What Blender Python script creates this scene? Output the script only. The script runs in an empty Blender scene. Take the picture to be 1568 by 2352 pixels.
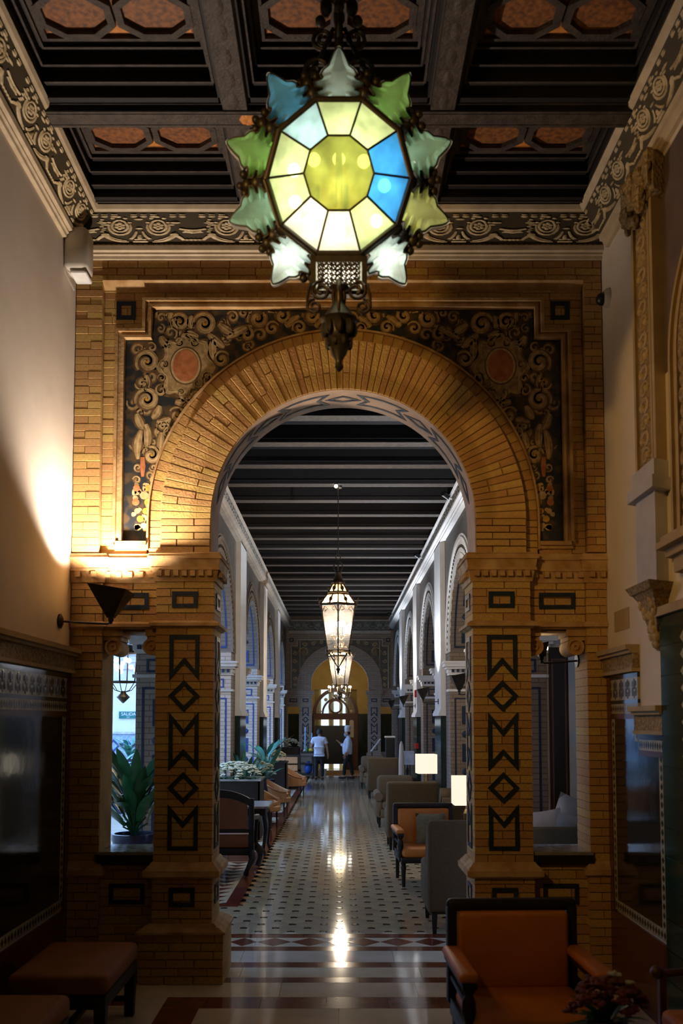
import bpy, bmesh, math, random
from math import pi, sin, cos, radians, sqrt, atan2
from mathutils import Vector, Matrix
random.seed(11)
S = bpy.context.scene
COL = S.collection

# ---------------------------------------------------------------- camera
EYE = 2.05
cd = bpy.data.cameras.new('camera')
cam = bpy.data.objects.new('camera', cd)
COL.objects.link(cam)
cam.location = (0, 0, EYE)
cam.rotation_euler = (radians(93.5), 0, 0)
cd.lens = 36 * 2060 / 2352
cd.sensor_width = 36
cd.shift_x = 6 / 2352
cd.shift_y = 353 / 2352
cd.clip_start = .05
cd.clip_end = 200
cd.dof.use_dof = True
cd.dof.focus_distance = 13.0
cd.dof.aperture_fstop = 2.4
S.camera = cam

# ---------------------------------------------------------------- sky (seen only over the open patio) and exposure
W = bpy.data.worlds.new('sky')
S.world = W
W.use_nodes = True
bg = W.node_tree.nodes['Background']
bg.inputs[0].default_value = (.28, .50, 1.0, 1)
bg.inputs[1].default_value = 7.5
S.view_settings.view_transform = 'Standard'
S.view_settings.look = 'None'
S.view_settings.gamma = 1
S.view_settings.exposure = 0.0
S.view_settings.use_curve_mapping = False
S.cycles.use_denoising = True
S.cycles.max_bounces = 8
S.cycles.diffuse_bounces = 4
S.cycles.glossy_bounces = 4
S.cycles.transmission_bounces = 6
S.cycles.transparent_max_bounces = 12
S.cycles.sample_clamp_indirect = 6
S.cycles.caustics_reflective = False
S.cycles.caustics_refractive = False


def lamp(name, kind, loc, power, col=(1, .8, .55), size=.05, rot=None, spot=60, blend=.6, parent=None, aim=None):
    d = bpy.data.lights.new(name, kind)
    d.energy = power
    d.color = col
    if kind in ('POINT', 'SPOT'):
        d.shadow_soft_size = size
    if kind == 'SPOT':
        d.spot_size = radians(spot)
        d.spot_blend = blend
    if kind == 'AREA':
        d.size = size
    o = bpy.data.objects.new(name, d)
    o.location = loc
    if aim:
        rot = (Vector(aim) - Vector(loc)).to_track_quat('-Z', 'Y').to_euler()
    if rot:
        o.rotation_euler = rot
    COL.objects.link(o)
    if parent:
        o.parent = parent
    return o


# ---------------------------------------------------------------- mesh helpers
class MB:
    def __init__(s):
        s.v = []
        s.f = []

    def add(s, vs, fs):
        b = len(s.v)
        s.v += [tuple(p) for p in vs]
        s.f += [tuple(i + b for i in f) for f in fs]
        return s

    def hexa(s, p):
        return s.add(p, [(0, 3, 2, 1), (4, 5, 6, 7), (0, 1, 5, 4), (1, 2, 6, 5), (2, 3, 7, 6), (3, 0, 4, 7)])

    def box(s, x0, y0, z0, x1, y1, z1):
        return s.hexa([(x0, y0, z0), (x1, y0, z0), (x1, y1, z0), (x0, y1, z0),
                       (x0, y0, z1), (x1, y0, z1), (x1, y1, z1), (x0, y1, z1)])

    def frustum(s, x0, y0, x1, y1, z0, X0, Y0, X1, Y1, z1):
        return s.hexa([(x0, y0, z0), (x1, y0, z0), (x1, y1, z0), (x0, y1, z0),
                       (X0, Y0, z1), (X1, Y0, z1), (X1, Y1, z1), (X0, Y1, z1)])

    def quad(s, *p):
        return s.add(p, [tuple(range(len(p)))])

    def rbox(s, x0, y0, z0, x1, y1, z1, r=.03, seg=2):
        bm = bmesh.new()
        bmesh.ops.create_cube(bm, size=1)
        for v in bm.verts:
            v.co = Vector(((x0 + x1) / 2 + v.co.x * (x1 - x0), (y0 + y1) / 2 + v.co.y * (y1 - y0), (z0 + z1) / 2 + v.co.z * (z1 - z0)))
        r = min(r, (x1 - x0) * .48, (y1 - y0) * .48, (z1 - z0) * .48)
        bmesh.ops.bevel(bm, geom=bm.edges[:], offset=r, segments=seg, profile=.5, affect='EDGES')
        bm.verts.index_update()
        s.add([v.co[:] for v in bm.verts], [[v.index for v in f.verts] for f in bm.faces])
        bm.free()
        return s

    def ext(s, prof, off, cap=True):
        """closed 3D outline swept by a vector"""
        n = len(prof)
        o = Vector(off)
        vs = [Vector(p) for p in prof] + [Vector(p) + o for p in prof]
        fs = [(i, (i + 1) % n, n + (i + 1) % n, n + i) for i in range(n)]
        if cap:
            fs += [tuple(reversed(range(n))), tuple(range(n, 2 * n))]
        return s.add(vs, fs)

    def tube(s, pts, r, n=6, cap=True):
        pts = [Vector(p) for p in pts]
        m = len(pts)
        rs = r if isinstance(r, (list, tuple)) else [r] * m
        prev = None
        vs = []
        for i, p in enumerate(pts):
            t = (pts[min(i + 1, m - 1)] - pts[max(i - 1, 0)])
            t = t.normalized() if t.length > 1e-9 else Vector((0, 0, 1))
            if prev is None:
                a = Vector((0, 0, 1)) if abs(t.z) < .9 else Vector((1, 0, 0))
                u = t.cross(a).normalized()
            else:
                u = prev - t * prev.dot(t)
                u = u.normalized() if u.length > 1e-6 else t.orthogonal().normalized()
            prev = u
            w = t.cross(u)
            for k in range(n):
                a = 2 * pi * k / n
                vs.append(p + (u * cos(a) + w * sin(a)) * rs[i])
        fs = []
        for i in range(m - 1):
            for k in range(n):
                a = i * n + k
                b = i * n + (k + 1) % n
                fs.append((a, b, b + n, a + n))
        if cap:
            fs += [tuple(reversed(range(n))), tuple(range((m - 1) * n, m * n))]
        return s.add(vs, fs)

    def lathe(s, prof, n=16, c=(0, 0, 0), M=None, cap=True):
        vs = []
        c = Vector(c)
        for r, z in prof:
            for k in range(n):
                a = 2 * pi * (k + .5) / n
                p = Vector((r * cos(a), r * sin(a), z))
                vs.append((M @ p if M else p) + c)
        fs = []
        m = len(prof)
        for i in range(m - 1):
            for k in range(n):
                a = i * n + k
                b = i * n + (k + 1) % n
                fs.append((a, b, b + n, a + n))
        if cap:
            fs += [tuple(reversed(range(n))), tuple(range((m - 1) * n, m * n))]
        return s.add(vs, fs)

    def ball(s, c, r, n=8, m=6, sc=(1, 1, 1), M=None):
        prof = []
        vs = []
        c = Vector(c)
        for i in range(m + 1):
            a = -pi / 2 + pi * i / m
            for k in range(n):
                b = 2 * pi * k / n
                p = Vector((cos(a) * cos(b) * r * sc[0], cos(a) * sin(b) * r * sc[1], sin(a) * r * sc[2]))
                vs.append((M @ p if M else p) + c)
        fs = []
        for i in range(m):
            for k in range(n):
                a = i * n + k
                b = i * n + (k + 1) % n
                if i == 0:
                    fs.append((a, b + n, a + n))
                elif i == m - 1:
                    fs.append((a, b, a + n))
                else:
                    fs.append((a, b, b + n, a + n))
        return s.add(vs, fs)

    def arc(s, c, r0, r1, a0, a1, y0, y1, n=32, end=True):
        """ring sector in the XZ plane between y0 (front) and y1"""
        vs = []
        for i in range(n + 1):
            a = a0 + (a1 - a0) * i / n
            for r in (r0, r1):
                for y in (y0, y1):
                    vs.append((c[0] + r * cos(a), y, c[1] + r * sin(a)))
        fs = []
        for i in range(n):
            b = 4 * i
            fs += [(b, b + 2, b + 6, b + 4), (b + 1, b + 5, b + 7, b + 3), (b, b + 4, b + 5, b + 1), (b + 2, b + 3, b + 7, b + 6)]
        if end:
            fs += [(0, 1, 3, 2), (4 * n, 4 * n + 2, 4 * n + 3, 4 * n + 1)]
        return s.add(vs, fs)

    def xf(s, M, start=0):
        for i in range(start, len(s.v)):
            s.v[i] = tuple(M @ Vector(s.v[i]))
        return s

    def map(s, fn, start=0):
        for i in range(start, len(s.v)):
            s.v[i] = tuple(fn(*s.v[i]))
        return s

    def join(s, o):
        return s.add(o.v, o.f)


def mesh(name, mb, m, smooth=None):
    me = bpy.data.meshes.new(name)
    me.from_pydata([tuple(p) for p in mb.v], [], mb.f)
    me.update()
    bm = bmesh.new()
    bm.from_mesh(me)
    bmesh.ops.recalc_face_normals(bm, faces=bm.faces[:])
    bm.to_mesh(me)
    bm.free()
    if m:
        me.materials.append(m)
    if smooth:
        me.shade_smooth()
        me.set_sharp_from_angle(angle=radians(smooth if smooth is not True else 40))
    return me


def link(name, me, parent=None, loc=None):
    o = bpy.data.objects.new(name, me)
    COL.objects.link(o)
    if parent:
        o.parent = parent
    if loc:
        o.location = loc
    return o


def O(name, mb, m, parent=None, smooth=None, loc=None):
    return link(name, mesh(name, mb, m, smooth), parent, loc)


def tag(o, label=None, cat=None, group=None, kind=None):
    if label:
        o['label'] = label
    if cat:
        o['category'] = cat
    if group:
        o['group'] = group
    if kind:
        o['kind'] = kind
    return o


def thing(name, label, cat, loc=(0, 0, 0), rotz=0, group=None, kind=None):
    o = link(name, None)
    o.location = loc
    o.rotation_euler = (0, 0, rotz)
    return tag(o, label, cat, group, kind)


def copy_tree(o, parent=None):
    c = o.copy()
    COL.objects.link(c)
    c.parent = parent
    for ch in list(o.children):
        copy_tree(ch, c)
    return c


def another(o, loc, rotz=0, label=None, scale=None):
    c = copy_tree(o)
    c.location = loc
    c.rotation_euler = (0, 0, rotz)
    if scale:
        c.scale = scale
    if label:
        c['label'] = label
    return c


# 2D outline with width -> list of quads (each 4 points)
def stroke(pts, w, closed=True):
    n = len(pts)
    P = [Vector(p) for p in pts]
    out = []
    inn = []
    for i in range(n):
        a = P[i - 1] if (closed or i > 0) else None
        b = P[i]
        c = P[(i + 1) % n] if (closed or i < n - 1) else None
        d1 = (b - a).normalized() if a is not None else (c - b).normalized()
        d2 = (c - b).normalized() if c is not None else d1
        n1 = Vector((-d1.y, d1.x))
        n2 = Vector((-d2.y, d2.x))
        m = (n1 + n2)
        m = m / max(.25, m.dot(n1)) if m.length > 1e-6 else n1
        out.append(b + m * (w / 2))
        inn.append(b - m * (w / 2))
    q = []
    for i in range(n if closed else n - 1):
        j = (i + 1) % n
        q.append((inn[i], inn[j], out[j], out[i]))
    return q


def inlay(mb, quads, fn, t=.003):
    """raised bars: fn(u, v, d) -> point, d = how proud"""
    for q in quads:
        mb.hexa([fn(p[0], p[1], 0) for p in q] + [fn(p[0], p[1], t) for p in q])
    return mb
# ---------------------------------------------------------------- materials
def mat(name, col, rough=.6, col2=None, scale=6, metal=0, bump=0, bscale=40, rnd=0, spec=.5, coat=0, detail=3, stretch=None, lo=.35, hi=.65):
    m = bpy.data.materials.new(name)
    m.use_nodes = True
    nt = m.node_tree
    N = nt.nodes
    L = nt.links
    p = N['Principled BSDF']
    p.inputs['Roughness'].default_value = rough
    p.inputs['Metallic'].default_value = metal
    p.inputs['Specular IOR Level'].default_value = spec
    p.inputs['Coat Weight'].default_value = coat
    p.inputs['Coat Roughness'].default_value = .08
    tc = N.new('ShaderNodeTexCoord')
    vec = tc.outputs['Object']
    if stretch:
        mp = N.new('ShaderNodeMapping')
        mp.inputs['Scale'].default_value = stretch
        L.new(vec, mp.inputs[0])
        vec = mp.outputs[0]
    if col2 is None:
        col2 = tuple(c * .72 for c in col)
    nz = N.new('ShaderNodeTexNoise')
    nz.inputs['Scale'].default_value = scale
    nz.inputs['Detail'].default_value = detail
    L.new(vec, nz.inputs['Vector'])
    r = N.new('ShaderNodeValToRGB')
    r.color_ramp.elements[0].position = lo
    r.color_ramp.elements[1].position = hi
    r.color_ramp.elements[0].color = (*col2, 1)
    r.color_ramp.elements[1].color = (*col, 1)
    L.new(nz.outputs[0], r.inputs[0])
    c = r.outputs[0]
    if rnd:
        oi = N.new('ShaderNodeObjectInfo')
        mr = N.new('ShaderNodeMapRange')
        mr.inputs['To Min'].default_value = 1 - rnd
        mr.inputs['To Max'].default_value = 1 + rnd
        L.new(oi.outputs['Random'], mr.inputs[0])
        hs = N.new('ShaderNodeHueSaturation')
        L.new(mr.outputs[0], hs.inputs['Value'])
        mr2 = N.new('ShaderNodeMapRange')
        mr2.inputs['To Min'].default_value = .485
        mr2.inputs['To Max'].default_value = .515
        L.new(oi.outputs['Random'], mr2.inputs[0])
        L.new(mr2.outputs[0], hs.inputs['Hue'])
        L.new(c, hs.inputs['Color'])
        c = hs.outputs[0]
    L.new(c, p.inputs['Base Color'])
    if bump:
        b = N.new('ShaderNodeTexNoise')
        b.inputs['Scale'].default_value = bscale
        b.inputs['Detail'].default_value = 4
        L.new(vec, b.inputs['Vector'])
        bp = N.new('ShaderNodeBump')
        bp.inputs['Strength'].default_value = bump
        bp.inputs['Distance'].default_value = .02
        L.new(b.outputs[0], bp.inputs['Height'])
        L.new(bp.outputs[0], p.inputs['Normal'])
    m['c'] = 1
    return m


def swizzle(nt, ax):
    """object coordinates with the two axes of a wall brought to x, y"""
    N = nt.nodes
    tc = N.new('ShaderNodeTexCoord')
    sp = N.new('ShaderNodeSeparateXYZ')
    cb = N.new('ShaderNodeCombineXYZ')
    nt.links.new(tc.outputs['Object'], sp.inputs[0])
    for i, a in enumerate(ax):
        nt.links.new(sp.outputs['XYZ'.index(a)], cb.inputs[i])
    return cb.outputs[0]


def brickmat(name, c1, c2, mortar, ax='YZ', course=.07, length=.26, rough=.8, size=.006):
    m = mat(name, c1, rough)
    nt = m.node_tree
    b = nt.nodes.new('ShaderNodeTexBrick')
    b.inputs['Color1'].default_value = (*c1, 1)
    b.inputs['Color2'].default_value = (*c2, 1)
    b.inputs['Mortar'].default_value = (*mortar, 1)
    b.inputs['Scale'].default_value = 1
    b.inputs['Mortar Size'].default_value = size
    b.inputs['Brick Width'].default_value = length
    b.inputs['Row Height'].default_value = course
    nt.links.new(swizzle(nt, ax), b.inputs['Vector'])
    nt.links.new(b.outputs[0], nt.nodes['Principled BSDF'].inputs['Base Color'])
    bp = nt.nodes.new('ShaderNodeBump')
    bp.inputs['Strength'].default_value = .5
    bp.inputs['Distance'].default_value = .01
    bp.invert = True
    nt.links.new(b.outputs[1], bp.inputs['Height'])
    nt.links.new(bp.outputs[0], nt.nodes['Principled BSDF'].inputs['Normal'])
    return m


def glow(name, col, strength):
    m = bpy.data.materials.new(name)
    m.use_nodes = True
    nt = m.node_tree
    nt.nodes.clear()
    e = nt.nodes.new('ShaderNodeEmission')
    e.inputs[0].default_value = (*col, 1)
    e.inputs[1].default_value = strength
    o = nt.nodes.new('ShaderNodeOutputMaterial')
    nt.links.new(e.outputs[0], o.inputs[0])
    return m


def glass(name, col, milky=.35, rough=.15, gloss=.06):
    """lamp glass: coloured, partly clear, partly milky"""
    m = bpy.data.materials.new(name)
    m.use_nodes = True
    nt = m.node_tree
    N = nt.nodes
    N.clear()
    t = N.new('ShaderNodeBsdfTransparent')
    t.inputs[0].default_value = (*col, 1)
    d = N.new('ShaderNodeBsdfTranslucent')
    nz = N.new('ShaderNodeTexNoise')
    nz.inputs['Scale'].default_value = 9
    tc = N.new('ShaderNodeTexCoord')
    nt.links.new(tc.outputs['Object'], nz.inputs['Vector'])
    r = N.new('ShaderNodeValToRGB')
    r.color_ramp.elements[0].position = .3
    r.color_ramp.elements[1].position = .7
    r.color_ramp.elements[0].color = (*[c * .55 for c in col], 1)
    r.color_ramp.elements[1].color = (*col, 1)
    nt.links.new(nz.outputs[0], r.inputs[0])
    nt.links.new(r.outputs[0], d.inputs[0])
    a = N.new('ShaderNodeMixShader')
    a.inputs[0].default_value = milky
    nt.links.new(t.outputs[0], a.inputs[1])
    nt.links.new(d.outputs[0], a.inputs[2])
    g = N.new('ShaderNodeBsdfGlossy')
    g.inputs['Roughness'].default_value = rough
    b = N.new('ShaderNodeMixShader')
    b.inputs[0].default_value = gloss
    nt.links.new(a.outputs[0], b.inputs[1])
    nt.links.new(g.outputs[0], b.inputs[2])
    o = N.new('ShaderNodeOutputMaterial')
    nt.links.new(b.outputs[0], o.inputs[0])
    return m


M = {}
M['brick'] = mat('ochre_brick', (.58, .35, .12), .75, (.41, .235, .07), 9, rnd=.10, bump=.25, bscale=60)
M['mortar'] = mat('brown_mortar', (.44, .28, .125), .95)
M['stone'] = mat('ochre_stone', (.55, .36, .165), .8, (.36, .19, .06), 7, bump=.2)
M['soffit'] = mat('pinkish_soffit', (.54, .37, .25), .7, (.42, .28, .18), 6)
M['navy'] = mat('navy_glazed_tile', (.012, .022, .045), .55, (.02, .03, .05), 20, spec=.25)
M['plaster'] = mat('cream_plaster', (.70, .62, .52), .85, (.65, .57, .47), 2.5, bump=.06, bscale=120)
M['wood'] = mat('dark_coffer_wood', (.012, .008, .006), .7, (.008, .005, .004), 5, stretch=(1, 6, 6))
M['wood2'] = mat('brown_coffer_wood', (.072, .052, .039), .65, (.038, .027, .020), 14, bump=.4, bscale=50)
M['orange_panel'] = mat('orange_painted_panel', (.34, .12, .03), .6, (.13, .05, .02), 30)
M['orange_bright'] = mat('bright_orange_paint', (.75, .28, .045), .6, (.58, .20, .035), 20)
M['gilt_dark'] = mat('patinated_frieze_ground', (.06, .042, .017), .7, (.05, .035, .015), 12)
M['gilt'] = mat('gilded_plaster', (.66, .52, .31), .5, (.44, .33, .17), 18)
M['moulding'] = mat('cream_moulding', (.62, .50, .34), .6, (.5, .39, .25), 8)
M['iron'] = mat('dark_wrought_iron', (.018, .014, .010), .45, (.03, .022, .014), 20, metal=.3)
M['brass'] = mat('aged_brass', (.42, .27, .10), .35, (.22, .14, .05), 15, metal=.9)
M['panel_ground'] = mat('dark_blue_painted_tile', (.085, .055, .028), .35, (.022, .026, .03), 11, lo=.46, hi=.60, detail=2)
M['paint_tan'] = mat('tan_majolica_paint', (.47, .33, .16), .4, (.25, .165, .07), 22)
M['paint_light'] = mat('pale_majolica_paint', (.58, .43, .22), .4, (.42, .28, .12), 22)
M['paint_brown'] = mat('brown_majolica_paint', (.17, .095, .04), .4, (.09, .05, .02), 18)
M['paint_yellow'] = mat('yellow_majolica_paint', (.60, .36, .06), .4, (.40, .22, .03), 20)
M['paint_red'] = mat('red_majolica_paint', (.52, .20, .08), .4, (.36, .12, .045), 18)
M['marble'] = mat('white_polished_marble', (.72, .64, .48), .08, (.60, .53, .39), 3, spec=.4, rnd=.06, bump=.015, bscale=2.6)
M['tile_pale'] = mat('pale_polished_tile', (.44, .36, .23), .07, (.36, .30, .19), 3, spec=.36, rnd=.07, bump=.007, bscale=2.6)
M['marble_red'] = mat('red_polished_marble', (.20, .052, .024), .12, (.12, .03, .014), 6, rnd=.2, bump=.012, bscale=3)
M['dot'] = mat('black_marble_dot', (.02, .018, .016), .12, (.03, .027, .024), 9)
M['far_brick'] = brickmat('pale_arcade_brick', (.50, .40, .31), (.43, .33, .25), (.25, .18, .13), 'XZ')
M['far_brick_y'] = brickmat('dim_arcade_brick_side', (.20, .155, .12), (.165, .125, .095), (.11, .085, .065), 'YZ')  # same brick coloured darker for the dim gallery walls
M['shaded_brick'] = brickmat('shaded_arcade_brick', (.24, .175, .12), (.20, .145, .098), (.12, .085, .06), 'XZ')  # arcade brick again, darkened for jambs lying in shade
M['frieze_dark'] = mat('grey_frieze_ground', (.14, .13, .115), .85, (.09, .08, .07), 20)
M['arch_brown'] = mat('brown_archivolt', (.20, .16, .125), .8, (.15, .115, .09), 12)
M['end_brick'] = brickmat('end_wall_brick', (.36, .27, .20), (.29, .21, .15), (.17, .12, .09), 'XZ')
M['blue'] = mat('cobalt_glazed_tile', (.02, .045, .16), .2, (.03, .06, .20), 12)
M['white'] = mat('white_painted_plaster', (.70, .68, .66), .7, (.64, .62, .60), 4)
M['frieze_pale'] = mat('grey_stucco', (.48, .45, .40), .8, (.24, .22, .19), 30, bump=.8, bscale=45)
M['grey_spandrel'] = mat('grey_carved_spandrel', (.13, .115, .10), .85, (.07, .06, .052), 16, bump=.7, bscale=30, stretch=(1, 4, .6))
M['tile_black'] = mat('black_green_glazed_tile', (.012, .022, .018), .12, (.02, .03, .024), 8)
M['tile_green'] = mat('bottle_green_glazed_tile', (.006, .03, .022), .12, (.01, .042, .03), 8, rnd=.15)
M['tile_dark'] = mat('dark_lustre_tile', (.010, .009, .008), .10, (.016, .014, .011), 5, bump=.03, bscale=9)
M['tile_cream'] = mat('cream_glazed_tile', (.40, .36, .25), .2, (.30, .27, .18), 14)
M['tile_red'] = mat('red_brown_glazed_tile', (.12, .03, .012), .2, (.08, .02, .01), 14)
M['leather'] = mat('orange_leather', (.62, .20, .028), .5, (.52, .16, .02), 4, bump=.08, bscale=160)
M['leather_brown'] = mat('russet_leather', (.26, .075, .02), .5, (.20, .055, .014), 4)
M['leather_tan'] = mat('tan_upholstery', (.44, .23, .10), .6, (.36, .18, .075), 5)
M['ebony'] = mat('black_lacquered_wood', (.012, .008, .006), .48, (.018, .012, .008), 10, spec=.35)
M['grey'] = mat('taupe_upholstery', (.115, .082, .045), .95, (.095, .066, .036), 60, bump=.25, bscale=220, spec=.2)
M['grey_light'] = mat('greige_upholstery', (.175, .13, .08), .95, (.145, .107, .065), 60, bump=.25, bscale=220, spec=.2)
M['cushion'] = mat('sage_cushion', (.22, .20, .12), .95, (.17, .155, .09), 40, spec=.2)
M['cushion_pale'] = mat('pale_cushion', (.56, .48, .42), .95, (.50, .43, .37), 8, spec=.2)
M['leaf'] = mat('green_leaf', (.03, .16, .05), .35, (.015, .085, .03), 6, rnd=.3)
M['leaf_blue'] = mat('blue_green_leaf', (.05, .24, .17), .35, (.02, .12, .08), 6, rnd=.3)
M['petal'] = mat('white_petal', (.62, .60, .42), .7, (.48, .46, .28), 20)
M['petal_red'] = mat('dark_red_petal', (.22, .035, .02), .7, (.12, .02, .012), 25)
M['pot'] = mat('navy_glazed_pot', (.018, .02, .07), .25, (.012, .014, .04), 6)
M['black'] = mat('black_plastic', (.012, .012, .012), .35)
M['white_plastic'] = mat('white_plastic', (.62, .58, .50), .5, (.58, .54, .46), 3)
M['red_plastic'] = mat('red_alarm_plastic', (.55, .02, .015), .4)
M['skin'] = mat('skin', (.42, .22, .14), .55, (.38, .19, .12), 10)
M['hair'] = mat('black_hair', (.012, .010, .009), .6)
M['shirt'] = mat('white_shirt', (.66, .70, .80), .85, (.56, .60, .72), 7, bump=.3, bscale=9)
M['trousers'] = mat('black_trousers', (.012, .012, .013), .9)
M['mask'] = mat('pale_blue_mask', (.30, .52, .70), .8)
M['blue_bag'] = mat('blue_plastic_bag', (.02, .07, .40), .4)
M['yellow_cloth'] = mat('yellow_cloth', (.75, .52, .03), .8)
M['door_wood'] = mat('reddish_door_wood', (.13, .045, .018), .4, (.08, .026, .010), 8, stretch=(8, 8, 1))
M['screen'] = mat('black_screen_panel', (.008, .010, .010), .25)
M['marble_top'] = mat('grey_marble_top', (.36, .34, .31), .15, (.22, .21, .19), 9)
M['yellow_wall'] = mat('ochre_painted_wall', (.50, .36, .13), .8, (.44, .31, .10), 3)
M['grey_tile'] = mat('grey_patterned_tile', (.22, .215, .21), .25, (.07, .07, .075), 22)
M['blue_tile'] = mat('pale_blue_tile', (.35, .45, .55), .4, (.2, .3, .4), 12)
M['white_dim'] = mat('lilac_grey_stucco', (.46, .43, .42), .8, (.40, .37, .36), 5)
M['dusk'] = mat('dusky_purple_plaster', (.14, .095, .085), .9, (.11, .075, .066), 5)
M['white_bright'] = mat('bright_white_plastic', (.82, .82, .8), .4)
M['sign_green'] = mat('green_sign', (.01, .16, .14), .4)
M['iron_gilt'] = mat('bronzed_iron', (.075, .045, .022), .4, (.04, .025, .014), 15, metal=.7)
M['iron_open'] = mat('blackened_drum', (.10, .085, .05), .4, (.05, .04, .02), 12, metal=.6)
M['gilt_bright'] = mat('bright_gilt_bead', (.72, .55, .26), .35, (.5, .36, .15), 20, metal=.3)
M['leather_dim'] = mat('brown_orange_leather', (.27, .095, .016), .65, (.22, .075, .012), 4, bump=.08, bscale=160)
M['clear'] = glass('clear_lantern_glass', (.97, .97, 1), .035, .1, .07)
M['amber'] = glass('amber_lantern_glass', (1, .66, .32), .6, .2, .04)
M['pane'] = glass('clear_pane', (.92, .95, 1), .04, .05, .12)
M['bulb'] = glow('lit_bulb', (1, .93, .78), 26)
M['bulb_big'] = glow('lit_frosted_bulb', (1, .96, .84), 15)
M['shade_lit'] = glow('lit_lamp_shade', (1, .86, .68), 1.1)
M['shade_off'] = mat('unlit_fabric_shade', (.55, .56, .62), .9)
M['daylight_glow'] = glow('daylight_pane_glow', (.72, .86, 1), 1.5)  # glows in place of the daylight outside
# ================================================================ THE HALL (nearer room)
XC = .035            # axis of the arch
ZS = 3.679           # spring line
YF = 7.16            # face of voussoirs and pillars
YW = 7.25            # face of wall field
YB = 7.60            # rear of the arch wall
HX = 2.17            # half width of the hall
ZB = 6.18            # underside of hall beams


def face_xz(y):
    return lambda u, v, d: (u, y - d, v)


# shared chamfered unit brick (front = -Y)
ub = MB()
e = .012
ub.add([(0, 1, 0), (1, 1, 0), (1, 1, 1), (0, 1, 1), (0, .06, 0), (1, .06, 0), (1, .06, 1), (0, .06, 1),
        (e, 0, e * 3), (1 - e, 0, e * 3), (1 - e, 0, 1 - e * 3), (e, 0, 1 - e * 3)],
       [(0, 1, 2, 3), (0, 4, 5, 1), (1, 5, 6, 2), (2, 6, 7, 3), (3, 7, 4, 0), (4, 8, 9, 5), (5, 9, 10, 6), (6, 10, 11, 7), (7, 11, 8, 4), (8, 11, 10, 9)])
BRICK = mesh('brick', ub, M['brick'])


def brick(parent, x0, x1, z0, z1, y, depth, off=(0, 0, 0)):
    o = bpy.data.objects.new('brick', BRICK)
    COL.objects.link(o)
    o.parent = parent
    o.location = (x0 - off[0], y - off[1] + random.uniform(-.003, .003), z0 - off[2])
    o.scale = (x1 - x0, depth, z1 - z0)
    return o


def brick_rect(parent, x0, x1, z0, z1, y, depth=.06, course=.062, length=.24, off=(0, 0, 0), joint=.0032, phase=0, vertical=False):
    rows = max(1, round((z1 - z0) / course))
    ch = (z1 - z0) / rows
    for r in range(rows):
        za = z0 + r * ch
        x = x0
        first = length * (.5 if (r + phase) % 2 else 1) + random.uniform(-.02, .02)
        step = first
        while x < x1 - 1e-6:
            xe = min(x + step, x1)
            if x1 - xe < .05:
                xe = x1
            brick(parent, x + joint / 2, xe - joint / 2, za + joint / 2, za + ch - joint / 2, y, depth, off)
            x = xe
            step = length + random.uniform(-.025, .025)


# ---- floor -----------------------------------------------------
fl = MB()
fl.box(-3.6, -3, -.12, 3.6, 8.0, -.022)
floor = tag(O('floor', fl, M['mortar']), 'polished hall floor of white marble slabs and red marble bands', 'floor', kind='structure')


def slab_row(y0, y1, x0, x1, m, L, parent=None, g=.0015):
    x = x0 - random.uniform(0, L * .6)
    while x < x1:
        xe = x + L * random.uniform(.85, 1.15)
        a, b = max(x, x0), min(xe, x1)
        if b - a > .02:
            O('slab', MB().box(a + g, y0 + g, -.022, b - g, y1 - g, 0), m, parent or floor)
        x = xe


WHT, RED = M['marble'], M['marble_red']
for y0, y1, m, L in ((8.138, 8.293, RED, .55), (7.763, 8.138, WHT, 1.5), (7.60, 7.763, RED, .6), (7.31, 7.60, WHT, 1.7), (7.167, 7.31, RED, .6), (6.80, 7.167, WHT, 1.1)):
    slab_row(y0, y1, -2.17, 2.17, m, L)
slab_row(8.62, 8.776, -2.2, 2.2, RED, .6)
# diamond band
slab_row(8.293, 8.62, -2.2, 2.2, WHT, .9)
x = -1.62
for wd in (.33, .27, .25, .31, .33, .18, .30, .31, .30, .33, .30):
    yc = 8.456
    MBd = MB().ext([(x, yc, -.01), (x + wd / 2, yc - .15, -.01), (x + wd, yc, -.01), (x + wd / 2, yc + .15, -.01)], (0, 0, .0125))
    O('diamond_tile', MBd, RED, floor)
    x += wd + .005
# red frame with white field of the hall
slab_row(6.538, 6.80, -1.27, 1.9, RED, .42)
slab_row(6.538, 6.80, -2.17, -1.90, RED, .4)
slab_row(6.60, 6.80, -1.90, -1.52, RED, .4)
slab_row(6.538, 6.80, -1.52, -1.27, WHT, .4)
slab_row(6.538, 6.60, -1.90, -1.52, WHT, .4)
slab_row(6.538, 6.80, 1.9, 2.17, WHT, .4)
for k in range(9):
    yb = 6.538 - .85 * k
    for a, b, m in ((-2.17, -1.27, WHT), (-1.27, -1.0, RED), (-1.0, 0, WHT), (0, 1.0, WHT), (1.0, 1.27, RED), (1.27, 2.17, WHT)):
        O('slab', MB().box(a + .0015, yb - .85, -.022, b - .0015, yb - .003, 0), m, floor)

# ---- side walls, rear wall and roof slab of the hall -------------------
wl = tag(O('wall_left', MB().box(-2.5, -3, -.1, -HX, YB, 7), M['plaster']), 'cream plaster side wall lit by an uplighter', 'wall', kind='structure')
wr = tag(O('wall_right', MB().box(HX, -3, -.1, 2.5, YB, 7), M['plaster']), 'cream plaster side wall with carved arch niche', 'wall', kind='structure')
tag(O('wall_front', MB().box(-2.5, -3.3, -.1, 2.5, -3, 7), M['plaster']), 'plain plaster wall behind the viewpoint', 'wall', kind='structure')

# ---- arch wall ------------------------------------------------------
core = MB()
n = 56
xs = [-HX + 2 * HX * i / n for i in range(n + 1)]
xs = sorted(set([round(v, 4) for v in xs] + [XC - 1.09, XC + 1.09] + [round(XC + 1.09 * sin(radians(a)), 4) for a in range(-85, 86, 5)]))


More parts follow.
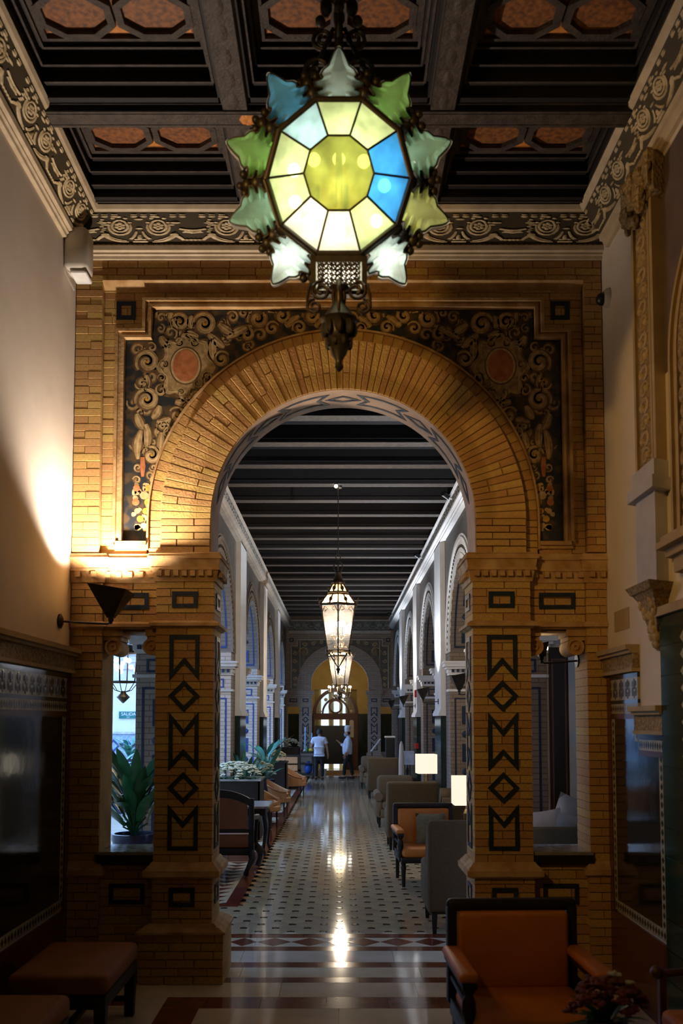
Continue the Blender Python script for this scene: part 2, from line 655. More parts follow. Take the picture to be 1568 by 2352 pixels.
def arch_z(x, r=1.09):
    d = abs(x - XC)
    return ZS + sqrt(max(0, r * r - d * d)) if d < r else None


for a, b in zip(xs[:-1], xs[1:]):
    za = arch_z(a) if abs((a + b) / 2 - XC) < 1.09 else 2.77
    zb = arch_z(b) if abs((a + b) / 2 - XC) < 1.09 else 2.77
    za = za or ZS
    zb = zb or ZS
    core.hexa([(a, YW + .035, za), (b, YW + .035, zb), (b, YB - .02, zb), (a, YB - .02, za), (a, YW + .035, 6.6), (b, YW + .035, 6.6), (b, YB - .02, 6.6), (a, YB - .02, 6.6)])
wb = tag(O('wall_back', core, M['mortar']), 'ochre brick arch wall with painted tile spandrels at the end of the hall', 'wall', kind='structure')
# rear facing (towards the gallery)
rear = MB()
for a, b in zip(xs[:-1], xs[1:]):
    inn = abs((a + b) / 2 - XC) < 1.09
    za = (arch_z(a) or ZS) if inn else 2.77
    zb = (arch_z(b) or ZS) if inn else 2.77
    rear.quad((a, YB - .01, za), (b, YB - .01, zb), (b, YB - .01, 5.75), (a, YB - .01, 5.75))
O('rear_facing', rear, M['end_brick'], wb)

# brick fields
brick_rect(wb, -2.165, 2.165, 5.66, 5.845, 7.195, .09, vertical=True)
brick_rect(wb, -2.165, -1.945, 3.41, 5.66, 7.195, .09, length=.22)
brick_rect(wb, 2.015, 2.165, 3.41, 5.66, 7.195, .09, length=.15)
brick_rect(wb, -1.945, 2.015, 5.535, 5.66, YW, .04)
for s in (-1, 1):
    a, b = sorted((XC + s * 1.98, XC + s * 1.645))
    brick_rect(wb, a, b, 5.265, 5.535, YW, .04, length=.17)
    a, b = sorted((XC + s * 1.98, XC + s * 1.865))
    brick_rect(wb, a, b, 3.41, 5.265, YW, .04, length=.2)
    a, b = sorted((XC + s * 1.865, XC + s * 1.60))
    brick_rect(wb, a, b, 3.40, 3.475, YW - .01, .05, course=.08, length=.3)
# lit ledge under the outer border
led = MB()
led.ext([(-1.945, 7.175, 5.668), (-1.945, 7.25, 5.615), (-1.945, 7.26, 5.675), (-1.945, 7.175, 5.675)], (3.96, 0, 0))
O('ledge_moulding', led, M['stone'], wb)

# frame moulding round the painted panel
fr = MB()
out = [(-1.80, 3.50), (-1.80, 5.196), (-1.58, 5.196), (-1.58, 5.454), (1.58, 5.454), (1.58, 5.196), (1.80, 5.196), (1.80, 3.50)]
out = [(XC + a, b) for a, b in out]
for w, o_, d in ((.022, .011, .055), (.024, .034, .04), (.024, .058, .07)):
    pts = []
    C = [Vector(p) for p in out]
    for i, p in enumerate(C):
        # offset outward by o_
        sx = -1 if p.x < XC else 1
        z = p.y + (o_ if i in (1, 2, 3, 4, 5, 6) else 0)
        pts.append((p.x + sx * o_, z))
    inlay(fr, stroke(pts, w, False), face_xz(YW), d)
for s in (-1, 1):
    for k, (d, z) in enumerate(((.06, 3.49), (.035, 3.465))):
        a, b = sorted((XC + s * 1.60, XC + s * (1.85 + .02 * k)))
        fr.box(a, YW - d, z - .02, b, YW + .02, z + .012)
O('panel_moulding', fr, M['stone'], wb)

# painted tile panel
pan = MB()
R_OUT = 1.585
px = sorted(set([-1.80, -1.585, -1.58, 1.58, 1.585, 1.80] + [R_OUT * sin(radians(a)) for a in range(-88, 89, 4)]))
for a, b in zip(px[:-1], px[1:]):
    if b - a < 1e-5:
        continue
    m_ = abs((a + b) / 2)
    top = 5.454 if m_ < 1.58 else 5.196

    def lo(v):
        v = abs(v)
        return 3.50 if m_ > R_OUT else ZS + sqrt(max(0, R_OUT ** 2 - v * v))
    pan.quad((XC + a, YW + .01, lo(a)), (XC + b, YW + .01, lo(b)), (XC + b, YW + .01, top), (XC + a, YW + .01, top))
panel = O('painted_panel', pan, M['panel_ground'], wb)


# painting: flat strokes of glaze (about 1 mm thick) drawn once and mirrored
def P2(p):          # drawing units -> wall (X from axis, Z)
    return ((270 + p[0] / 4.2 - 778) * .003518 - .0, 5.454 - (690 + p[1] / 4.2 - 705) * .003628)


def spiral(c, r, a0, turns, d=1, n=26, shrink=.12):
    pts = []
    for i in range(n + 1):
        t = i / n
        a = a0 + d * turns * 2 * pi * t
        q = r * (1 - t) ** .9 + r * shrink * t * .3
        pts.append((c[0] + q * cos(a), c[1] + q * sin(a)))
    return pts


def ribbon(mb, pts, w, layer, mir):
    n = len(pts)
    P = [Vector(p) for p in pts]
    for i in range(n - 1):
        t = (P[i + 1] - P[i])
        if t.length < 1e-6:
            continue
        nn = Vector((-t.y, t.x)).normalized()
        t0 = P[min(i + 2, n - 1)] - P[i + 1]
        n2 = Vector((-t0.y, t0.x)).normalized() if t0.length > 1e-6 else nn
        wa = w * (.35 + .65 * sin(pi * min(1, (i + .6) / n * 1.05)))
        wb_ = w * (.35 + .65 * sin(pi * min(1, (i + 1.6) / n * 1.05)))
        q = [P2(P[i] - nn * wa), P2(P[i] + nn * wa), P2(P[i + 1] + n2 * wb_), P2(P[i + 1] - n2 * wb_)]
        mb.quad(*[(XC + mir * a, YW + .010 - layer * .0009, b) for a, b in q])


def disc(mb, c, rx, ry, layer, mir, n=18, lobes=0):
    x_, z_ = P2(c)
    vs = [(XC + mir * x_, YW + .010 - layer * .0009, z_)]
    rings = (.5, .75, 1) if rx > 60 else (1,)
    for f_ in rings:
        for k in range(n):
            a = 2 * pi * k / n
            q = f_ * (1 + (.13 * cos(lobes * a) if lobes else 0))
            x_, z_ = P2((c[0] + rx * q * cos(a), c[1] + ry * q * sin(a)))
            vs.append((XC + mir * x_, YW + .010 - layer * .0009, z_))
    fs = [(0, 1 + k, 1 + (k + 1) % n) for k in range(n)]
    for j in range(len(rings) - 1):
        b = 1 + j * n
        fs += [(b + k, b + (k + 1) % n, b + n + (k + 1) % n, b + n + k) for k in range(n)]
    mb.add(vs, fs)


PB = {k: MB() for k in ('paint_tan', 'paint_light', 'paint_brown', 'paint_yellow', 'paint_red')}
SP = [((200, 570), 118, 2.4, 1.6, 1), ((200, 940), 118, 2.8, 1.7, 1), ((500, 1090), 82, 3.6, 1.4, 1), ((255, 1480), 92, 3.3, 1.6, 1), ((520, 180), 95, 2.6, 1.5, 1),
      ((760, 200), 118, 2.8, 1.7, 1), ((930, 545), 82, -.6, 1.5, -1), ((365, 1200), 60, 1.2, 1.3, -1), ((345, 730), 45, 3, 1.3, 1), ((1040, 130), 60, 3.6, 1.4, 1),
      ((540, 870), 42, .3, 1.3, 1), ((650, 870), 42, 2.8, 1.3, -1), ((660, 380), 55, 3.4, 1.3, 1), ((520, 380), 50, -.4, 1.3, -1), ((370, 600), 50, 1.8, 1.2, 1),
      ((790, 720), 50, 1.2, 1.3, -1), ((700, 780), 40, 4, 1.3, 1), ((340, 850), 60, 4.5, 1.2, -1), ((150, 780), 70, 3, 1.3, -1), ((120, 1600), 42, 1, 1.2, 1),
      ((270, 1600), 38, 3, 1.2, -1), ((110, 1720), 40, 3.3, 1.2, 1), ((270, 1720), 38, 0, 1.2, -1), ((1150, 90), 55, .5, 1.4, -1), ((240, 430), 50, 4, 1.1, 1),
      ((1290, 150), 105, 2.8, 1.7, 1), ((1430, 240), 70, -.5, 1.4, -1), ((1530, 120), 85, 3.4, 1.5, 1), ((1700, 230), 70, 2.6, 1.5, 1), ((1820, 120), 90, 3, 1.5, 1),
      ((1950, 240), 60, .2, 1.4, -1), ((2060, 140), 70, 2.9, 1.5, 1), ((1180, 300), 80, 3.4, 1.3, 1), ((420, 1250), 55, 2, 1.2, 1)]
LEAFS = [((150, 1240), (95, 1380), (120, 1520)), ((190, 1180), (230, 1300), (200, 1440)), ((350, 1260), (340, 1380), (330, 1500)), ((800, 300), (880, 380), (960, 430)),
         ((900, 200), (980, 270), (1060, 300)), ((430, 1120), (380, 1180), (300, 1150)), ((100, 1080), (130, 1180), (170, 1230)), ((1000, 330), (1100, 260), (1230, 220)),
         ((330, 320), (360, 400), (420, 420)), ((850, 330), (830, 450), (860, 560)), ((190, 700), (210, 800), (160, 860)), ((480, 960), (560, 990), (640, 950)),
         ((590, 920), (590, 980), (560, 1010)), ((330, 1000), (300, 1100), (250, 1120)), ((700, 330), (600, 290), (560, 300)), ((1250, 60), (1350, 70), (1450, 90)),
         ((1560, 220), (1620, 180), (1700, 120)), ((1860, 230), (1900, 180), (1980, 130)), ((640, 240), (600, 180), (640, 120)), ((420, 90), (430, 160), (500, 240))]
for mir in (1, -1):
    for c, r, a0, tu, d in SP:
        disc(PB['paint_brown'], c, r * .98, r * .95, 1, mir, 16)
        ribbon(PB['paint_brown'], spiral(c, r * 1.12, a0, tu * .6, d), r * .30, 1, mir)
        ribbon(PB['paint_tan'], spiral(c, r, a0, tu, d), r * .24, 2, mir)
        ribbon(PB['paint_light'], spiral(c, r * 1.03, a0 + .15, tu * .85, d), r * .075, 3, mir)
        if r > 80:
            disc(PB['paint_yellow'], c, r * .16, r * .16, 3, mir, 10)
    for a, b, c in LEAFS:
        pts = [(a[0] * (1 - t) ** 2 + 2 * b[0] * t * (1 - t) + c[0] * t * t, a[1] * (1 - t) ** 2 + 2 * b[1] * t * (1 - t) + c[1] * t * t) for t in [k / 10 for k in range(11)]]
        ribbon(PB['paint_brown'], pts, 56, 1, mir)
        ribbon(PB['paint_tan'], pts, 38, 2, mir)
        ribbon(PB['paint_light'], pts, 10, 3, mir)
    random.seed(31)
    for k in range(150):
        c_ = (random.uniform(40, 2110), random.uniform(60, 1700))
        r_ = random.uniform(38, 72)
        a_ = random.uniform(0, 6.28)
        ribbon(PB['paint_brown'], spiral(c_, r_ * 1.1, a_, 1.2, 1 if k % 2 else -1, 14), r_ * .42, .3, mir)
        ribbon(PB['paint_tan'], spiral(c_, r_, a_, 1.2, 1 if k % 2 else -1, 14), r_ * .22, .7, mir)
    # cartouche
    disc(PB['paint_brown'], (582, 630), 285, 345, 1, mir, 40, 8)
    disc(PB['paint_tan'], (582, 625), 262, 315, 2, mir, 40, 8)
    ribbon(PB['paint_light'], [(582 + 225 * (1 + .12 * cos(8 * a)) * cos(a), 625 + 290 * (1 + .12 * cos(8 * a)) * sin(a)) for a in [2 * pi * k / 40 for k in range(41)]], 8, 3, mir)
    disc(PB['paint_brown'], (578, 612), 158, 186, 3, mir, 28)
    disc(PB['paint_light'], (578, 610), 146, 174, 4, mir, 28)
    disc(PB['paint_red'], (578, 610), 126, 156, 5, mir, 28)
    # hanging fruit
    ribbon(PB['paint_red'], [(165, 1500), (170, 1590), (168, 1690)], 26, 4, mir)
    random.seed(5)
    for k in range(26):
        disc(PB['paint_tan' if k % 2 else 'paint_light'], (random.uniform(85, 250), random.uniform(1740, 2200)), random.uniform(20, 34), random.uniform(18, 30), 3, mir, 9, 3)
    for c, r, m_ in (((110, 1800), 34, 'paint_red'), ((185, 1870), 42, 'paint_light'), ((105, 1935), 36, 'paint_red'), ((230, 1800), 34, 'paint_yellow'), ((225, 1935), 38, 'paint_yellow'),
                     ((150, 2095), 34, 'paint_yellow'), ((205, 2020), 34, 'paint_yellow'), ((120, 2020), 28, 'paint_light'), ((185, 2160), 30, 'paint_light')):
        disc(PB[m_], c, r, r * .95, 4, mir, 12)
# keep the strokes inside the panel


def inside(x_, z_):
    d = abs(x_ - XC)
    if d > 1.795 or z_ < 3.505 or z_ > (5.45 if d < 1.575 else 5.19):
        return False
    if z_ < ZS:
        return d > R_OUT
    return d * d + (z_ - ZS) ** 2 > (R_OUT + .005) ** 2


names = {'paint_tan': 'scrollwork_painting', 'paint_light': 'highlight_painting', 'paint_brown': 'shading_painting', 'paint_yellow': 'yellow_ornament_painting', 'paint_red': 'red_medallion_painting'}
for k, mb in PB.items():
    mb.f = [f for f in mb.f if all(inside(mb.v[i][0], mb.v[i][2]) for i in f)]
    O(names[k], mb, M[k], panel)['kind'] = 'stuff'

# navy squares at the upper corners
for s in (-1, 1):
    q = MB()
    inlay(q, stroke([(XC + s * 1.80 - .06, 5.385), (XC + s * 1.80 + .06, 5.385), (XC + s * 1.80 + .06, 5.505), (XC + s * 1.80 - .06, 5.505)], .034), face_xz(YW), .01)
    O('tile_inlay', q, M['navy'], wb)

# ---- cornice of plaster relief -----------------------------------------


def relief():
    """one repeat, 1 wide (u) x 1 high (v), depth d up to ~.06"""
    m = MB()

    def t(pts, r, n=5):
        m.tube([(u, -.0, v) for u, v in pts], r, n)

    def bez(a, b, c, r, k=6, r1=None):
        rs = [r + ((r1 if r1 is not None else r) - r) * i / k for i in range(k + 1)]
        m.tube([(a[0] * (1 - q) ** 2 + 2 * b[0] * q * (1 - q) + c[0] * q * q, 0, a[1] * (1 - q) ** 2 + 2 * b[1] * q * (1 - q) + c[1] * q * q) for q in [i / k for i in range(k + 1)]], rs, 5)
    for k in range(20):      # rope
        m.ball((.025 + k * .05, 0, .045), .024, 6, 4, (1.1, 1, .9))
    for k in range(11):      # row of leaves
        if k % 4 != 1:
            m.ball((.045 + k * .091, 0, .88), .033, 6, 4, (1.1, .8, .8))
            m.ball((.045 + k * .091, 0, .93), .02, 5, 4, (1.8, .8, .7))
    # scallop bowl
    for k in range(7):
        a = pi * (k + .5) / 7
        bez((.13, .40), (.13 + .05 * cos(a), .43), (.13 + .10 * cos(a), .40 + .09 * sin(a)), .016, 3, .012)
    bez((.01, .52), (.13, .44), (.25, .52), .022)
    for d in (-1, 1):
        bez((.13 + d * .09, .19), (.13 + d * .13, .30), (.13 + d * .2, .36), .018, 5, .03)
        m.ball((.13 + d * .16, 0, .70), .034, 6, 4, (1.6, .7, .7))
        m.ball((.13 + d * .20, 0, .64), .024, 6, 4, (1.6, .7, .8))
    for k in range(4):
        m.ball((.07 + k * .04, 0, .20), .024, 6, 4)
    # roundels
    for cx in (.45, .81):
        pts = [(cx + .075 * cos(2 * pi * k / 14), 0, .60 + .17 * sin(2 * pi * k / 14)) for k in range(15)]
        m.tube(pts, .016, 5)
        pts = [(cx + .105 * cos(a), 0, .58 + .235 * sin(a)) for a in [pi * (.9 + 1.2 * k / 9) for k in range(10)]]
        m.tube(pts, [.008 + .014 * sin(pi * k / 9) for k in range(10)], 5)
        for k in range(6):
            a = 2 * pi * k / 6 + .4
            m.ball((cx + .033 * cos(a), 0, .60 + .075 * sin(a)), .024, 6, 4, (1, .9, 1.5))
        m.ball((cx, 0, .60), .02, 6, 4)
        for k in range(5):
            a = pi * (.1 + .8 * k / 4)
            m.ball((cx + .10 * cos(a), 0, .63 + .24 * sin(a)), .02, 5, 4, (1.2, .8, 1.2))
    # acanthus swags
    bez((.30, .36), (.36, .12), (.52, .14), .040, 7, .012)
    bez((.29, .40), (.38, .20), (.50, .17), .018, 6, .01)
    bez((.96, .36), (.90, .12), (.74, .14), .040, 7, .012)
    bez((.97, .40), (.88, .20), (.76, .17), .018, 6, .01)
    bez((.54, .22), (.58, .28), (.60, .44), .022, 5, .012)
    bez((.72, .22), (.68, .28), (.66, .44), .022, 5, .012)
    m.box(.56, -.02, .125, .70, .02, .15)
    bez((.63, .2), (.62, .3), (.63, .34), .03, 4, .014)
    m.ball((.59, 0, .21), .022, 6, 4)
    m.ball((.67, 0, .21), .022, 6, 4)
    m.ball((.63, 0, .80), .03, 6, 4, (1.6, .8, .8))
    m.ball((.63, 0, .53), .03, 6, 4, (1.3, .8, .5))
    for k in range(8):
        m.ball((.28 + .012 * (k % 3), 0, .44 + .05 * k), .020, 5, 4, (1.2, .8, .8))
    return m


RELIEF = relief()


def relief_mesh(mapfn, m):
    q = MB()
    q.v = [mapfn(*p) for p in RELIEF.v]
    q.f = list(RELIEF.f)
    return mesh('relief', q, m, 60)


def cornice(parent, a, b, inward, z0, z1, proj, m_ground, m_rel, m_mould, mod, hgt=.09, top=.05, count=True):
    """a, b: ends on the wall line (XY); inward: unit vector into the room"""
    A, B, I = Vector((*a, 0)), Vector((*b, 0)), Vector((*inward, 0))
    L = (B - A).length
    T = (B - A).normalized()

    def pt(s, d, z, mitre=True):
        return A + T * (s + (d if s < L / 2 else -d) * 0) + I * d + Vector((0, 0, z))

    def profile(s, pr):
        return [pt(s, d, z) for d, z in pr]
    low = [(0, z0), (.03, z0), (.035, z0 + .022), (.05, z0 + .03), (.05, z0 + hgt * .5), (.075, z0 + hgt * .58), (.08, z0 + hgt), (0, z0 + hgt)]
    O('lower_moulding', MB().ext(profile(0, low), T * L), m_mould, parent)
    za, zb = z0 + hgt, z1 - top
    da, db = .055, proj - .02
    O('frieze', MB().ext(profile(0, [(-.05, za), (da, za), (db, zb), (-.05, zb)]), T * L), m_ground, parent)
    up = [(-.05, zb), (proj - .03, zb), (proj, zb + top * .4), (proj + .015, z1), (-.05, z1)]
    O('upper_moulding', MB().ext(profile(0, up), T * L), m_mould, parent)
    k = max(1, round(L / mod))
    u = L / k
    h = zb - za
    me = None

    def mp(x_, y_, z_):
        d = da + (db - da) * z_ - y_ * min(u, h * 2) * .85 + .004
        return tuple(T * (x_ * u) + I * d + Vector((0, 0, za + z_ * h)))
    me = relief_mesh(mp, m_rel)
    for i in range(k):
        link('relief', me, parent, A + T * (u * i))


cornice(wb, (-HX, 7.2), (HX, 7.2), (0, -1), 5.845, 6.19, .22, M['gilt_dark'], M['gilt'], M['moulding'], .86)
cl = tag(O('trim_1', MB().box(-HX - .05, .6, 6.19, -HX + .2, 7.0, 6.22), M['wood']), 'carved plaster cornice along the brightly lit plaster wall', 'cornice', kind='structure')
cornice(cl, (-HX, 1.0), (-HX, 6.99), (1, 0), 5.845, 6.19, .22, M['gilt_dark'], M['gilt'], M['moulding'], .86)
cr = tag(O('trim_2', MB().box(HX - .2, .6, 6.19, HX + .05, 7.0, 6.22), M['wood']), 'carved plaster cornice above the wall with the carved niche', 'cornice', kind='structure')
cornice(cr, (HX, 6.99), (HX, 1.0), (-1, 0), 5.845, 6.19, .22, M['gilt_dark'], M['gilt'], M['moulding'], .86)

# ---- arch ring ------------------------------------------------------
arch = thing('trim_3', 'round ochre brick arch ring spanning the two brick pillars', 'arch', (XC, YF, ZS), kind='structure')


def wedge(r0, r1, a0, a1, y0, y1):
    m = MB()
    g = .0024
    e0, e1 = g / r0, g / r1
    pts = [(r0, a0 + e0), (r1, a0 + e1), (r1, a1 - e1), (r0, a1 - e0)]
    c = .004
    pf = [(r0 + c * .5, a0 + e0 * 2), (r1 - c, a0 + e1 * 2.4), (r1 - c, a1 - e1 * 2.4), (r0 + c * .5, a1 - e0 * 2)]
    V = lambda r, a, y: (r * cos(a), y, r * sin(a))
    m.add([V(r, a, y1) for r, a in pts] + [V(r, a, y0 + .008) for r, a in pts] + [V(r, a, y0) for r, a in pf],
          [(0, 3, 2, 1), (0, 1, 5, 4), (1, 2, 6, 5), (2, 3, 7, 6), (3, 0, 4, 7), (4, 5, 9, 8), (5, 6, 10, 9), (6, 7, 11, 10), (7, 4, 8, 11), (8, 9, 10, 11)])
    return m


NV = 70
da = pi / NV
VO = [mesh('brick', wedge(1.072, 1.345, 0, da, 0, .43), M['brick']), mesh('brick', wedge(1.352, 1.48, 0, da, 0, .11), M['brick']),
      mesh('brick', wedge(1.072, 1.205, 0, da, 0, .43), M['brick']), mesh('brick', wedge(1.212, 1.48, 0, da, 0, .11), M['brick']), mesh('brick', wedge(1.072, 1.48, 0, da, 0, .43), M['brick'])]
for k in range(NV):
    for j in random.choice(((0, 1), (2, 3), (4,), (4,), (4,))):
        o = link('brick', VO[j], arch, (0, random.uniform(-.003, .003), 0))
        o.rotation_euler = (0, -k * da, 0)
NB = 58
db_ = pi / NB
VB = mesh('brick', wedge(1.486, 1.585, 0, db_, .07, .15), M['brick'])
for k in range(NB):
    o = link('brick', VB, arch, (0, 0, 0))
    o.rotation_euler = (0, -k * db_, 0)
back_ring = MB().arc((0, 0), 1.075, 1.478, 0, pi, .014, .42, 48).arc((0, 0), 1.48, 1.58, 0, pi, .08, .42, 48)
O('mortar_ring', back_ring, M['mortar'], arch)
edge = MB().arc((0, 0), 1.585, 1.60, 0, pi, .05, .1, 48)
for s in (-1, 1):
    a, b = sorted((s * 1.585, s * 1.60))
    edge.box(a, .05, -.24, b, .1, 0)
O('edge_moulding', edge, M['stone'], arch, 40)
for s in (-1, 1):
    for r in range(5):
        z0 = -.28 + r * .056
        cut = 1.345 if r % 2 else 1.205
        for a, b, y, d in ((1.072, cut, 0, .43), (cut, 1.48, 0, .11), (1.486, 1.585, .07, .08)):
            a2, b2 = sorted((s * a, s * b))
            o = bpy.data.objects.new('brick', BRICK)
            COL.objects.link(o)
            o.parent = arch
            o.location = (a2 + .003, y, z0 + .003)
            o.scale = (b2 - a2 - .006, d, .05)
    a2, b2 = sorted((s * 1.08, s * 1.58))
    O('mortar_ring', MB().box(a2, .085, -.28, b2, .42, 0), M['mortar'], arch)
# soffit with navy inlays
so = MB().arc((0, 0), 1.066, 1.074, 0, pi, .012, .435, 56)
for s in (-1, 1):
    a2, b2 = sorted((s * 1.066, s * 1.074))
    so.box(a2, .012, -.28, b2, .435, 0)
O('soffit', so, M['soffit'], arch, 40)


def on_soffit(u, v, d):      # u: angle along the ring (metres from the crown), v: depth
    a = pi / 2 - u / 1.066
    r = 1.0655 - d
    return (r * cos(a), v, r * sin(a))


def dense(pts, w, closed=True, k=5):
    out = []
    for i in range(len(pts)):
        a, b = Vector(pts[i]), Vector(pts[(i + 1) % len(pts)])
        for j in range(k):
            out.append(tuple(a.lerp(b, j / k)))
    return out


def star(u):
    return [(u - .16, .22), (u, .14), (u + .16, .22), (u, .30)]


for u in (-1.35, -.68, 0, .68, 1.35):
    q = MB()
    inlay(q, stroke([(u - .12, .222), (u, .162), (u + .12, .222), (u, .282)], .03), on_soffit, .003)
    O('tile_inlay', q, M['navy'], arch)
for u in (-1.02, -.34, .34, 1.02):
    q = MB()
    pts = [(u - .2, .12), (u - .13, .222), (u - .2, .324), (u + .2, .324), (u + .13, .222), (u + .2, .12)]
    pts2 = []
    for i in range(6):
        a, b = Vector(pts[i]), Vector(pts[(i + 1) % 6])
        kk = 4 if i in (2, 5) else 1
        pts2 += [tuple(a.lerp(b, j / kk)) for j in range(kk)]
    inlay(q, stroke(pts2, .03), on_soffit, .003)
    O('tile_inlay', q, M['navy'], arch)

# ---- pillars ---------------------------------------------------------
MOT = []          # (list of strokes) in (du from pillar axis, z)
hw = .103
MOT.append([(-hw, 2.715), (-hw, 2.41), (0, 2.53), (hw, 2.41), (hw, 2.715)])
MOT.append([(-hw, 2.246), (0, 2.143), (hw, 2.246), (0, 2.349)])
MOT.append([(-hw, 2.075), (-hw, 1.69), (0, 1.80), (hw, 1.69), (hw, 2.075), (0, 1.95)])
MOT.append([(-hw, 1.516), (0, 1.413), (hw, 1.516), (0, 1.619)])
MOT.append([(-hw, 1.345), (-hw, 1.042), (hw, 1.042), (hw, 1.345), (0, 1.225)])


def shrinkm(p, w):
    return p


def pillar(s, label):
    u0, u1 = 1.035, 1.505
    x0, x1 = sorted((XC + s * u0, XC + s * u1))
    cx = (x0 + x1) / 2
    t = thing('brick_pillar', label, 'pillar', (cx, YF, 0))
    off = (cx, YF, 0)
    L = lambda m: m.map(lambda a, b, c: (a - cx, b - YF, c))
    O('core', L(MB().box(x0 + .008, YF + .012, .4, x1 - .008, YB - .01, 3.38)), M['mortar'], t)
    brick_rect(t, x0, x1, .93, 2.796, YF, .43, off=off, phase=s)
    brick_rect(t, x0, x1, 2.846, 3.175, YF, .43, off=off)
    brick_rect(t, x0 - .005, x1 + .005, .43, .83, YF - .01, .44, off=off)
    px0, px1 = x0 - .10, x1 + .10
    brick_rect(t, px0, px1, .0, .385, YF - .06, .54, off=off, length=.23)
    O('core', L(MB().box(px0 + .01, YF - .045, 0, px1 - .01, YB + .05, .38)), M['mortar'], t)
    # sloping plinth top, base moulding, string course, impost
    pl = MB()
    for z0, z1, o0, o1 in ((.385, .405, .115, .115), (.405, .435, .10, .06), (.435, .46, .045, .02)):
        pl.frustum(x0 - o0, YF - o0 * .7, x1 + o0, YB + o0 * .7 + .0, z0, x0 - o1, YF - o1 * .7, x1 + o1, YB + o1 * .7, z1)
    O('plinth_moulding', L(pl), M['stone'], t)
    bm_ = MB()
    for z0, z1, o0, o1 in ((.81, .83, .02, .065), (.83, .875, .065, .065), (.875, .90, .055, .04), (.90, .935, .035, .008)):
        bm_.frustum(x0 - o0, YF - o0, x1 + o0, YB + o0, z0, x0 - o1, YF - o1, x1 + o1, YB + o1, z1)
    O('base_moulding', L(bm_), M['stone'], t)
    sc = MB()
    for z0, z1, o0, o1 in ((2.79, 2.805, .01, .03), (2.805, 2.83, .045, .045), (2.83, 2.85, .04, .01)):
        sc.frustum(x0 - o0, YF - o0, x1 + o0, YB + o0, z0, x0 - o1, YF - o1, x1 + o1, YB + o1, z1)
    O('string_course', L(sc), M['stone'], t)
    ca = MB()
    for z0, z1, o0, o1 in ((3.165, 3.20, .012, .02), (3.20, 3.255, .02, .03), (3.255, 3.275, .045, .045), (3.275, 3.345, .035, .048), (3.345, 3.365, .06, .06), (3.365, 3.385, .05, .05), (3.385, 3.40, .055, .03)):
        ca.frustum(x0 - o0, YF - o0, x1 + o0, YB + o0, z0, x0 - o1, YF - o1, x1 + o1, YB + o1, z1)
    O('capital', L(ca), M['stone'], t)
    nd = 7
    for k in range(nd):
        xx = x0 + (x1 - x0) * (k + .5) / nd
        O('dentil', L(MB().box(xx - .02, YF - .058, 3.205, xx + .02, YF - .01, 3.25)), M['stone'], t)
    jx = x1 if s < 0 else x0
    for k in range(5):
        yy = YF + .04 + k * .085
        a, b = sorted((jx, jx - s * .052))
        O('dentil', L(MB().box(a, yy - .02, 3.205, b, yy + .02, 3.25)), M['stone'], t)
    # navy inlays on the face and on the jamb
    w = .034
    inset = w / 2
    for mo in MOT:
        q = MB()
        inlay(q, stroke([(cx + a, z) for a, z in mo], w), face_xz(YF - .004), .006)
        O('tile_inlay', L(q), M['navy'], t)
        q = MB()
        jf = lambda u, v, d: (jx - s * (d + .002), YF + .215 + u, v)
        inlay(q, stroke([(a * .9, z) for a, z in mo], w), jf, .006)
        O('tile_inlay', L(q), M['navy'], t)
    for z0, z1, hw_, yy in ((2.969, 3.069, .087, YF - .004), (.605, .721, .085, YF - .014)):
        q = MB()
        inlay(q, stroke([(cx - hw_, z0), (cx + hw_, z0), (cx + hw_, z1), (cx - hw_, z1)], w), face_xz(yy), .006)
        O('tile_inlay', L(q), M['navy'], t)
        q = MB()
        jf = lambda u, v, d: (jx - s * (d + (.002 if z0 > 2 else .007)), YF + .215 + u, v)
        inlay(q, stroke([(-hw_, z0), (hw_, z0), (hw_, z1), (-hw_, z1)], w), jf, .006)
        O('tile_inlay', L(q), M['navy'], t)
    return t


pillar(-1, 'ochre brick pillar with navy tile emblems, beside the window with the leafy plant')
pillar(1, 'ochre brick pillar with navy tile emblems, behind the orange leather armchair')


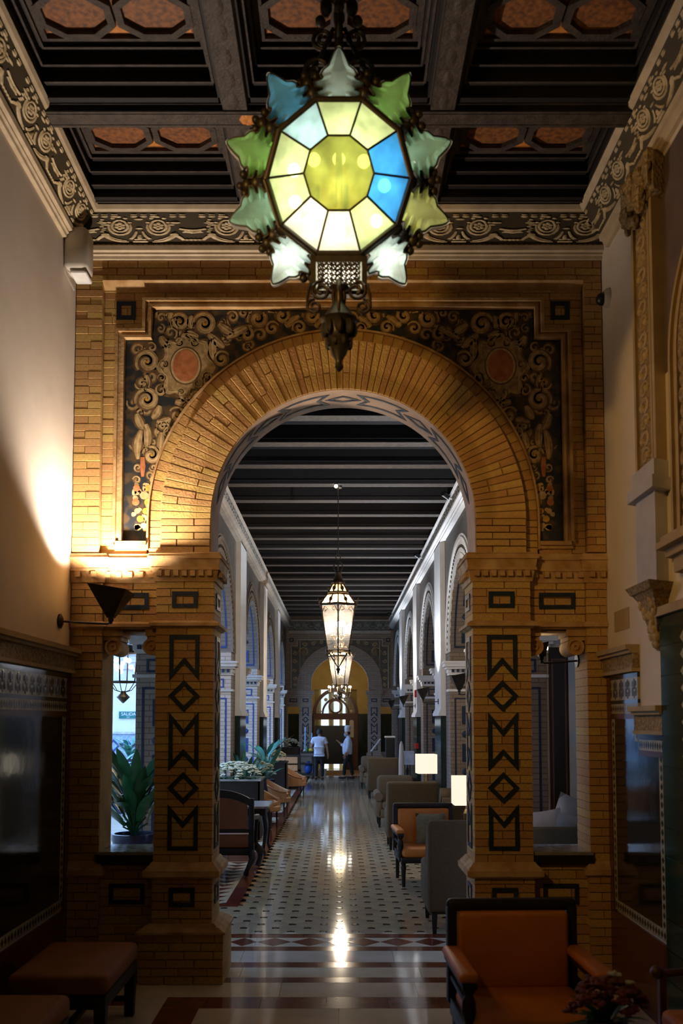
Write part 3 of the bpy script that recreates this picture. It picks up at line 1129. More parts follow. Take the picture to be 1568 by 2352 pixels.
# ---- side windows of the arch wall with brick surround -------------------
def side_bay(s, label):
    a0, a1 = 1.505, 1.945 if s < 0 else 1.965
    ax, bx = sorted((XC + s * a0, XC + s * a1))
    ex = s * HX
    ox0, ox1 = sorted((XC + s * a1, ex))
    t = thing('window_1' if s < 0 else 'window_2', label, 'window', ((ax + bx) / 2, YW, 0), kind='structure')
    cx = (ax + bx) / 2
    off = (cx, YW, 0)
    L = lambda m: m.map(lambda a, b, c: (a - cx, b - YW, c))
    yo = 7.215
    # outer pilaster
    O('core', L(MB().box(ox0 + .01, yo + .015, 0, ox1, YB - .01, 3.4)), M['mortar'], t)
    brick_rect(t, ox0, ox1, .93, 2.796, yo, .38, off=off, length=.2, course=.066)
    brick_rect(t, ox0, ox1, 2.846, 3.175, yo, .38, off=off, length=.2, course=.066)
    brick_rect(t, ox0 - .02, ox1, 0, .83, yo - .02, .4, off=off, length=.21, course=.069)
    # parapet below the sill
    O('core', L(MB().box(ax - .02, YW + .012, 0, bx + .02, YB - .03, .93)), M['mortar'], t)
    brick_rect(t, ax, bx, .43, .93, YW, .32, off=off, length=.23, course=.0715)
    brick_rect(t, ax, bx, 0, .43, YW - .025, .36, off=off, length=.23, course=.0715)
    # lintel
    O('core', L(MB().box(ax - .02, YW + .012, 2.79, bx + .02, YB - .03, 3.4)), M['mortar'], t)
    brick_rect(t, ax, bx, 2.846, 3.175, YW - .01, .33, off=off, length=.23, course=.066)
    for z0, z1, w2 in ((2.969, 3.069, .13), (.605, .735, .125)):
        q = MB()
        inlay(q, stroke([(cx - w2, z0), (cx + w2, z0), (cx + w2, z1), (cx - w2, z1)], .034), face_xz(YW - (.014 if z0 > 2 else .004)), .006)
        O('tile_inlay', L(q), M['navy'], t)
    # mouldings over opening and pilaster
    for nm, prof in (('string_course', ((2.79, 2.805, .0, .02), (2.805, 2.83, .035, .035), (2.83, 2.85, .03, .005))),
                     ('impost', ((3.165, 3.20, .012, .02), (3.20, 3.255, .02, .03), (3.255, 3.275, .04, .04), (3.275, 3.345, .03, .044), (3.345, 3.365, .055, .055), (3.365, 3.40, .045, .03))),
                     ('base_moulding', ((.81, .83, .02, .05), (.83, .875, .05, .05), (.875, .935, .04, .008)))):
        for xa, xb, yy in ((ox0, ox1, yo), (ax, bx, YW - .01)):
            if nm == 'base_moulding' and xa == ax:
                continue
            m_ = MB()
            for z0, z1, o0, o1 in prof:
                e0, e1 = (o0, o1) if xa == ox0 else (0, 0)
                l0, r0 = (e0, 0) if s > 0 else (0, e0)
                l1, r1 = (e1, 0) if s > 0 else (0, e1)
                m_.frustum(xa - l0, yy - o0, xb + r0, YB, z0, xa - l1, yy - o1, xb + r1, YB, z1)
            O(nm, L(m_), M['stone'], t)
    nd = 5
    for k in range(nd):
        xx = ax + (bx - ax) * (k + .5) / nd
        O('dentil', L(MB().box(xx - .02, YW - .066, 3.205, xx + .02, YW - .02, 3.25)), M['stone'], t)
    for k in range(2):
        xx = ox0 + (ox1 - ox0) * (k + .5) / 2
        O('dentil', L(MB().box(xx - .02, yo - .056, 3.205, xx + .02, yo - .01, 3.25)), M['stone'], t)
    # scroll brackets in the upper corners
    for side, xx, sg in ((0, ax, 1), (1, bx, -1)):
        m_ = MB()
        wd = .15 if ((side == 0) == (s < 0)) else .10
        c1, c2 = sorted((xx, xx + sg * wd))
        m_.box(c1, YW + .0, 2.735, c2, YB - .05, 2.79)
        c1, c2 = sorted((xx, xx + sg * wd * .9))
        m_.box(c1, YW + .02, 2.70, c2, YB - .07, 2.735)
        vc = (xx + sg * wd * .52, 2.648)
        m_.arc(vc, .0, .068, 0, 2 * pi, YW + .02, YB - .07, 20, False)
        m_.arc(vc, .05, .070, 0, 2 * pi, YW + .005, YW + .03, 20, False)
        m_.arc(vc, .012, .028, 0, 2 * pi, YW + .005, YW + .03, 12, False)
        O('scroll_bracket', L(m_), M['stone'], t, 35)
    # sill
    O('sill', L(MB().box(ax - .02, YW - .06, .985, bx + .02, YB + .04, 1.01)), M['marble_top'], t)
    sl = MB()
    sl.frustum(ax + .03, YW - .03, bx - .03, YB, .90, ax - .015, YW - .075, bx + .015, YB + .04, .93)
    sl.box(ax - .015, YW - .075, .93, bx + .015, YB + .04, .985)
    O('sill_slab', L(sl), M['ebony'], t)
    return t


side_bay(-1, 'narrow brick-framed opening with a dark sill in front of the leafy plant')
side_bay(1, 'narrow brick-framed opening with a dark sill in front of the pale cushions')

# ---- coffered ceiling -------------------------------------------------
ce = tag(O('ceiling', MB().box(-2.4, -3, 6.47, 2.4, YB, 6.7), M['wood']), 'dark coffered timber ceiling of the hall', 'ceiling', kind='structure')
O('plain_boards', MB().box(-2.3, -3, 6.2, 2.3, 3.45, 6.46), M['wood'], ce)
ROWS = (4.17, 5.305, 6.44)
PXW, PYW, TX, TY = .515, .23, .10, .25
for yy in (3.6025, 4.7375, 5.8725):
    bm0 = O('cross_beam', MB().box(-1.98, yy - .083, ZB - .041, 1.98, yy + .083, 6.46), M['wood'], ce)
    O('beam_soffit', MB().box(-1.98, yy - .080, ZB - .045, 1.98, yy + .080, ZB - .041).box(-1.98, yy - .06, ZB - .049, 1.98, yy - .05, ZB - .045).box(-1.98, yy + .05, ZB - .049, 1.98, yy + .06, ZB - .045), M['wood2'], bm0)  # underside in paler wood, its light from below put into the colour
for yy in ROWS:
    for xx in (-.697, .697):
        bm0 = O('long_beam', MB().box(xx - .083, yy - .484, ZB - .030, xx + .083, yy + .484, 6.46), M['wood'], ce)
        O('beam_soffit', MB().box(xx - .080, yy - .484, ZB - .035, xx + .080, yy + .484, ZB - .030), M['wood2'], bm0)  # paler than the beam sides, as if lit from below
        k = MB()
        for i in range(5):
            k.ball((xx, yy - .4 + i * .2, ZB - .035), .05, 8, 4, (.7, 1.6, .14))
        O('carved_strip', k, M['wood2'], ce, 60)
    for xx in (-1.395, 0, 1.395):
        f = MB()
        for j, (z0, z1) in enumerate(((6.39, 6.445), (6.32, 6.39), (6.25, 6.32), (ZB + .004, 6.25))):
            t0 = j / 4
            ax_, ay_ = PXW + TX * t0, PYW + TY * t0
            bx_, by_ = PXW + TX * (j + 1) / 4 + .0, PYW + TY * (j + 1) / 4
            for sx, sy in ((0, 1), (0, -1), (1, 0), (-1, 0)):
                if sx == 0:
                    y1, y2 = sorted((yy + sy * ay_, yy + sy * by_))
                    f.box(xx - bx_, y1, z0, xx + bx_, y2, 6.46)
                else:
                    x1, x2 = sorted((xx + sx * ax_, xx + sx * bx_))
                    f.box(x1, yy - by_, z0, x2, yy + by_, 6.46)
        O('coffer_frame', f, M['wood'], ce)
        rim = MB()
        for t0, z0 in ((.0, 6.388), (.25, 6.318), (.5, 6.248), (.98, ZB + .002)):
            ax_, ay_ = PXW + TX * t0, PYW + TY * t0
            inlay(rim, stroke([(xx - ax_, yy - ay_), (xx + ax_, yy - ay_), (xx + ax_, yy + ay_), (xx - ax_, yy + ay_)], .016), lambda u, v, d: (u, v, z0 - d), .006)
        O('coffer_moulding', rim, M['wood2'], ce)
        p = O('coffer_panel', MB().box(xx - PXW, yy - PYW, 6.44, xx + PXW, yy + PYW, 6.465), M['orange_panel'], ce)
        b = MB()
        dn = lambda u, v, d: (u, v, 6.441 - d)
        inlay(b, stroke([(xx - PXW + .02, yy - PYW + .02), (xx + PXW - .02, yy - PYW + .02), (xx + PXW - .02, yy + PYW - .02), (xx - PXW + .02, yy + PYW - .02)], .045), dn, .03)
        for sx in (-1, 1):
            cx = xx + sx * .245
            c8 = [(cx - .215, yy - .07), (cx - .095, yy - .165), (cx + .095, yy - .165), (cx + .215, yy - .07), (cx + .215, yy + .07), (cx + .095, yy + .165), (cx - .095, yy + .165), (cx - .215, yy + .07)]
            inlay(b, stroke(c8, .045), dn, .036)
        O('panel_strapwork', b, M['wood2'], p)
        g = MB()
        for tri in ([(-.455, -.17), (-.33, -.17), (-.455, -.09)], [(-.455, .17), (-.33, .17), (-.455, .09)], [(.455, -.17), (.33, -.17), (.455, -.09)], [(.455, .17), (.33, .17), (.455, .09)],
                    [(-.07, -.17), (.07, -.17), (0, -.105)], [(-.07, .17), (.07, .17), (0, .105)]):
            g.ext([(xx + a, yy + c, 6.442) for a, c in tri], (0, 0, -.004))
        O('orange_corner', g, M['orange_bright'], p)
rs = MB()
for k in range(8):
    a = 2 * pi * k / 8
    rs.ball((.03 * cos(a) - .62, 5.8725 + .03 * sin(a), ZB - .045), .03, 6, 4, (1, 1, .25))
O('painted_rosette', rs, M['orange_bright'], ce, 60)
# ================================================================ THE GALLERY (beyond the arch)
GC = .03
FACE, PLANE, THICK = 1.905, 2.0, .54
GE = 33.3
GZ = 5.79
BAYS = [9.65 + 5.27 * k for k in range(5)]
PILS = [12.285 + 5.27 * k for k in range(4)]
AR, AZ = 1.45, 3.30

# ---- floor of octagon tiles and black dots --------------------------------
gf = tag(O('floor', MB().box(-2.6, 8.0, -.12, 3.4, GE + 5.5, -.022), M['mortar']), 'polished gallery floor of pale octagon tiles with small black dots', 'floor', kind='structure')
SX, SY = .316, .158
h = .036


def octo(m, x, y):
    a, b = SX / 2, SY
    g = .0015
    pts = [(a - h - g, h), (a - h - g, -h), (h, -b + h + g), (-h, -b + h + g), (-a + h + g, -h), (-a + h + g, h), (-h, b - h - g), (h, b - h - g)]
    return m.ext([(x + p, y + q, -.02) for p, q in pts], (0, 0, .02))


def dot(m, x, y):
    q = h * .94
    return m.ext([(x + q, y, -.02), (x, y + q, -.02), (x - q, y, -.02), (x, y - q, -.02)], (0, 0, .0212))


OCT, DOT = mesh('tile', octo(MB(), 0, 0), M['tile_pale']), mesh('dot_tile', dot(MB(), 0, 0), M['dot'])
far_t, far_d = MB(), MB()
nt_, nd_ = 0, 0
for j in range(-1, 158):
    y = 8.87 + SY * j
    if y > GE + .2:
        break
    wid = 1.04 if y < 10.15 else 1.30
    for i in range(-9, 10):
        x = -.784 + SX * i + (SX / 2 if j % 2 else 0)
        xl = -2.0 if y < 10.2 else -1.13
        if not (xl < x < 1.75) or y < 8.81:
            continue
        if y > 8.82 and x > xl + .02:
            if nd_ < 300 and abs(x) < 1.35:
                link('dot_tile', DOT, gf, (x, y, 0))
                nd_ += 1
            else:
                dot(far_d, x, y)
        xt = x + SX / 2
        if xt < xl + .1:
            continue
        if nt_ < 300 and abs(xt) < 1.35:
            link('tile', OCT, gf, (xt, y, 0))
            nt_ += 1
        else:
            octo(far_t, xt, y)
O('tile_field', far_t, M['tile_pale'], gf)['kind'] = 'stuff'
O('dot_field', far_d, M['dot'], gf)['kind'] = 'stuff'
# straight edge against the red band
for k in range(-7, 8):
    O('slab', MB().ext([(-.784 + SX * k - .12, 8.778, -.02), (-.784 + SX * k + .12, 8.778, -.02), (-.784 + SX * k, 8.86, -.02)], (0, 0, .0195)), M['marble'], gf)
# red border strip and triangle pattern on the window side
for k in range(22):
    y0 = 10.2 + k
    O('border_slab', MB().box(-1.27, y0, -.02, -1.115, y0 + .997, .001), M['marble_red'], gf)
    if k < 3 or (k % 5) in (0, 1):
        O('side_slab', MB().box(-2.0, y0, -.02, -1.272, y0 + .997, .0), M['marble'], gf)
        for q in range(4):
            O('triangle_tile', MB().ext([(-2.0, y0 + q * .25, -.01), (-1.6, y0 + q * .25, -.01), (-1.8, y0 + q * .25 + .2, -.01)], (0, 0, .0112)), M['marble_red'], gf)
            O('triangle_tile', MB().ext([(-1.58, y0 + q * .25 + .2, -.01), (-1.3, y0 + q * .25 + .2, -.01), (-1.44, y0 + q * .25 + .02, -.01)], (0, 0, .0112)), M['marble_red'], gf)
    else:
        O('side_slab', MB().box(-2.0, y0, -.02, -1.272, y0 + .997, .0), M['marble_red' if k % 2 else 'marble'], gf)
O('border_slab', MB().box(-2.0, 10.04, -.02, -1.115, 10.198, .001), M['marble_red'], gf)
for k in range(4):      # thresholds into the patio arches and niches
    O('side_slab', MB().box(1.76, 8.8 + k * 6.2, -.02, 3.3, 14.99 + k * 6.2, 0), M['marble'], gf)

# ---- ceiling with joists ---------------------------------------------------
gc = tag(O('ceiling', MB().box(-2.7, YB - .02, 6.02, 3.4, GE + .3, 6.3), M['wood']), 'black timber gallery ceiling with evenly spaced joists', 'ceiling', kind='structure')
JO = mesh('beam', MB().box(-1.9, -.105, GZ + .005, 1.96, .105, 6.02).box(-1.9, -.12, GZ + .05, 1.96, -.1, GZ + .06), M['wood'])
JS = mesh('beam_soffit', MB().box(-1.9, -.10, GZ, 1.96, .10, GZ + .005), M['wood2'])  # joist undersides coloured paler to show lantern light on them
for k in range(23):
    y = 8.80 + 1.058 * k
    link('beam_soffit', JS, link('beam', JO, gc, (0, y, 0)))


# ---- side walls ------------------------------------------------------------
def side_wall(s, label, name):
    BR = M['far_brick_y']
    x0 = GC + s * PLANE
    x1 = GC + s * (PLANE + THICK)
    lo_, hi_ = sorted((x0, x1))
    q = MB()
    ys = [YB - .02]
    for c in BAYS:
        ys += [c - AR * cos(radians(a)) for a in range(0, 181, 6)]
    ys.append(GE + .05)
    ys = sorted(set(round(y, 4) for y in ys if y < GE + .06))

    def az(y):
        for c in BAYS:
            if abs(y - c) <= AR + 1e-4:
                return AZ + sqrt(max(0, AR * AR - (y - c) ** 2))
        return None
    for a, b in zip(ys[:-1], ys[1:]):
        m_ = (a + b) / 2
        inn = any(abs(m_ - c) < AR for c in BAYS) or m_ < BAYS[0]
        za = (az(a) or AZ) if inn else -.1
        zb = (az(b) or AZ) if inn else -.1
        q.hexa([(lo_, a, za), (hi_, a, za), (hi_, b, zb), (lo_, b, zb), (lo_, a, 6.05), (hi_, a, 6.05), (hi_, b, 6.05), (lo_, b, 6.05)])
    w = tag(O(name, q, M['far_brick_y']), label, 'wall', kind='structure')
    for k, c in enumerate(BAYS):
        # spandrel field, archivolt ring with beads
        sp = MB()
        ang = [radians(a) for a in range(0, 181, 6)]
        R = 1.86
        for a, b in zip(ang[:-1], ang[1:]):
            p = [(c + R * cos(a), AZ + R * sin(a)), (c + R * cos(b), AZ + R * sin(b))]
            sp.quad(*[(x0 - s * .006, yy, zz) for yy, zz in (p[0], p[1], (p[1][0], 5.47), (p[0][0], 5.47))])
        O('carved_spandrel', sp, M['grey_spandrel'], w)
        ring = MB()
        for r0, r1, d in ((AR, AR + .09, .03), (AR + .09, AR + .30, .015), (AR + .30, AR + .36, .045), (AR + .36, AR + .41, .02)):
            for a, b in zip(ang[:-1], ang[1:]):
                P = lambda r, t, d_: (x0 - s * d_, c + r * cos(t), AZ + r * sin(t))
                ring.hexa([P(r0, a, -.01), P(r1, a, -.01), P(r1, b, -.01), P(r0, b, -.01), P(r0, a, d), P(r1, a, d), P(r1, b, d), P(r0, b, d)])
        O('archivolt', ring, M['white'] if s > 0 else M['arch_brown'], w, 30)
        bead = MB()
        for j in range(46):
            t = pi * (j + .5) / 46
            bead.box(*[v for v in (min(x0 - s * .03, x0 - s * .012), c + (AR + .20) * cos(t) - .022, AZ + (AR + .20) * sin(t) - .022)], max(x0 - s * .03, x0 - s * .012), c + (AR + .20) * cos(t) + .022, AZ + (AR + .20) * sin(t) + .022)
        O('bead_course', bead, M['wood2'], w)['kind'] = 'stuff'
        inl = M['blue'] if (s < 0 and k > 0) else M['navy']  # inlays coloured darker on jambs out of the daylight
        # far jamb (faces the hall) : brick facing, imposts and navy inlays
        yj = c + AR
        jb = MB()
        jb.quad((lo_, yj - .004, 0), (hi_, yj - .004, 0), (hi_, yj - .004, AZ), (lo_, yj - .004, AZ))
        O('jamb_facing', jb, M['shaded_brick'] if s > 0 or k == 0 else M['far_brick'], w)  # shade on the first and niche-side jambs is in the brick colour
        cap = MB()
        for yy in ((c + AR,) if k == 0 else (c - AR, c + AR)):
            d = -1 if yy > c else 1
            for z0, z1, o in ((2.88, 2.92, .03), (2.92, 2.99, .05), (2.99, 3.03, .09), (3.03, 3.09, .14), (3.09, 3.13, .16)):
                y1, y2 = sorted((yy - d * .25, yy + d * o))
                cap.box(lo_ - o * .8, y1, z0, hi_ + o * .8, y2, z1)
            for z0, z1, o in ((2.58, 2.62, .04),):
                y1, y2 = sorted((yy - d * .25, yy + d * o))
                cap.box(lo_ - o, y1, z0, hi_ + o, y2, z1)
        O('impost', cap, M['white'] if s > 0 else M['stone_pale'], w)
        dn = MB()
        for j in range(6):
            xx = lo_ + THICK * (j + .5) / 6
            dn.box(xx - .022, yj - .085, 2.93, xx + .022, yj - .04, 2.98)
        O('dentil_row', dn, M['navy'], w)['kind'] = 'stuff'
        jx = (lo_ + hi_) / 2
        jf = lambda u, v, d: (jx + u, yj - .005 - d, v)
        for z0, z1, nm in ((.35, 2.45, 'inlay_frame'), (2.66, 2.80, 'inlay_frame')):
            m_ = MB()
            hw_ = .18 if z1 < 2.5 else .13
            inlay(m_, stroke([(-hw_, z0), (hw_, z0), (hw_, z1), (-hw_, z1)], .028), jf, .006)
            O(nm, m_, inl, w)
        for j in range(3):
            zz = .62 + j * .68
            O('inlay_block', inlay(MB(), [[(-.06, zz), (.06, zz), (.06, zz + .33), (-.06, zz + .33)]], jf, .008), inl, w)
            if j < 2:
                O('inlay_boss', MB().ball((jx, yj - .006, zz + .50), .065, 12, 6, (1, .4, 1)), inl, w, 60)
        # inlays on the curved soffit (far half)
        for j in range(6):
            t0 = radians(12 + j * 14)
            cf = lambda u, v, d: (jx + u, c + (AR - .003 - d) * cos(v), AZ + (AR - .003 - d) * sin(v))
            if j % 2:
                O('inlay_boss', MB().ball((jx, c + (AR - .006) * cos(t0), AZ + (AR - .006) * sin(t0)), .06, 10, 6), inl, w, 60)
            else:
                O('inlay_block', inlay(MB(), [[(-.06, t0 - .10), (.06, t0 - .10), (.06, t0 + .10), (-.06, t0 + .10)]], cf, .008), inl, w)
        m_ = MB()
        sg = [(t, t + .07) for t in [radians(3) + .07 * i for i in range(20)]]
        for u0 in (-.18, .18):
            for a, b in sg:
                inlay(m_, [[(u0 - .014, a), (u0 + .014, a), (u0 + .014, b), (u0 - .014, b)]], cf, .006)
        for uu in [(-.18, .18)]:
            a, b = radians(3), radians(3) + .025
            inlay(m_, [[(-.18, a), (.18, a), (.18, b), (-.18, b)]], cf, .006)
        O('inlay_line', m_, inl, w)
    # lintel band and cornice
    f0, f1 = sorted((GC + s * FACE, x0 + s * .02))
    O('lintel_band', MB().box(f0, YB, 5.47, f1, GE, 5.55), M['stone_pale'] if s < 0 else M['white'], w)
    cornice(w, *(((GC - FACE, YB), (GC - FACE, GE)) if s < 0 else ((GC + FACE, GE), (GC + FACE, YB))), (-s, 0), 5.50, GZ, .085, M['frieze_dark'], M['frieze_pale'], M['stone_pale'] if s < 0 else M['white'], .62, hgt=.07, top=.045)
    return w


M['stone_pale'] = mat('pale_stone', (.46, .40, .33), .75, (.38, .32, .26), 5)
gl = side_wall(-1, 'pale brick gallery arcade open to the daylit patio', 'wall_left')
gr = side_wall(1, 'pale brick gallery wall with arched niches behind the armchairs', 'wall_right')


# pilasters
def pilaster(s, y, label, n):
    wd = 1.05
    a, b = sorted((GC + s * FACE, GC + s * (PLANE - .0)))
    t = thing('pilaster', label, 'pilaster', ((a + b) / 2, y, 0), 0, 'tall pale pilasters along the gallery', 'structure')
    cx = (a + b) / 2
    hx = (b - a) / 2
    O('shaft', MB().box(-hx, -wd / 2, 2.2, hx, wd / 2, 5.50), M['white'], t)
    m_ = MB()
    for z0, z1, o in ((2.14, 2.2, .045), (2.2, 2.24, .03), (2.24, 2.27, .012)):
        m_.box(-hx - o, -wd / 2 - o * .6, z0, hx + o, wd / 2 + o * .6, z1)
    O('base_moulding', m_, M['white'], t)
    O('dado_core', MB().box(-hx + .004, -wd / 2 + .004, 0, hx - .004, wd / 2 - .004, 2.14), M['tile_black'], t)
    tl = []
    for r in range(8):
        for k in range(4):
            y0 = -wd / 2 + wd * k / 4
            z0 = r * 2.14 / 8
            xa, xb = sorted((-s * hx, -s * (hx + .006)))
            O('tile', MB().box(xa, y0 + .003, z0 + .003, xb, y0 + wd / 4 - .003, z0 + 2.14 / 8 - .003), M['tile_green'], t)
        O('side_tile', MB().box(-hx, -wd / 2 - .006, r * 2.14 / 8 + .003, hx, -wd / 2, (r + 1) * 2.14 / 8 - .003), M['tile_black'], t)
    return t


ORD = ['first', 'second', 'third', 'fourth']
for k, y in enumerate(PILS):
    pilaster(-1, y, 'white pilaster on the patio side, %s from the brick arch' % ORD[k], k)
    pilaster(1, y, 'bluish white pilaster over green tiles on the armchair side, %s from the brick arch' % ORD[k], k)

# niches behind the right-hand arches
nx = 3.05
for k, c in enumerate(BAYS):
    y0, y1 = c - AR - .02, c + AR + .02
    nb = MB()
    nb.box(nx, y0 - .3, -.1, nx + .15, y1 + .3, 5.2)
    nb.box(GC + PLANE + THICK - .01, y0 - .35, -.1, nx + .1, y0 - .0, 5.2)
    nb.box(GC + PLANE + THICK - .01, y1 + .0, -.1, nx + .1, y1 + .35, 5.2)
    nb.box(GC + PLANE + THICK - .01, y0 - .3, 4.9, nx + .1, y1 + .3, 5.2)
    nw = tag(O('niche_lining', nb, M['white']), 'white lined arched niche, %s from the brick arch' % (ORD + ['fifth'])[k], 'niche', kind='structure')
    # tiled dado on the back of the niche
    O('tile_dado', MB().box(nx - .02, y0, 0, nx, y1, 1.75), M['grey_tile'] if 'grey_tile' in M else M['tile_black'], nw)
    O('dado_rail', MB().box(nx - .06, y0, 1.75, nx, y1, 1.83), M['white'], nw)

# what the window beside the cushions shows: jamb, dark shutter, pale casing
c0 = BAYS[0] + AR
door = thing('wooden_shutter', 'tall dark wooden shutter standing open in the niche behind the pale cushions', 'shutter', (2.65, c0 - .06, 0))
sh = MB().box(-.06, -.03, 0, .16, .03, 2.95)
O('leaf', sh, M['ebony'], door)
m_ = MB()
inlay(m_, stroke([(-.03, .15), (.13, .15), (.13, 2.8), (-.03, 2.8)], .02), lambda u, v, d: (u, -.03 - d, v), .008)
O('leaf_moulding', m_, M['door_wood'], door)
cas = tag(O('trim_4', MB().box(2.82, c0 - .08, 0, 2.92, c0 + .0, 3.0), M['white']), 'pale vertical casing beside the dark shutter', 'casing', kind='structure')

# ---- end wall of the gallery ---------------------------------------------------
ZF = .927
ew = MB()
exs = sorted(set([-2.6, 2.66, -1.94 + XC, -1.505 + XC, 1.505 + XC, 1.94 + XC, XC - 1.067, XC + 1.067] + [round(XC + 1.067 * sin(radians(a)), 4) for a in range(-84, 85, 6)]))
for a, b in zip(exs[:-1], exs[1:]):
    m_ = abs((a + b) / 2 - XC)
    if m_ < 1.067:
        f = lambda x: ZS * ZF + sqrt(max(0, 1.067 ** 2 - (x - XC) ** 2)) * .95
        za, zb = f(a), f(b)
    elif 1.505 < m_ < 1.94:
        za = zb = 2.77 * ZF
        ew.box(a, GE, 0, b, GE + .4, .95 * ZF)
    else:
        za = zb = 0
    ew.hexa([(a, GE, za), (b, GE, zb), (b, GE + .4, zb), (a, GE + .4, za), (a, GE, 6.05), (b, GE, 6.05), (b, GE + .4, 6.05), (a, GE + .4, 6.05)])
ewo = tag(O('wall_end', ew, M['end_brick']), 'brick end wall of the gallery with a second round arch and dark spandrels', 'wall', kind='structure')
fz = lambda y: (lambda u, v, d: (XC + u, y - d, v * ZF))
for s in (-1, 1):
    q = MB()
    pts = [(s * 1.80, 3.50), (s * 1.80, 5.196), (s * 1.58, 5.196), (s * 1.58, 5.454), (0, 5.454)]
    arcp = [(s * 1.55 * sin(radians(a)), ZS + .02 + 1.50 * cos(radians(a))) for a in range(0, 91, 10)]
    for i in range(9):
        x_a, x_b = abs(arcp[i][0]), abs(arcp[i + 1][0])
        if x_b < 1.5:
            q.quad(*[fz(GE - .002)(*p, 0) for p in (arcp[i], arcp[i + 1], (arcp[i + 1][0], 5.454), (arcp[i][0], 5.454))])
    q.quad(*[fz(GE - .002)(*p, 0) for p in ((s * 1.50, 4.05), (s * 1.58, 3.9), (s * 1.58, 5.454), (s * 1.50, 5.454))])
    q.quad(*[fz(GE - .002)(*p, 0) for p in ((s * 1.58, 3.5), (s * 1.80, 3.5), (s * 1.80, 5.196), (s * 1.58, 5.196))])
    p_ = O('spandrel_panel', q, M['panel_ground'], ewo)
    q = MB()
    for c, r, a0 in (((1.3, 5.25), .1, 0), ((1.0, 5.32), .09, 2), ((.7, 5.35), .08, 1), ((.4, 5.36), .07, 3), ((1.68, 4.9), .09, 1), ((1.68, 4.6), .09, 3), ((1.68, 4.2), .08, 0), ((1.68, 3.9), .08, 2), ((1.68, 3.65), .07, 2), ((1.33, 4.97), .2, 0)):
        pp = [(s * (c[0] + r * (1 - t * .8) * cos(a0 + 8 * t)), c[1] + r * (1 - t * .8) * sin(a0 + 8 * t)) for t in [i / 12 for i in range(13)]]
        inlay(q, stroke(pp, .03, False), fz(GE - .002), .004)
    O('scroll_painting', q, M['paint_tan'], p_)['kind'] = 'stuff'
    O('medallion', MB().ball((XC + s * 1.33, GE - .004, 4.97 * ZF), .13, 14, 8, (.9, .05, 1.2)), M['paint_brown'], p_, 60)
    q = MB()
    inlay(q, stroke(pts, .04, False), fz(GE), .05)
    O('panel_moulding', q, M['stone_pale'], ewo)
    q = MB()
    inlay(q, stroke([(s * 1.80 - .06, 5.385), (s * 1.80 + .06, 5.385), (s * 1.80 + .06, 5.505), (s * 1.80 - .06, 5.505)], .034), fz(GE), .01)
    O('tile_inlay', q, M['navy'], ewo)
    pm = MB()
    for u0, u1 in ((1.03, 1.51), (1.935, 2.1)):
        a, b = sorted((XC + s * u0, XC + s * u1))
        pm.box(a, GE - .05, 0, b, GE, 3.17 * ZF)
        for z0, z1, o in ((3.17, 3.27, .03), (3.27, 3.40, .08), (2.79, 2.85, .03), (.81, .93, .05), (0, .4, .08)):
            pm.box(a - o, GE - .05 - o, z0 * ZF, b + o, GE, z1 * ZF)
    a, b = sorted((XC + s * 1.51, XC + s * 1.935))
    pm.box(a, GE - .02, 2.79 * ZF, b, GE, 3.40 * ZF)
    O('pier_facing', pm, M['end_brick'], ewo)
    for mo in MOT:
        q = MB()
        inlay(q, stroke([(s * 1.27 + a_, z) for a_, z in mo], .036), fz(GE - .051), .006)
        O('tile_inlay', q, M['navy'], ewo)
    for cc, wd_ in ((1.27, .09), (1.72, .13)):
        q = MB()
        inlay(q, stroke([(s * cc - wd_, 2.969), (s * cc + wd_, 2.969), (s * cc + wd_, 3.069), (s * cc - wd_, 3.069)], .034), fz(GE - .051), .006)
        O('tile_inlay', q, M['navy'], ewo)
rg = MB().arc((0, 0), 1.067, 1.48, 0, pi, GE - .06, GE, 40)
rg.arc((0, 0), 1.48, 1.56, 0, pi, GE - .09, GE, 40)
rg.map(lambda a, b, c: (XC + a, b, ZS * ZF + c * .95))
O('arch_ring', rg, M['end_brick'], ewo, 30)
cornice(ewo, (GC - FACE, GE), (GC + FACE, GE), (0, -1), 5.30, GZ, .14, M['frieze_dark'], M['frieze_pale'], M['stone_pale'], .7)

# ---- room beyond: ochre wall, dark dado, wooden door with fanlight ------------------
DY = 37.6
bx = MB()
bx.box(-2.6, DY, -.1, -1.03, DY + .2, 5.2)
bx.box(.76, DY, -.1, 2.6, DY + .2, 5.2)
bx.box(-1.03, DY, 3.35, .76, DY + .2, 5.2)
wo = tag(O('wall_far', bx, M['yellow_wall']), 'ochre painted wall around the arched wooden door at the far end', 'wall', kind='structure')
sd = MB()
for s in (-1, 1):
    a, b = sorted((s * 2.3, s * 2.6))
    sd.box(a, GE + .4, -.1, b, DY + .2, 5.2)
tag(O('wall_vestibule', sd, M['yellow_wall']), 'ochre side walls of the small room beyond the end arch', 'wall', kind='structure')
tag(O('ceiling', MB().box(-2.6, GE + .4, 5.0, 2.6, DY + .2, 5.2), M['yellow_wall']), 'plain ceiling of the small room beyond the end arch', 'ceiling', kind='structure')
for a, b in ((.80, 2.3), (-2.3, -1.05)):
    O('dado', MB().box(a, DY - .03, 0, b, DY, 2.33), M['tile_black'], wo)
dr = thing('door_1', 'arched reddish wooden door with a glazed fanlight at the far end', 'door', (-.14, DY, 0), kind='structure')
RC = 2.33
f = MB()
Rz = 1.06
dm = lambda a, b, c: (a, b, RC + c * Rz / .93)
rr = MB().arc((0, 0), .80, .93, 0, pi, -.10, .1, 36)
rr.arc((0, 0), .50, .58, 0, pi, -.06, .04, 30)
rr.map(dm)
f.join(rr)
ci = MB().arc((0, .30), .225, .30, 0, 2 * pi, -.07, .05, 28, False)
ci.map(lambda a, b, c: (a, b, RC + c))
f.join(ci)
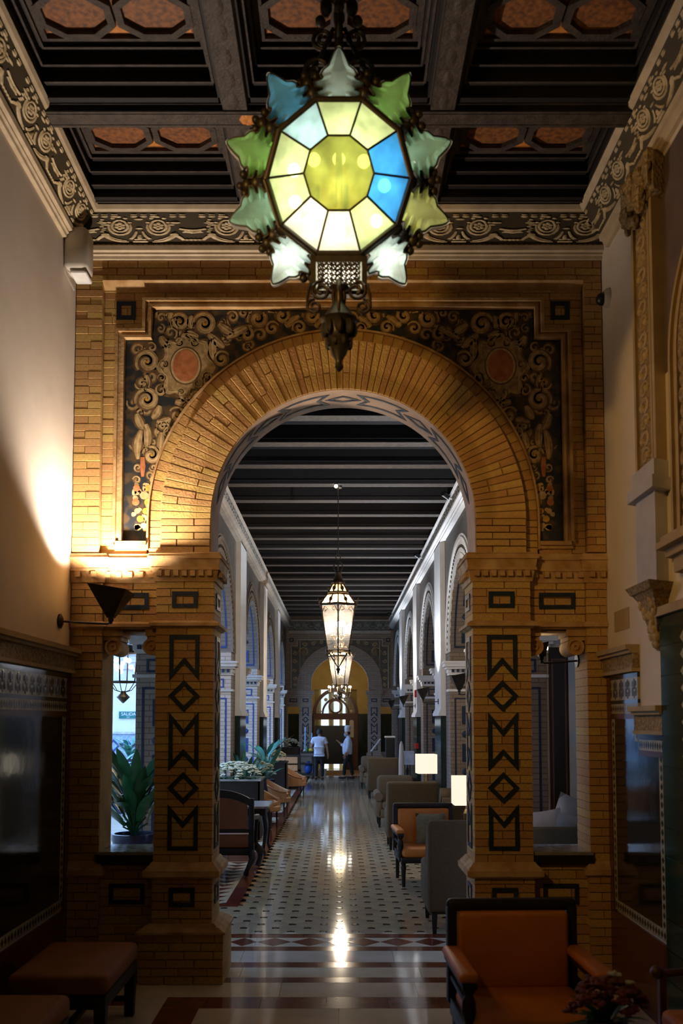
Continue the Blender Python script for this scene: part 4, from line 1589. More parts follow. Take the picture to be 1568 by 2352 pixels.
f.box(-.93, -.10, RC - .03, .93, .1, RC + .02)
O('fanlight_frame', f, M['door_wood'], dr, 30)
for a in (8, 52, 90, 128, 172):
    t = radians(a)
    O('fanlight_ornament', MB().ball((.66 * cos(t), -.05, RC + .66 * sin(t) * Rz / .93), .075, 8, 6, (1, .5, 1)), M['white_plastic'], dr, 60)
pn = MB()
for i in range(24):
    a, b = pi * i / 24, pi * (i + 1) / 24
    pn.quad((0, .02, RC), (.82 * cos(a), .02, RC + .82 * sin(a) * Rz / .93), (.82 * cos(b), .02, RC + .82 * sin(b) * Rz / .93))
O('fanlight_glass', pn, M['pane'], dr)
O('transom', MB().box(-.93, -.12, RC - .24, .93, .1, RC - .03).box(-.95, -.14, RC - .10, .95, -.1, RC - .05), M['door_wood'], dr)
jm = MB().box(.42, -.1, 0, .93, .08, RC - .24).box(-.93, -.1, 0, -.86, .08, RC - .24)
O('door_jamb', jm, M['door_wood'], dr)
O('door_jamb_panel', MB().box(.58, -.115, 1.35, .76, -.1, 1.98).ball((.67, -.107, 1.99), .09, 10, 6, (1, .08, 1)), M['white_plastic'], dr)
O('screen_leaf', MB().box(-.86, .0, .24, .42, .03, 1.84), M['screen'], dr)
out_w = MB()
for a, b in ((-.62, -.30), (-.08, .16), (.30, .42)):
    out_w.box(a, .9, .0, b, .95, 3.4)  # glowing strips standing in for daylight behind the door
tag(O('window_3', out_w.map(lambda a, b, c: (a - .14, b + DY, c)), M['daylight_glow']), 'glowing panes added for the daylight seen through the far door glass', 'window', kind='structure')
tag(O('wall_street', MB().box(-1.6, DY + .96, -.1, 1.4, DY + 1.0, 4.2).box(-1.6, DY + .2, -.1, -1.5, DY + 1, 4.2).box(1.3, DY + .2, -.1, 1.4, DY + 1, 4.2).box(-1.6, DY + .2, 3.5, 1.4, DY + 1, 4.2), M['yellow_wall']), 'ochre lobby wall glimpsed through the far door glass', 'wall', kind='structure')
tag(O('floor', MB().box(-1.6, DY + .05, -.1, 1.4, DY + 1, -.02), M['marble']), 'pale lobby floor behind the far door', 'floor', kind='structure')

# ---- the patio on the window side -------------------------------------------------------
pa = MB()
pa.box(-12, 6.0, -.2, -2.5, 36, -.03)
tag(O('floor', pa, M['marble']), 'pale paved patio floor outside the arcade', 'patio floor', kind='structure')
pw = MB()
pw.box(-12.3, 6, -.2, -12, 36, 7)
pw.box(-12.3, 34.0, -.2, -2.6, 34.3, 9)
pw.box(-12.3, 5.7, -.2, -2.6, 6.0, 7)
pwo = tag(O('wall_patio', pw, M['white']), 'tall white patio wall with slatted openings, seen past the lantern', 'wall', kind='structure')
for k in range(7):
    O('shutter_slat', MB().box(-8.3, 33.93, 4.0 + k * .26, -7.3, 34.0, 4.14 + k * .26), M['shade_off'], pwo)
O('tile_dado', MB().box(-12, 33.96, 0, -2.6, 34.0, 1.55), M['blue_tile'] if 'blue_tile' in M else M['cushion_pale'], pwo)
for k in range(14):
    q = MB()
    inlay(q, stroke([(-10 + k * .5 - .2, 1.1), (-10 + k * .5, 1.3), (-10 + k * .5 + .2, 1.1), (-10 + k * .5, .9)], .07), face_xz(33.955), .01)
    O('dado_tile', q, M['blue'], pwo)
O('dado_rail', MB().box(-12, 33.9, 1.55, -2.6, 34, 1.63), M['shade_off'], pwo)

cpy = MB().box(-6.4, 6.0, 4.25, GC - PLANE - THICK + .02, 12.9, 4.4)  # added out of view to hold back sky light at the first bay
for k in range(6):
    cpy.box(-6.3, 6.3 + k * 1.25, 4.1, GC - PLANE - THICK + .02, 6.45 + k * 1.25, 4.25)
tag(O('trim_7', cpy, M['wood2']), 'unseen timber canopy added to shade the first bay, carrying the patio lantern', 'canopy', kind='structure')
# ================================================================ HALL WALLS: tile dados, niche carving, fixtures
def wallface(s):
    return lambda u, v, d: (s * (HX - d), u, v)


def tile_dado(s, name, label, spans):
    """spans: list of (y0, y1, top) ; panels of dark lustre tile with borders"""
    t = thing(name, label, 'dado', (s * HX, (spans[0][0] + spans[-1][1]) / 2, 0), kind='structure')
    ox, oy = s * HX, (spans[0][0] + spans[-1][1]) / 2
    W_ = wallface(s)
    L = lambda m: m.map(lambda a, b, c: (a - ox, b - oy, c))

    def slab(nm, y0, y1, z0, z1, d, m, d0=0, parent=t):
        return O(nm, L(MB().hexa([W_(y0, z0, d0), W_(y1, z0, d0), W_(y1, z1, d0), W_(y0, z1, d0), W_(y0, z0, d), W_(y1, z0, d), W_(y1, z1, d), W_(y0, z1, d)])), m, parent)
    for y0, y1, top in spans:
        # carved shelf moulding
        slab('carved_frieze', y0, y1, top - .17, top - .06, .05, M['carved'])
        slab('rail', y0, y1, top - .06, top - .035, .075, M['stone_dim'])
        slab('rail', y0, y1, top - .035, top, .10, M['stone_dim'])
        slab('rail', y0, y1, top - .195, top - .17, .06, M['stone_dim'])
        z = top - .195
        slab('band_tile', y0, y1, z - .04, z, .02, M['tile_black'])
        z -= .04
        if top > 2.3:
            n = max(1, round((y1 - y0) / .14))
            for k in range(n):
                a = y0 + (y1 - y0) * k / n
                b = y0 + (y1 - y0) * (k + 1) / n
                ti = slab('frieze_tile', a + .002, b - .002, z - .16, z, .02, M['tile_cream'])
                q = MB()
                for dx, dz, r in ((.25, .35, .028), (.75, .35, .028), (.5, .7, .034), (.25, .72, .018), (.75, .72, .018), (.5, .2, .022)):
                    c = W_(a + (b - a) * dx, z - .16 + .16 * dz, .0205)
                    q.ball(c, r, 8, 4, (.06, .8, 1.3))
                O('leaf_painting', L(q), M['tile_black'], ti)
            z -= .16
            slab('band_tile', y0, y1, z - .028, z, .02, M['tile_black'])
            z -= .028
        slab('triangle_band', y0, y1, z - .075, z, .018, M['tile_cream'])
        q = MB()
        n = max(2, round((y1 - y0) / .045))
        for k in range(n):
            c = y0 + (y1 - y0) * (k + .5) / n
            w2 = .017
            for zz, hh in ((z - .037, .026),):
                q.hexa([W_(c - w2, zz, .017), W_(c, zz - hh, .017), W_(c + w2, zz, .017), W_(c, zz + hh, .017), W_(c - w2, zz, .0195), W_(c, zz - hh, .0195), W_(c + w2, zz, .0195), W_(c, zz + hh, .0195)])
        O('triangle_mosaic', L(q), M['tile_black'], t)['kind'] = 'stuff'
        z -= .075
        slab('red_band', y0 + .0, y1 - .0, z - .04, z, .019, M['tile_red'])
        z -= .04
        slab('dark_panel', y0, y1, .66, z, .016, M['tile_dark'])
    # borders
    zb = .60
    ya, yb = spans[0][0], spans[-1][1]
    slab('base_tile', ya, yb, 0, .57, .02, M['tile_red'])
    slab('triangle_band', ya, yb - .12, .59, .67, .018, M['tile_cream'])

    def column(y0, y1, z0, z1):
        slab('triangle_band', y0, y1, z0, z1, .0185, M['tile_cream'])
        q = MB()
        n = round((z1 - z0) / .06)
        for k in range(n):
            c = z0 + (z1 - z0) * (k + .5) / n
            m_ = (y0 + y1) / 2
            w2, hh = (y1 - y0) * .28, .024
            q.hexa([W_(m_ - w2, c, .018), W_(m_, c - hh, .018), W_(m_ + w2, c, .018), W_(m_, c + hh, .018), W_(m_ - w2, c, .0205), W_(m_, c - hh, .0205), W_(m_ + w2, c, .0205), W_(m_, c + hh, .0205)])
        O('triangle_mosaic', L(q), M['tile_black'], t)['kind'] = 'stuff'
    q = MB()
    n = round((yb - ya) / .06)
    for k in range(n):
        c = ya + (yb - ya - .12) * (k + .5) / n
        q.hexa([W_(c - .02, .63, .018), W_(c, .605, .018), W_(c + .02, .63, .018), W_(c, .655, .018), W_(c - .02, .63, .0205), W_(c, .605, .0205), W_(c + .02, .63, .0205), W_(c, .655, .0205)])
    O('triangle_mosaic', L(q), M['tile_black'], t)['kind'] = 'stuff'
    slab('end_strip', yb - .10, yb, .57, spans[-1][2] - .2, .022, M['tile_red'])
    return t, column, slab


M['carved'] = mat('carved_tan_stucco', (.36, .25, .11), .8, (.16, .10, .04), 45, bump=.8, bscale=50)
M['stone_dim'] = mat('tan_stucco', (.40, .29, .14), .75, (.33, .23, .11), 5)
t, column, slab = tile_dado(-1, 'baseboard_left', 'dark lustre tile dado with cream frieze beside the upholstered bench', [(3.0, 7.20, 2.62)])
column(7.00, 7.08, .67, 2.12)
t, column, slab = tile_dado(1, 'baseboard_right', 'dark lustre tile dado that steps down in front of the green tiles', [(5.88, 6.46, 2.15), (6.46, 7.20, 2.60)])
column(7.02, 7.09, .67, 2.11)
column(6.47, 6.545, 1.90, 2.11)
column(5.98, 6.06, .67, 1.82)

# green tiled pier at the picture edge
gp = thing('trim_5', 'bottle green tiled pier with a cream zigzag strip', 'pier', (HX, 5.3, 0), kind='structure')
O('core', MB().box(-.055, -1.2, 0, 0, .57, 2.76), M['tile_black'], gp)
for r in range(14):
    for k in range(4):
        y0 = -1.2 + 1.77 * k / 4
        O('tile', MB().box(-.062, y0 + .003, r * .195 + .003, -.055, y0 + 1.77 / 4 - .003, (r + 1) * .195 - .003), M['tile_green'], gp)
O('side_tile', MB().box(-.06, .57, 0, .0, .575, 2.73), M['tile_green'], gp)
O('cap_moulding', MB().box(-.09, -1.2, 2.73, 0, .60, 2.79), M['stone_dim'], gp)
q = MB()
for k in range(24):
    z = .1 + k * .105
    q.hexa([(-.063, .15, z), (-.063, .15, z + .1), (-.063, .22, z + .05), (-.063, .22, z + .051), (-.066, .15, z), (-.066, .15, z + .1), (-.066, .22, z + .05), (-.066, .22, z + .051)])
O('zigzag_strip', q, M['tile_cream'], gp)['kind'] = 'stuff'

# carved frame (alfiz) and arch of the niche
al = thing('trim_6', 'tan carved stucco frame and cusped arch on the wall opposite the uplighter', 'carved frame', (HX, 6.0, 3), kind='structure')
L6 = lambda m: m.map(lambda a, b, c: (a - HX, b - 6.0, c - 3))
W_ = lambda u, v, d: (HX - d, u - .36 - .6 * max(0, d), v)


def wslab(y0, y1, z0, z1, d, d0=-.01):
    return MB().hexa([W_(y0, z0, d0), W_(y1, z0, d0), W_(y1, z1, d0), W_(y0, z1, d0), W_(y0, z0, d), W_(y1, z0, d), W_(y1, z1, d), W_(y0, z1, d)])


O('side_band', L6(wslab(6.22, 6.60, 3.75, 5.55, .07)), M['carved'], al)
for a, b, d in ((6.57, 6.61, .09), (6.20, 6.25, .09), (6.27, 6.30, .085)):
    O('band_moulding', L6(wslab(a, b, 3.75, 5.55, d)), M['stone_dim'], al)
rl = MB()
random.seed(3)
for k in range(15):
    zz = 3.85 + k * .115
    c = W_(6.43 + .05 * (1 if k % 2 else -1), zz, .07)
    pts = [W_(6.43 + .09 * cos(a) * (1 - j / 12) * (1 if k % 2 else -1), zz + .07 * sin(a) * (1 - j / 12), .07) for j, a in enumerate([.7 * i for i in range(9)])]
    rl.tube(pts, .014, 5)
    rl.ball(c, .03, 6, 4)
O('carved_scrolls', L6(rl), M['stone_dim'], al, 60)
hd = MB()
hd.join(wslab(6.12, 6.66, 5.55, 5.80, .10))
hd.join(wslab(6.16, 6.72, 5.60, 5.85, .13))
for k in range(30):
    hd.ball(W_(random.uniform(6.14, 6.70), random.uniform(5.50, 5.84), random.uniform(.10, .15)), random.uniform(.022, .042), 6, 5, (1, 1, 1.3))
O('band_capital', L6(hd), M['carved'], al, 50)
# lower stucco block and corbel
cb = MB()
cb.join(wslab(6.18, 6.62, 3.62, 3.76, .12))
cb.join(wslab(6.15, 6.66, 3.56, 3.64, .15))
cb.join(wslab(6.22, 6.60, 2.94, 3.58, .10))
O('band_block', L6(cb), M['white_dim'] if 'white_dim' in M else M['stone_dim'], al)
co = MB()
for z0, z1, w0, w1, d0, d1 in ((2.90, 2.95, .20, .24, .17, .20), (2.85, 2.90, .15, .19, .12, .16), (2.74, 2.85, .12, .15, .09, .12), (2.62, 2.74, .07, .11, .06, .09), (2.52, 2.62, .03, .07, .03, .06)):
    yc = 6.38
    co.hexa([W_(yc - w0, z0, -.01), W_(yc + w0, z0, -.01), W_(yc + w0, z0, d0), W_(yc - w0, z0, d0), W_(yc - w1, z1, -.01), W_(yc + w1, z1, -.01), W_(yc + w1, z1, d1), W_(yc - w1, z1, d1)])
O('corbel', L6(co), M['carved'], al)
cl_ = MB()
for k in range(26):
    zz = random.uniform(2.56, 2.86)
    w = (zz - 2.5) / .5 * .17 + .02
    yy = random.uniform(-w, w)
    cl_.ball(W_(6.38 + yy, zz, .03 + (zz - 2.5) * .24), random.uniform(.018, .032), 6, 4, (1, 1, 1.4))
O('corbel_leaves', L6(cl_), M['stone_dim'], al, 60)
# arch of the niche with leafy cusps; darker spandrel
O('niche_spandrel', L6(wslab(4.2, 6.20, 4.35, 5.80, .004)), M['dusk'] if 'dusk' in M else M['wood2'], al)
ac = (5.30, 4.35)
ar_ = MB()
for r0, r1, d in ((.60, .645, .05), (.645, .69, .035), (.69, .725, .06)):
    for i in range(24):
        a, b = pi * i / 24, pi * (i + 1) / 24
        P = lambda r, t, d_: W_(ac[0] + r * cos(t), ac[1] + r * sin(t) * 1.05, d_)
        ar_.hexa([P(r0, a, 0), P(r1, a, 0), P(r1, b, 0), P(r0, b, 0), P(r0, a, d), P(r1, a, d), P(r1, b, d), P(r0, b, d)])
    ar_.join(wslab(ac[0] + r0, ac[0] + r1, 3.2, 4.35, d, 0))
O('arch_moulding', L6(ar_), M['stone_dim'], al, 30)
inn = MB()
for i in range(24):
    a, b = pi * i / 24, pi * (i + 1) / 24
    P = lambda r, t: W_(ac[0] + r * cos(t), ac[1] + r * sin(t) * 1.05, .006)
    inn.quad(P(0, a), P(.6, a), P(.6, b), P(0, b))
inn.quad(W_(4.7, 3.2, .006), W_(5.9, 3.2, .006), W_(5.9, 4.35, .006), W_(4.7, 4.35, .006))
O('niche_field', L6(inn), M['frieze_pale'], al)
lf = MB()
for k in range(22):
    a = k * .085
    for rr_, sz in ((.56, .05), (.50, .035)):
        lf.ball(W_(ac[0] + rr_ * cos(a + .02), ac[1] + rr_ * sin(a + .02) * 1.05, .02), sz, 6, 4, (.6, 1, 1.2))
for k in range(11):
    lf.ball(W_(ac[0] + .56 - .02 * (k % 2), 3.28 + k * .1, .02), .05, 6, 4, (.6, 1, 1.2))
    lf.ball(W_(ac[0] + .48 - .02 * (k % 2), 3.3 + k * .1, .02), .04, 6, 4, (.6, 1, 1.2))
O('leafy_cusps', L6(lf), M['carved'], al, 60)
im = MB()
for z0, z1, d, e_ in ((3.08, 3.13, .10, 0), (3.13, 3.17, .16, .04), (3.17, 3.21, .13, .02)):
    im.join(wslab(4.6, 6.06 + e_, z0, z1, d))
im.join(wslab(4.65, 6.0, 2.98, 3.08, .06))
O('niche_impost', L6(im), M['stone_dim'], al)
O('blank_plate', L6(wslab(7.03, 7.38, 2.74, 2.90, .006)), M['stone_dim'], al)

# small fixtures
bxt = thing('wall_loudspeaker', 'pale box with a rounded front high on the plaster wall under the cornice', 'loudspeaker', (-HX + .11, 6.95, 5.62))
O('housing', MB().rbox(-.11, -.11, -.02, .08, .11, .33, .045, 3), M['white_plastic'], bxt, 50)
O('bright_underside', MB().rbox(-.06, -.09, -.055, .07, .10, -.021, .015), M['white_bright'] if 'white_bright' in M else M['white'], bxt)
O('bracket', MB().tube([(-.10, -.08, -.03), (-.04, -.02, -.16)], .007, 6), M['white_plastic'], bxt)
dc = thing('dome_camera', 'small black dome camera on a white base by the arch wall corner', 'camera', (HX, 7.02, 5.44))
Mx = Matrix.Rotation(radians(-90), 4, 'Y')
O('base', MB().lathe([(.075, 0), (.075, .025), (.06, .05)], 18, M=Mx), M['white_plastic'], dc, 40)
O('dome', MB().ball((-.055, -.005, -.01), .052, 14, 10), M['black'], dc, 80)


# ---- the uplighter sconce -----------------------------------------------------
def make_sconce(name, label, dirx, arm, rise, size, power, col, group=None):
    """wall plate at origin; arm reaches dirx into the room"""
    t = thing(name, label, 'wall lamp', group=group)
    Mr = Matrix.Rotation(radians(90), 4, 'Y')
    O('wall_plate', MB().lathe([(.055, -.012), (.058, .012), (.035, .025), (.02, .03)], 16, M=Mr, c=(0, 0, 0)), M['iron'], t, 40)
    O('arm', MB().tube([(0, 0, 0), (dirx * arm * .5, 0, -.012), (dirx * (arm - .02), 0, -.02), (dirx * arm, 0, 0), (dirx * arm, 0, rise)], .0085, 8), M['iron'], t, 60)
    r, h = size
    c = (dirx * arm, 0)
    k = .028
    sh = MB()
    for i in range(4):
        a, b = [(sx * 1.0, sy * 1.0) for sx, sy in ((-1, -1), (1, -1), (1, 1), (-1, 1))][i], [(sx, sy) for sx, sy in ((-1, -1), (1, -1), (1, 1), (-1, 1))][(i + 1) % 4]
        # the rim is lower on the corridor side, as a slanted funnel
        zt = lambda p: rise + h * (1.0 if p[0] * dirx < 0 else .80)
        A0, B0 = (c[0] + a[0] * k, a[1] * k, rise), (c[0] + b[0] * k, b[1] * k, rise)
        A1, B1 = (c[0] + a[0] * r, a[1] * r, zt(a)), (c[0] + b[0] * r, b[1] * r, zt(b))
        q = .93
        A2, B2 = (c[0] + a[0] * r * q, a[1] * r * q, zt(a)), (c[0] + b[0] * r * q, b[1] * r * q, zt(b))
        A3, B3 = (c[0] + a[0] * k * .6, a[1] * k * .6, rise + .012), (c[0] + b[0] * k * .6, b[1] * k * .6, rise + .012)
        sh.hexa([A0, B0, B3, A3, A1, B1, B2, A2])
    sh.box(c[0] - k, -k, rise - .004, c[0] + k, k, rise + .012)
    O('funnel_shade', sh, M['iron'], t)
    O('finial', MB().ball((c[0], 0, rise - .02), .022, 10, 8).ball((c[0], 0, -.01), .014, 8, 6), M['iron'], t, 70)
    O('lamp_tube', MB().tube([(c[0] - .05, 0, rise + h * .55), (c[0] + .05, 0, rise + h * .55)], .014, 8), M['bulb'], t, 60)
    return t, (c[0], 0, rise + h * .62)


hs, p = make_sconce('wall_sconce', 'dark iron funnel uplighter on a long arm from the plaster wall', 1, .40, .03, (.15, .25), 0, None)
hs.location = (-HX, 6.93, 2.82)
lamp('sconce_light', 'SPOT', (-HX + .40, 6.93, 3.075), 250, (1, .84, .71), .04, (pi, 0, 0), 130, .55)

as_, p = make_sconce('wall_sconce', 'unseen funnel fixture added near the viewpoint to go with the amber fill', 1, .40, .03, (.15, .25), 0, None)
as_.location = (-HX, 2.2, 4.0)
lamp('amber_fill', 'SPOT', (-HX + .42, 2.2, 4.3), 400, (1, .57, .16), .12, None, 84, 1.0, None, (1.9, 7.0, 3.0))  # unseen fill aimed across the hall to turn pillar and wall amber
gsc, p = make_sconce('wall_sconce', 'bronze funnel uplighter on the first bluish pilaster past the pillar', -1, .30, .05, (.12, .23), 0, None, 'uplighters on the gallery pilasters')
gsc.location = (GC + FACE, PILS[0] - .1, 2.42)
for k in range(4):
    if k:
        another(gsc, (GC + FACE, PILS[k] - .1, 2.42), 0, ['', 'bronze funnel uplighter on the second bluish pilaster', 'bronze funnel uplighter on the third bluish pilaster, above a red box', 'small bronze funnel uplighter on the bluish pilaster nearest the end wall'][k])
    lamp('uplight', 'SPOT', (GC + FACE - .30, PILS[k] - .1, 2.66), 560, (.80, .88, 1), .04, (pi, radians(-14), 0), 110, .6)

wsm, p = make_sconce('wall_sconce', 'thin-armed wall lamp inside the narrow opening above the pale cushions', -1, .30, .04, (.05, .12), 0, None)
wsm.location = (XC + 1.965, 7.50, 2.55)
# spotlights clamped to the cornice
def spot(y, n, label):
    t = thing('spotlight', label, 'spotlight', (GC + 1.78, y, GZ - .06), 0, 'spotlights clamped to the gallery cornice')
    O('lamp_can', MB().tube([(-.10, -.06, .05), (.0, .03, .0)], [.05, .045], 12), M['black'], t, 40)
    O('clamp', MB().tube([(-.03, 0, .0), (.06, 0, -.03)], .018, 6), M['white_plastic'], t)
    return t


sp = spot(14.6, 0, 'spotlight clamped to the pale cornice above the second pilaster')
for y, lb in ((20.0, 'spotlight clamped to the pale cornice above the third pilaster'), (31.0, 'tiny spotlight clamped to the cornice near the end wall')):
    another(sp, (GC + 1.78, y, GZ - .06), 0, lb)
tb = thing('ceiling_spot', 'tiny bright bulb under the joist at the top of the nearest lantern rod', 'lamp', (-.045, 14.02, GZ - .03))
O('bulb', MB().ball((0, 0, 0), .028, 10, 8), M['bulb'], tb, 80)
O('socket', MB().lathe([(.03, .02), (.035, .031)], 10), M['iron'], tb)
# alarms and exit sign
ra = thing('fire_alarm', 'small red alarm box high on the third bluish pilaster', 'alarm', (GC + FACE - .02, PILS[2] - .45, 2.72))
O('box', MB().rbox(-.03, -.05, -.09, .02, .10, .09, .012), M['red_plastic'], ra)
rb = thing('fire_alarm', 'small red call point on the dark tiles under the third pilaster', 'alarm', (GC + FACE - .06, PILS[2] - .545, 1.42))
O('box', MB().rbox(.0, -.03, -.07, .10, .02, .07, .012), M['red_plastic'], rb)
ex = thing('exit_sign', 'green exit sign on the daylit patio wall past the lantern', 'sign', (-7.95, 33.98, 2.26))
O('plate', MB().box(-.36, -.03, -.13, .36, 0, .13), M['sign_green'], ex)


def text(s, size, m, parent, loc, rot=(pi / 2, 0, 0), name='lettering'):
    c = bpy.data.curves.new(name, 'FONT')
    c.body = s
    c.size = size
    c.align_x = 'CENTER'
    c.align_y = 'CENTER'
    c.extrude = .002
    tmp = bpy.data.objects.new('tmp', c)
    COL.objects.link(tmp)
    dg = bpy.context.evaluated_depsgraph_get()
    me = bpy.data.meshes.new_from_object(tmp.evaluated_get(dg))
    bpy.data.objects.remove(tmp)
    me.materials.clear()
    me.materials.append(m)
    o = link(name, me, parent, loc)
    o.rotation_euler = rot
    return o


text('SALIDA', .17, M['white'], ex, (0, -.033, .03))
text('EXIT', .06, M['white'], ex, (0, -.033, -.085))
# ================================================================ CHANDELIERS
# ---- star lantern in the hall ---------------------------------------------
SC = (0.0, 4.6, 4.90)
st = thing('star_chandelier', 'large star-shaped chandelier of coloured glass and black iron hanging before the arch', 'chandelier', SC)
TILT = Matrix.Rotation(radians(21), 4, 'X')       # the face leans down to the hall
GL = {}
for k, c in (('green', (.62, .80, .34)), ('lime', (.80, .88, .60)), ('blue', (.22, .58, .90)), ('sky', (.66, .84, .86)), ('cream', (.96, .96, .86)), ('olive', (.52, .56, .24)), ('teal', (.55, .78, .68))):
    GL[k] = glass(k + '_glass', c, .46, .12, .05)
GT = {k: glass(k + '_point_glass', tuple(min(1, v * 1.12) for v in c), .72, .12, .06) for k, c in (('green', (.50, .82, .34)), ('lime', (.82, .90, .46)), ('blue', (.22, .60, .88)), ('sky', (.72, .90, .90)), ('cream', (.90, .92, .74)), ('teal', (.56, .84, .70)))}
RO, RI, DF, DB = .375, .178, -.12, .14          # outer and inner ring, face and rear depth
N = 10
dec = lambda r, k, y: (r * cos(pi / 2 + pi / N + 2 * pi * k / N), y, r * sin(pi / 2 + pi / N + 2 * pi * k / N))
YI = -.235
pcol = ['lime', 'sky', 'green', 'lime', 'cream', 'cream', 'lime', 'blue', 'blue', 'lime']
pcol = ['lime', 'sky', 'lime', 'lime', 'cream', 'cream', 'lime', 'blue', 'blue', 'lime']
# panel k lies between corner k-1 and k; k = 0 is the top one, then counter-clockwise
for k in range(N):
    q = MB()
    a, b, c, d = dec(RO, k - 1, DF), dec(RO, k, DF), dec(RI, k, YI), dec(RI, k - 1, YI)
    q.add([a, b, c, d] + [(p[0] * .985, p[1] + .006, p[2] * .985) for p in (a, b, c, d)], [(0, 1, 2, 3), (7, 6, 5, 4)])
    O('glass_panel', q.xf(TILT), GL[pcol[k]], st)
O('centre_glass', MB().add([dec(RI, k, YI) for k in range(N)] + [dec(RI, k, YI + .006) for k in range(N)], [tuple(range(N)), tuple(reversed(range(N, 2 * N)))]).xf(TILT), GL['olive'], st)
fr = MB()
for k in range(N):
    fr.tube([dec(RO, k, DF), dec(RO, k + 1, DF)], .016, 6)
    fr.tube([dec(RO + .012, k, DF + .03), dec(RO + .012, k + 1, DF + .03)], .012, 6)
    fr.tube([dec(RI, k, YI), dec(RI, k + 1, YI)], .006, 6)
    fr.tube([dec(RO, k, DF), dec(RI, k, YI)], .006, 6)
O('lead_frame', fr.xf(TILT), M['iron'], st, 60)
# slim posts to the rear plate
dr_ = MB()
for k in range(N):
    dr_.tube([dec(RO, k, DF), dec(RO - .05, k, DB)], .012, 6)
    dr_.tube([dec(RO - .05, k, DB), dec(RO - .05, k + 1, DB)], .012, 6)
O('drum', dr_.xf(TILT), M['iron_open'], st)
bk = MB()
bk.add([dec(RO - .05, k, DB) for k in range(N)], [tuple(range(N))])
O('rear_plate', bk.xf(TILT), M['brass'], st)  # opaque back added to keep lamp light off the ceiling
# star points
TIPC = ['sky_top', 'blue', 'green', 'teal', 'sky', None, 'cream', 'lime', 'teal', 'green']
TIPC = ['sky', 'blue', 'green', 'teal', 'sky', None, 'sky', 'lime', 'teal', 'green']


def leaf_outline(s=1.0, n=11):
    """scalloped flame shape: base at 0, tip at 1 (right half, then mirrored)"""
    half = [(0.00, .105), (.06, .100), (.10, .148), (.15, .158), (.19, .112), (.24, .118), (.28, .172), (.34, .180), (.39, .128), (.44, .112), (.50, .126), (.57, .112), (.66, .070), (.78, .052), (.90, .032), (.97, .014), (1.0, .0)]
    R = [(w * s, t) for t, w in half]
    Lf = [(-w * s, t) for t, w in reversed(half[:-1])]
    return R + Lf


for k in range(N):
    if TIPC[k] is None:
        continue
    am = pi / 2 + 2 * pi * k / N
    R0, LEN = RO * cos(pi / N) + .02, .235
    u = Vector((cos(am), 0, sin(am)))
    w = Vector((-sin(am), 0, cos(am)))
    lo_ = leaf_outline(.72)

    def pt(p, y, g=1.0, ex=0):
        return u * (R0 + p[1] * (LEN + ex)) + w * (p[0] * g) + Vector((0, y, 0))
    bulge = lambda p: -.035 - .035 * sin(pi * min(1, p[1] * 1.05)) * (1 - abs(p[0]) / .2)
    n_ = len(lo_)
    q = MB()
    cen = [pt((0, t), -.10 + .05 * t * t) for t in (.05, .3, .6, .9)]
    vs = [pt(p, -.03) for p in lo_] + [pt((p[0] * .45, p[1] * .9 + .03), -.085) for p in lo_]
    q.add(vs, [(i, (i + 1) % n_, n_ + (i + 1) % n_, n_ + i) for i in range(n_)] + [tuple(range(n_, 2 * n_))])
    O('glass_point', q.xf(TILT), GT[TIPC[k]], st)
    rim = MB().tube([pt(p, -.028) for p in lo_], .008, 5)
    # backing behind the glass, made white to bounce light into the point
    back = MB().add([pt(p, .075, 1.10, .012) for p in lo_] + [pt(p, -.02, 1.10, .012) for p in lo_], [tuple(range(n_))] + [(i, i + 1, n_ + i + 1, n_ + i) for i in range(n_ - 1)])
    O('point_back', back.xf(TILT), M['white_plastic'], st)
    O('point_frame', rim.xf(TILT), M['iron'], st)
    # iron acanthus between the points
    am2 = am + pi / N
    u2 = Vector((cos(am2), 0, sin(am2)))
    w2 = Vector((-sin(am2), 0, cos(am2)))
    q = MB()
    for j, (t, s2, r) in enumerate(((.0, 0, .045), (.03, .045, .035), (.03, -.045, .035), (.06, .0, .042), (.085, .05, .032), (.085, -.05, .032), (.11, .01, .034), (.125, .05, .024), (.13, -.04, .024), (.15, .015, .022))):
        q.ball(u2 * (RO + t) + w2 * s2 + Vector((0, -.0, 0)), r, 7, 5, (1, .9, 1))
    O('acanthus', q.xf(TILT), M['iron'], st, 60)
# pierced brass box under the face
lat = MB()
random.seed(4)
for i in range(9):
    for j in range(6):
        x_, z_ = -.100 + i * .025, -.402 - j * .024
        r_ = .0115
        lat.tube([(x_ + r_ * cos(a), -.138, z_ + r_ * sin(a)) for a in [2 * pi * q / 8 + i for q in range(8)]], .0042, 4)
        lat.tube([(x_ - .012, -.138, z_ + .012), (x_ + .012, -.138, z_ - .012)], .004, 4)
O('pierced_panel', lat.xf(TILT), M['iron_gilt'], st, 60)['kind'] = 'stuff'
O('amber_pane', MB().box(-.125, -.128, -.54, .125, -.122, -.385).xf(TILT), GL['cream'], st)
O('bulb', MB().ball((-.05, -.06, -.46), .03, 10, 8).xf(TILT), M['bulb'], st, 80)
O('bulb', MB().ball((.05, -.06, -.46), .03, 10, 8).xf(TILT), M['bulb'], st, 80)
bb = MB()
for s in (-1, 1):
    a, b = sorted((s * .122, s * .15))
    bb.box(a, -.145, -.56, b, .08, -.37)
bb.box(-.15, -.145, -.40, .15, -.10, -.37)
bb.box(-.15, -.145, -.56, .15, .08, -.54)
bb.box(-.15, .06, -.56, .15, .08, -.37)
O('pendant_box', bb.xf(TILT), M['iron'], st)


def scroll3(c, r, a0, d, y, turns=1.5):
    return [(c[0] + r * (1 - .75 * t) * cos(a0 + d * turns * 2 * pi * t), y, c[1] + r * (1 - .75 * t) * sin(a0 + d * turns * 2 * pi * t)) for t in [i / 20 for i in range(21)]]


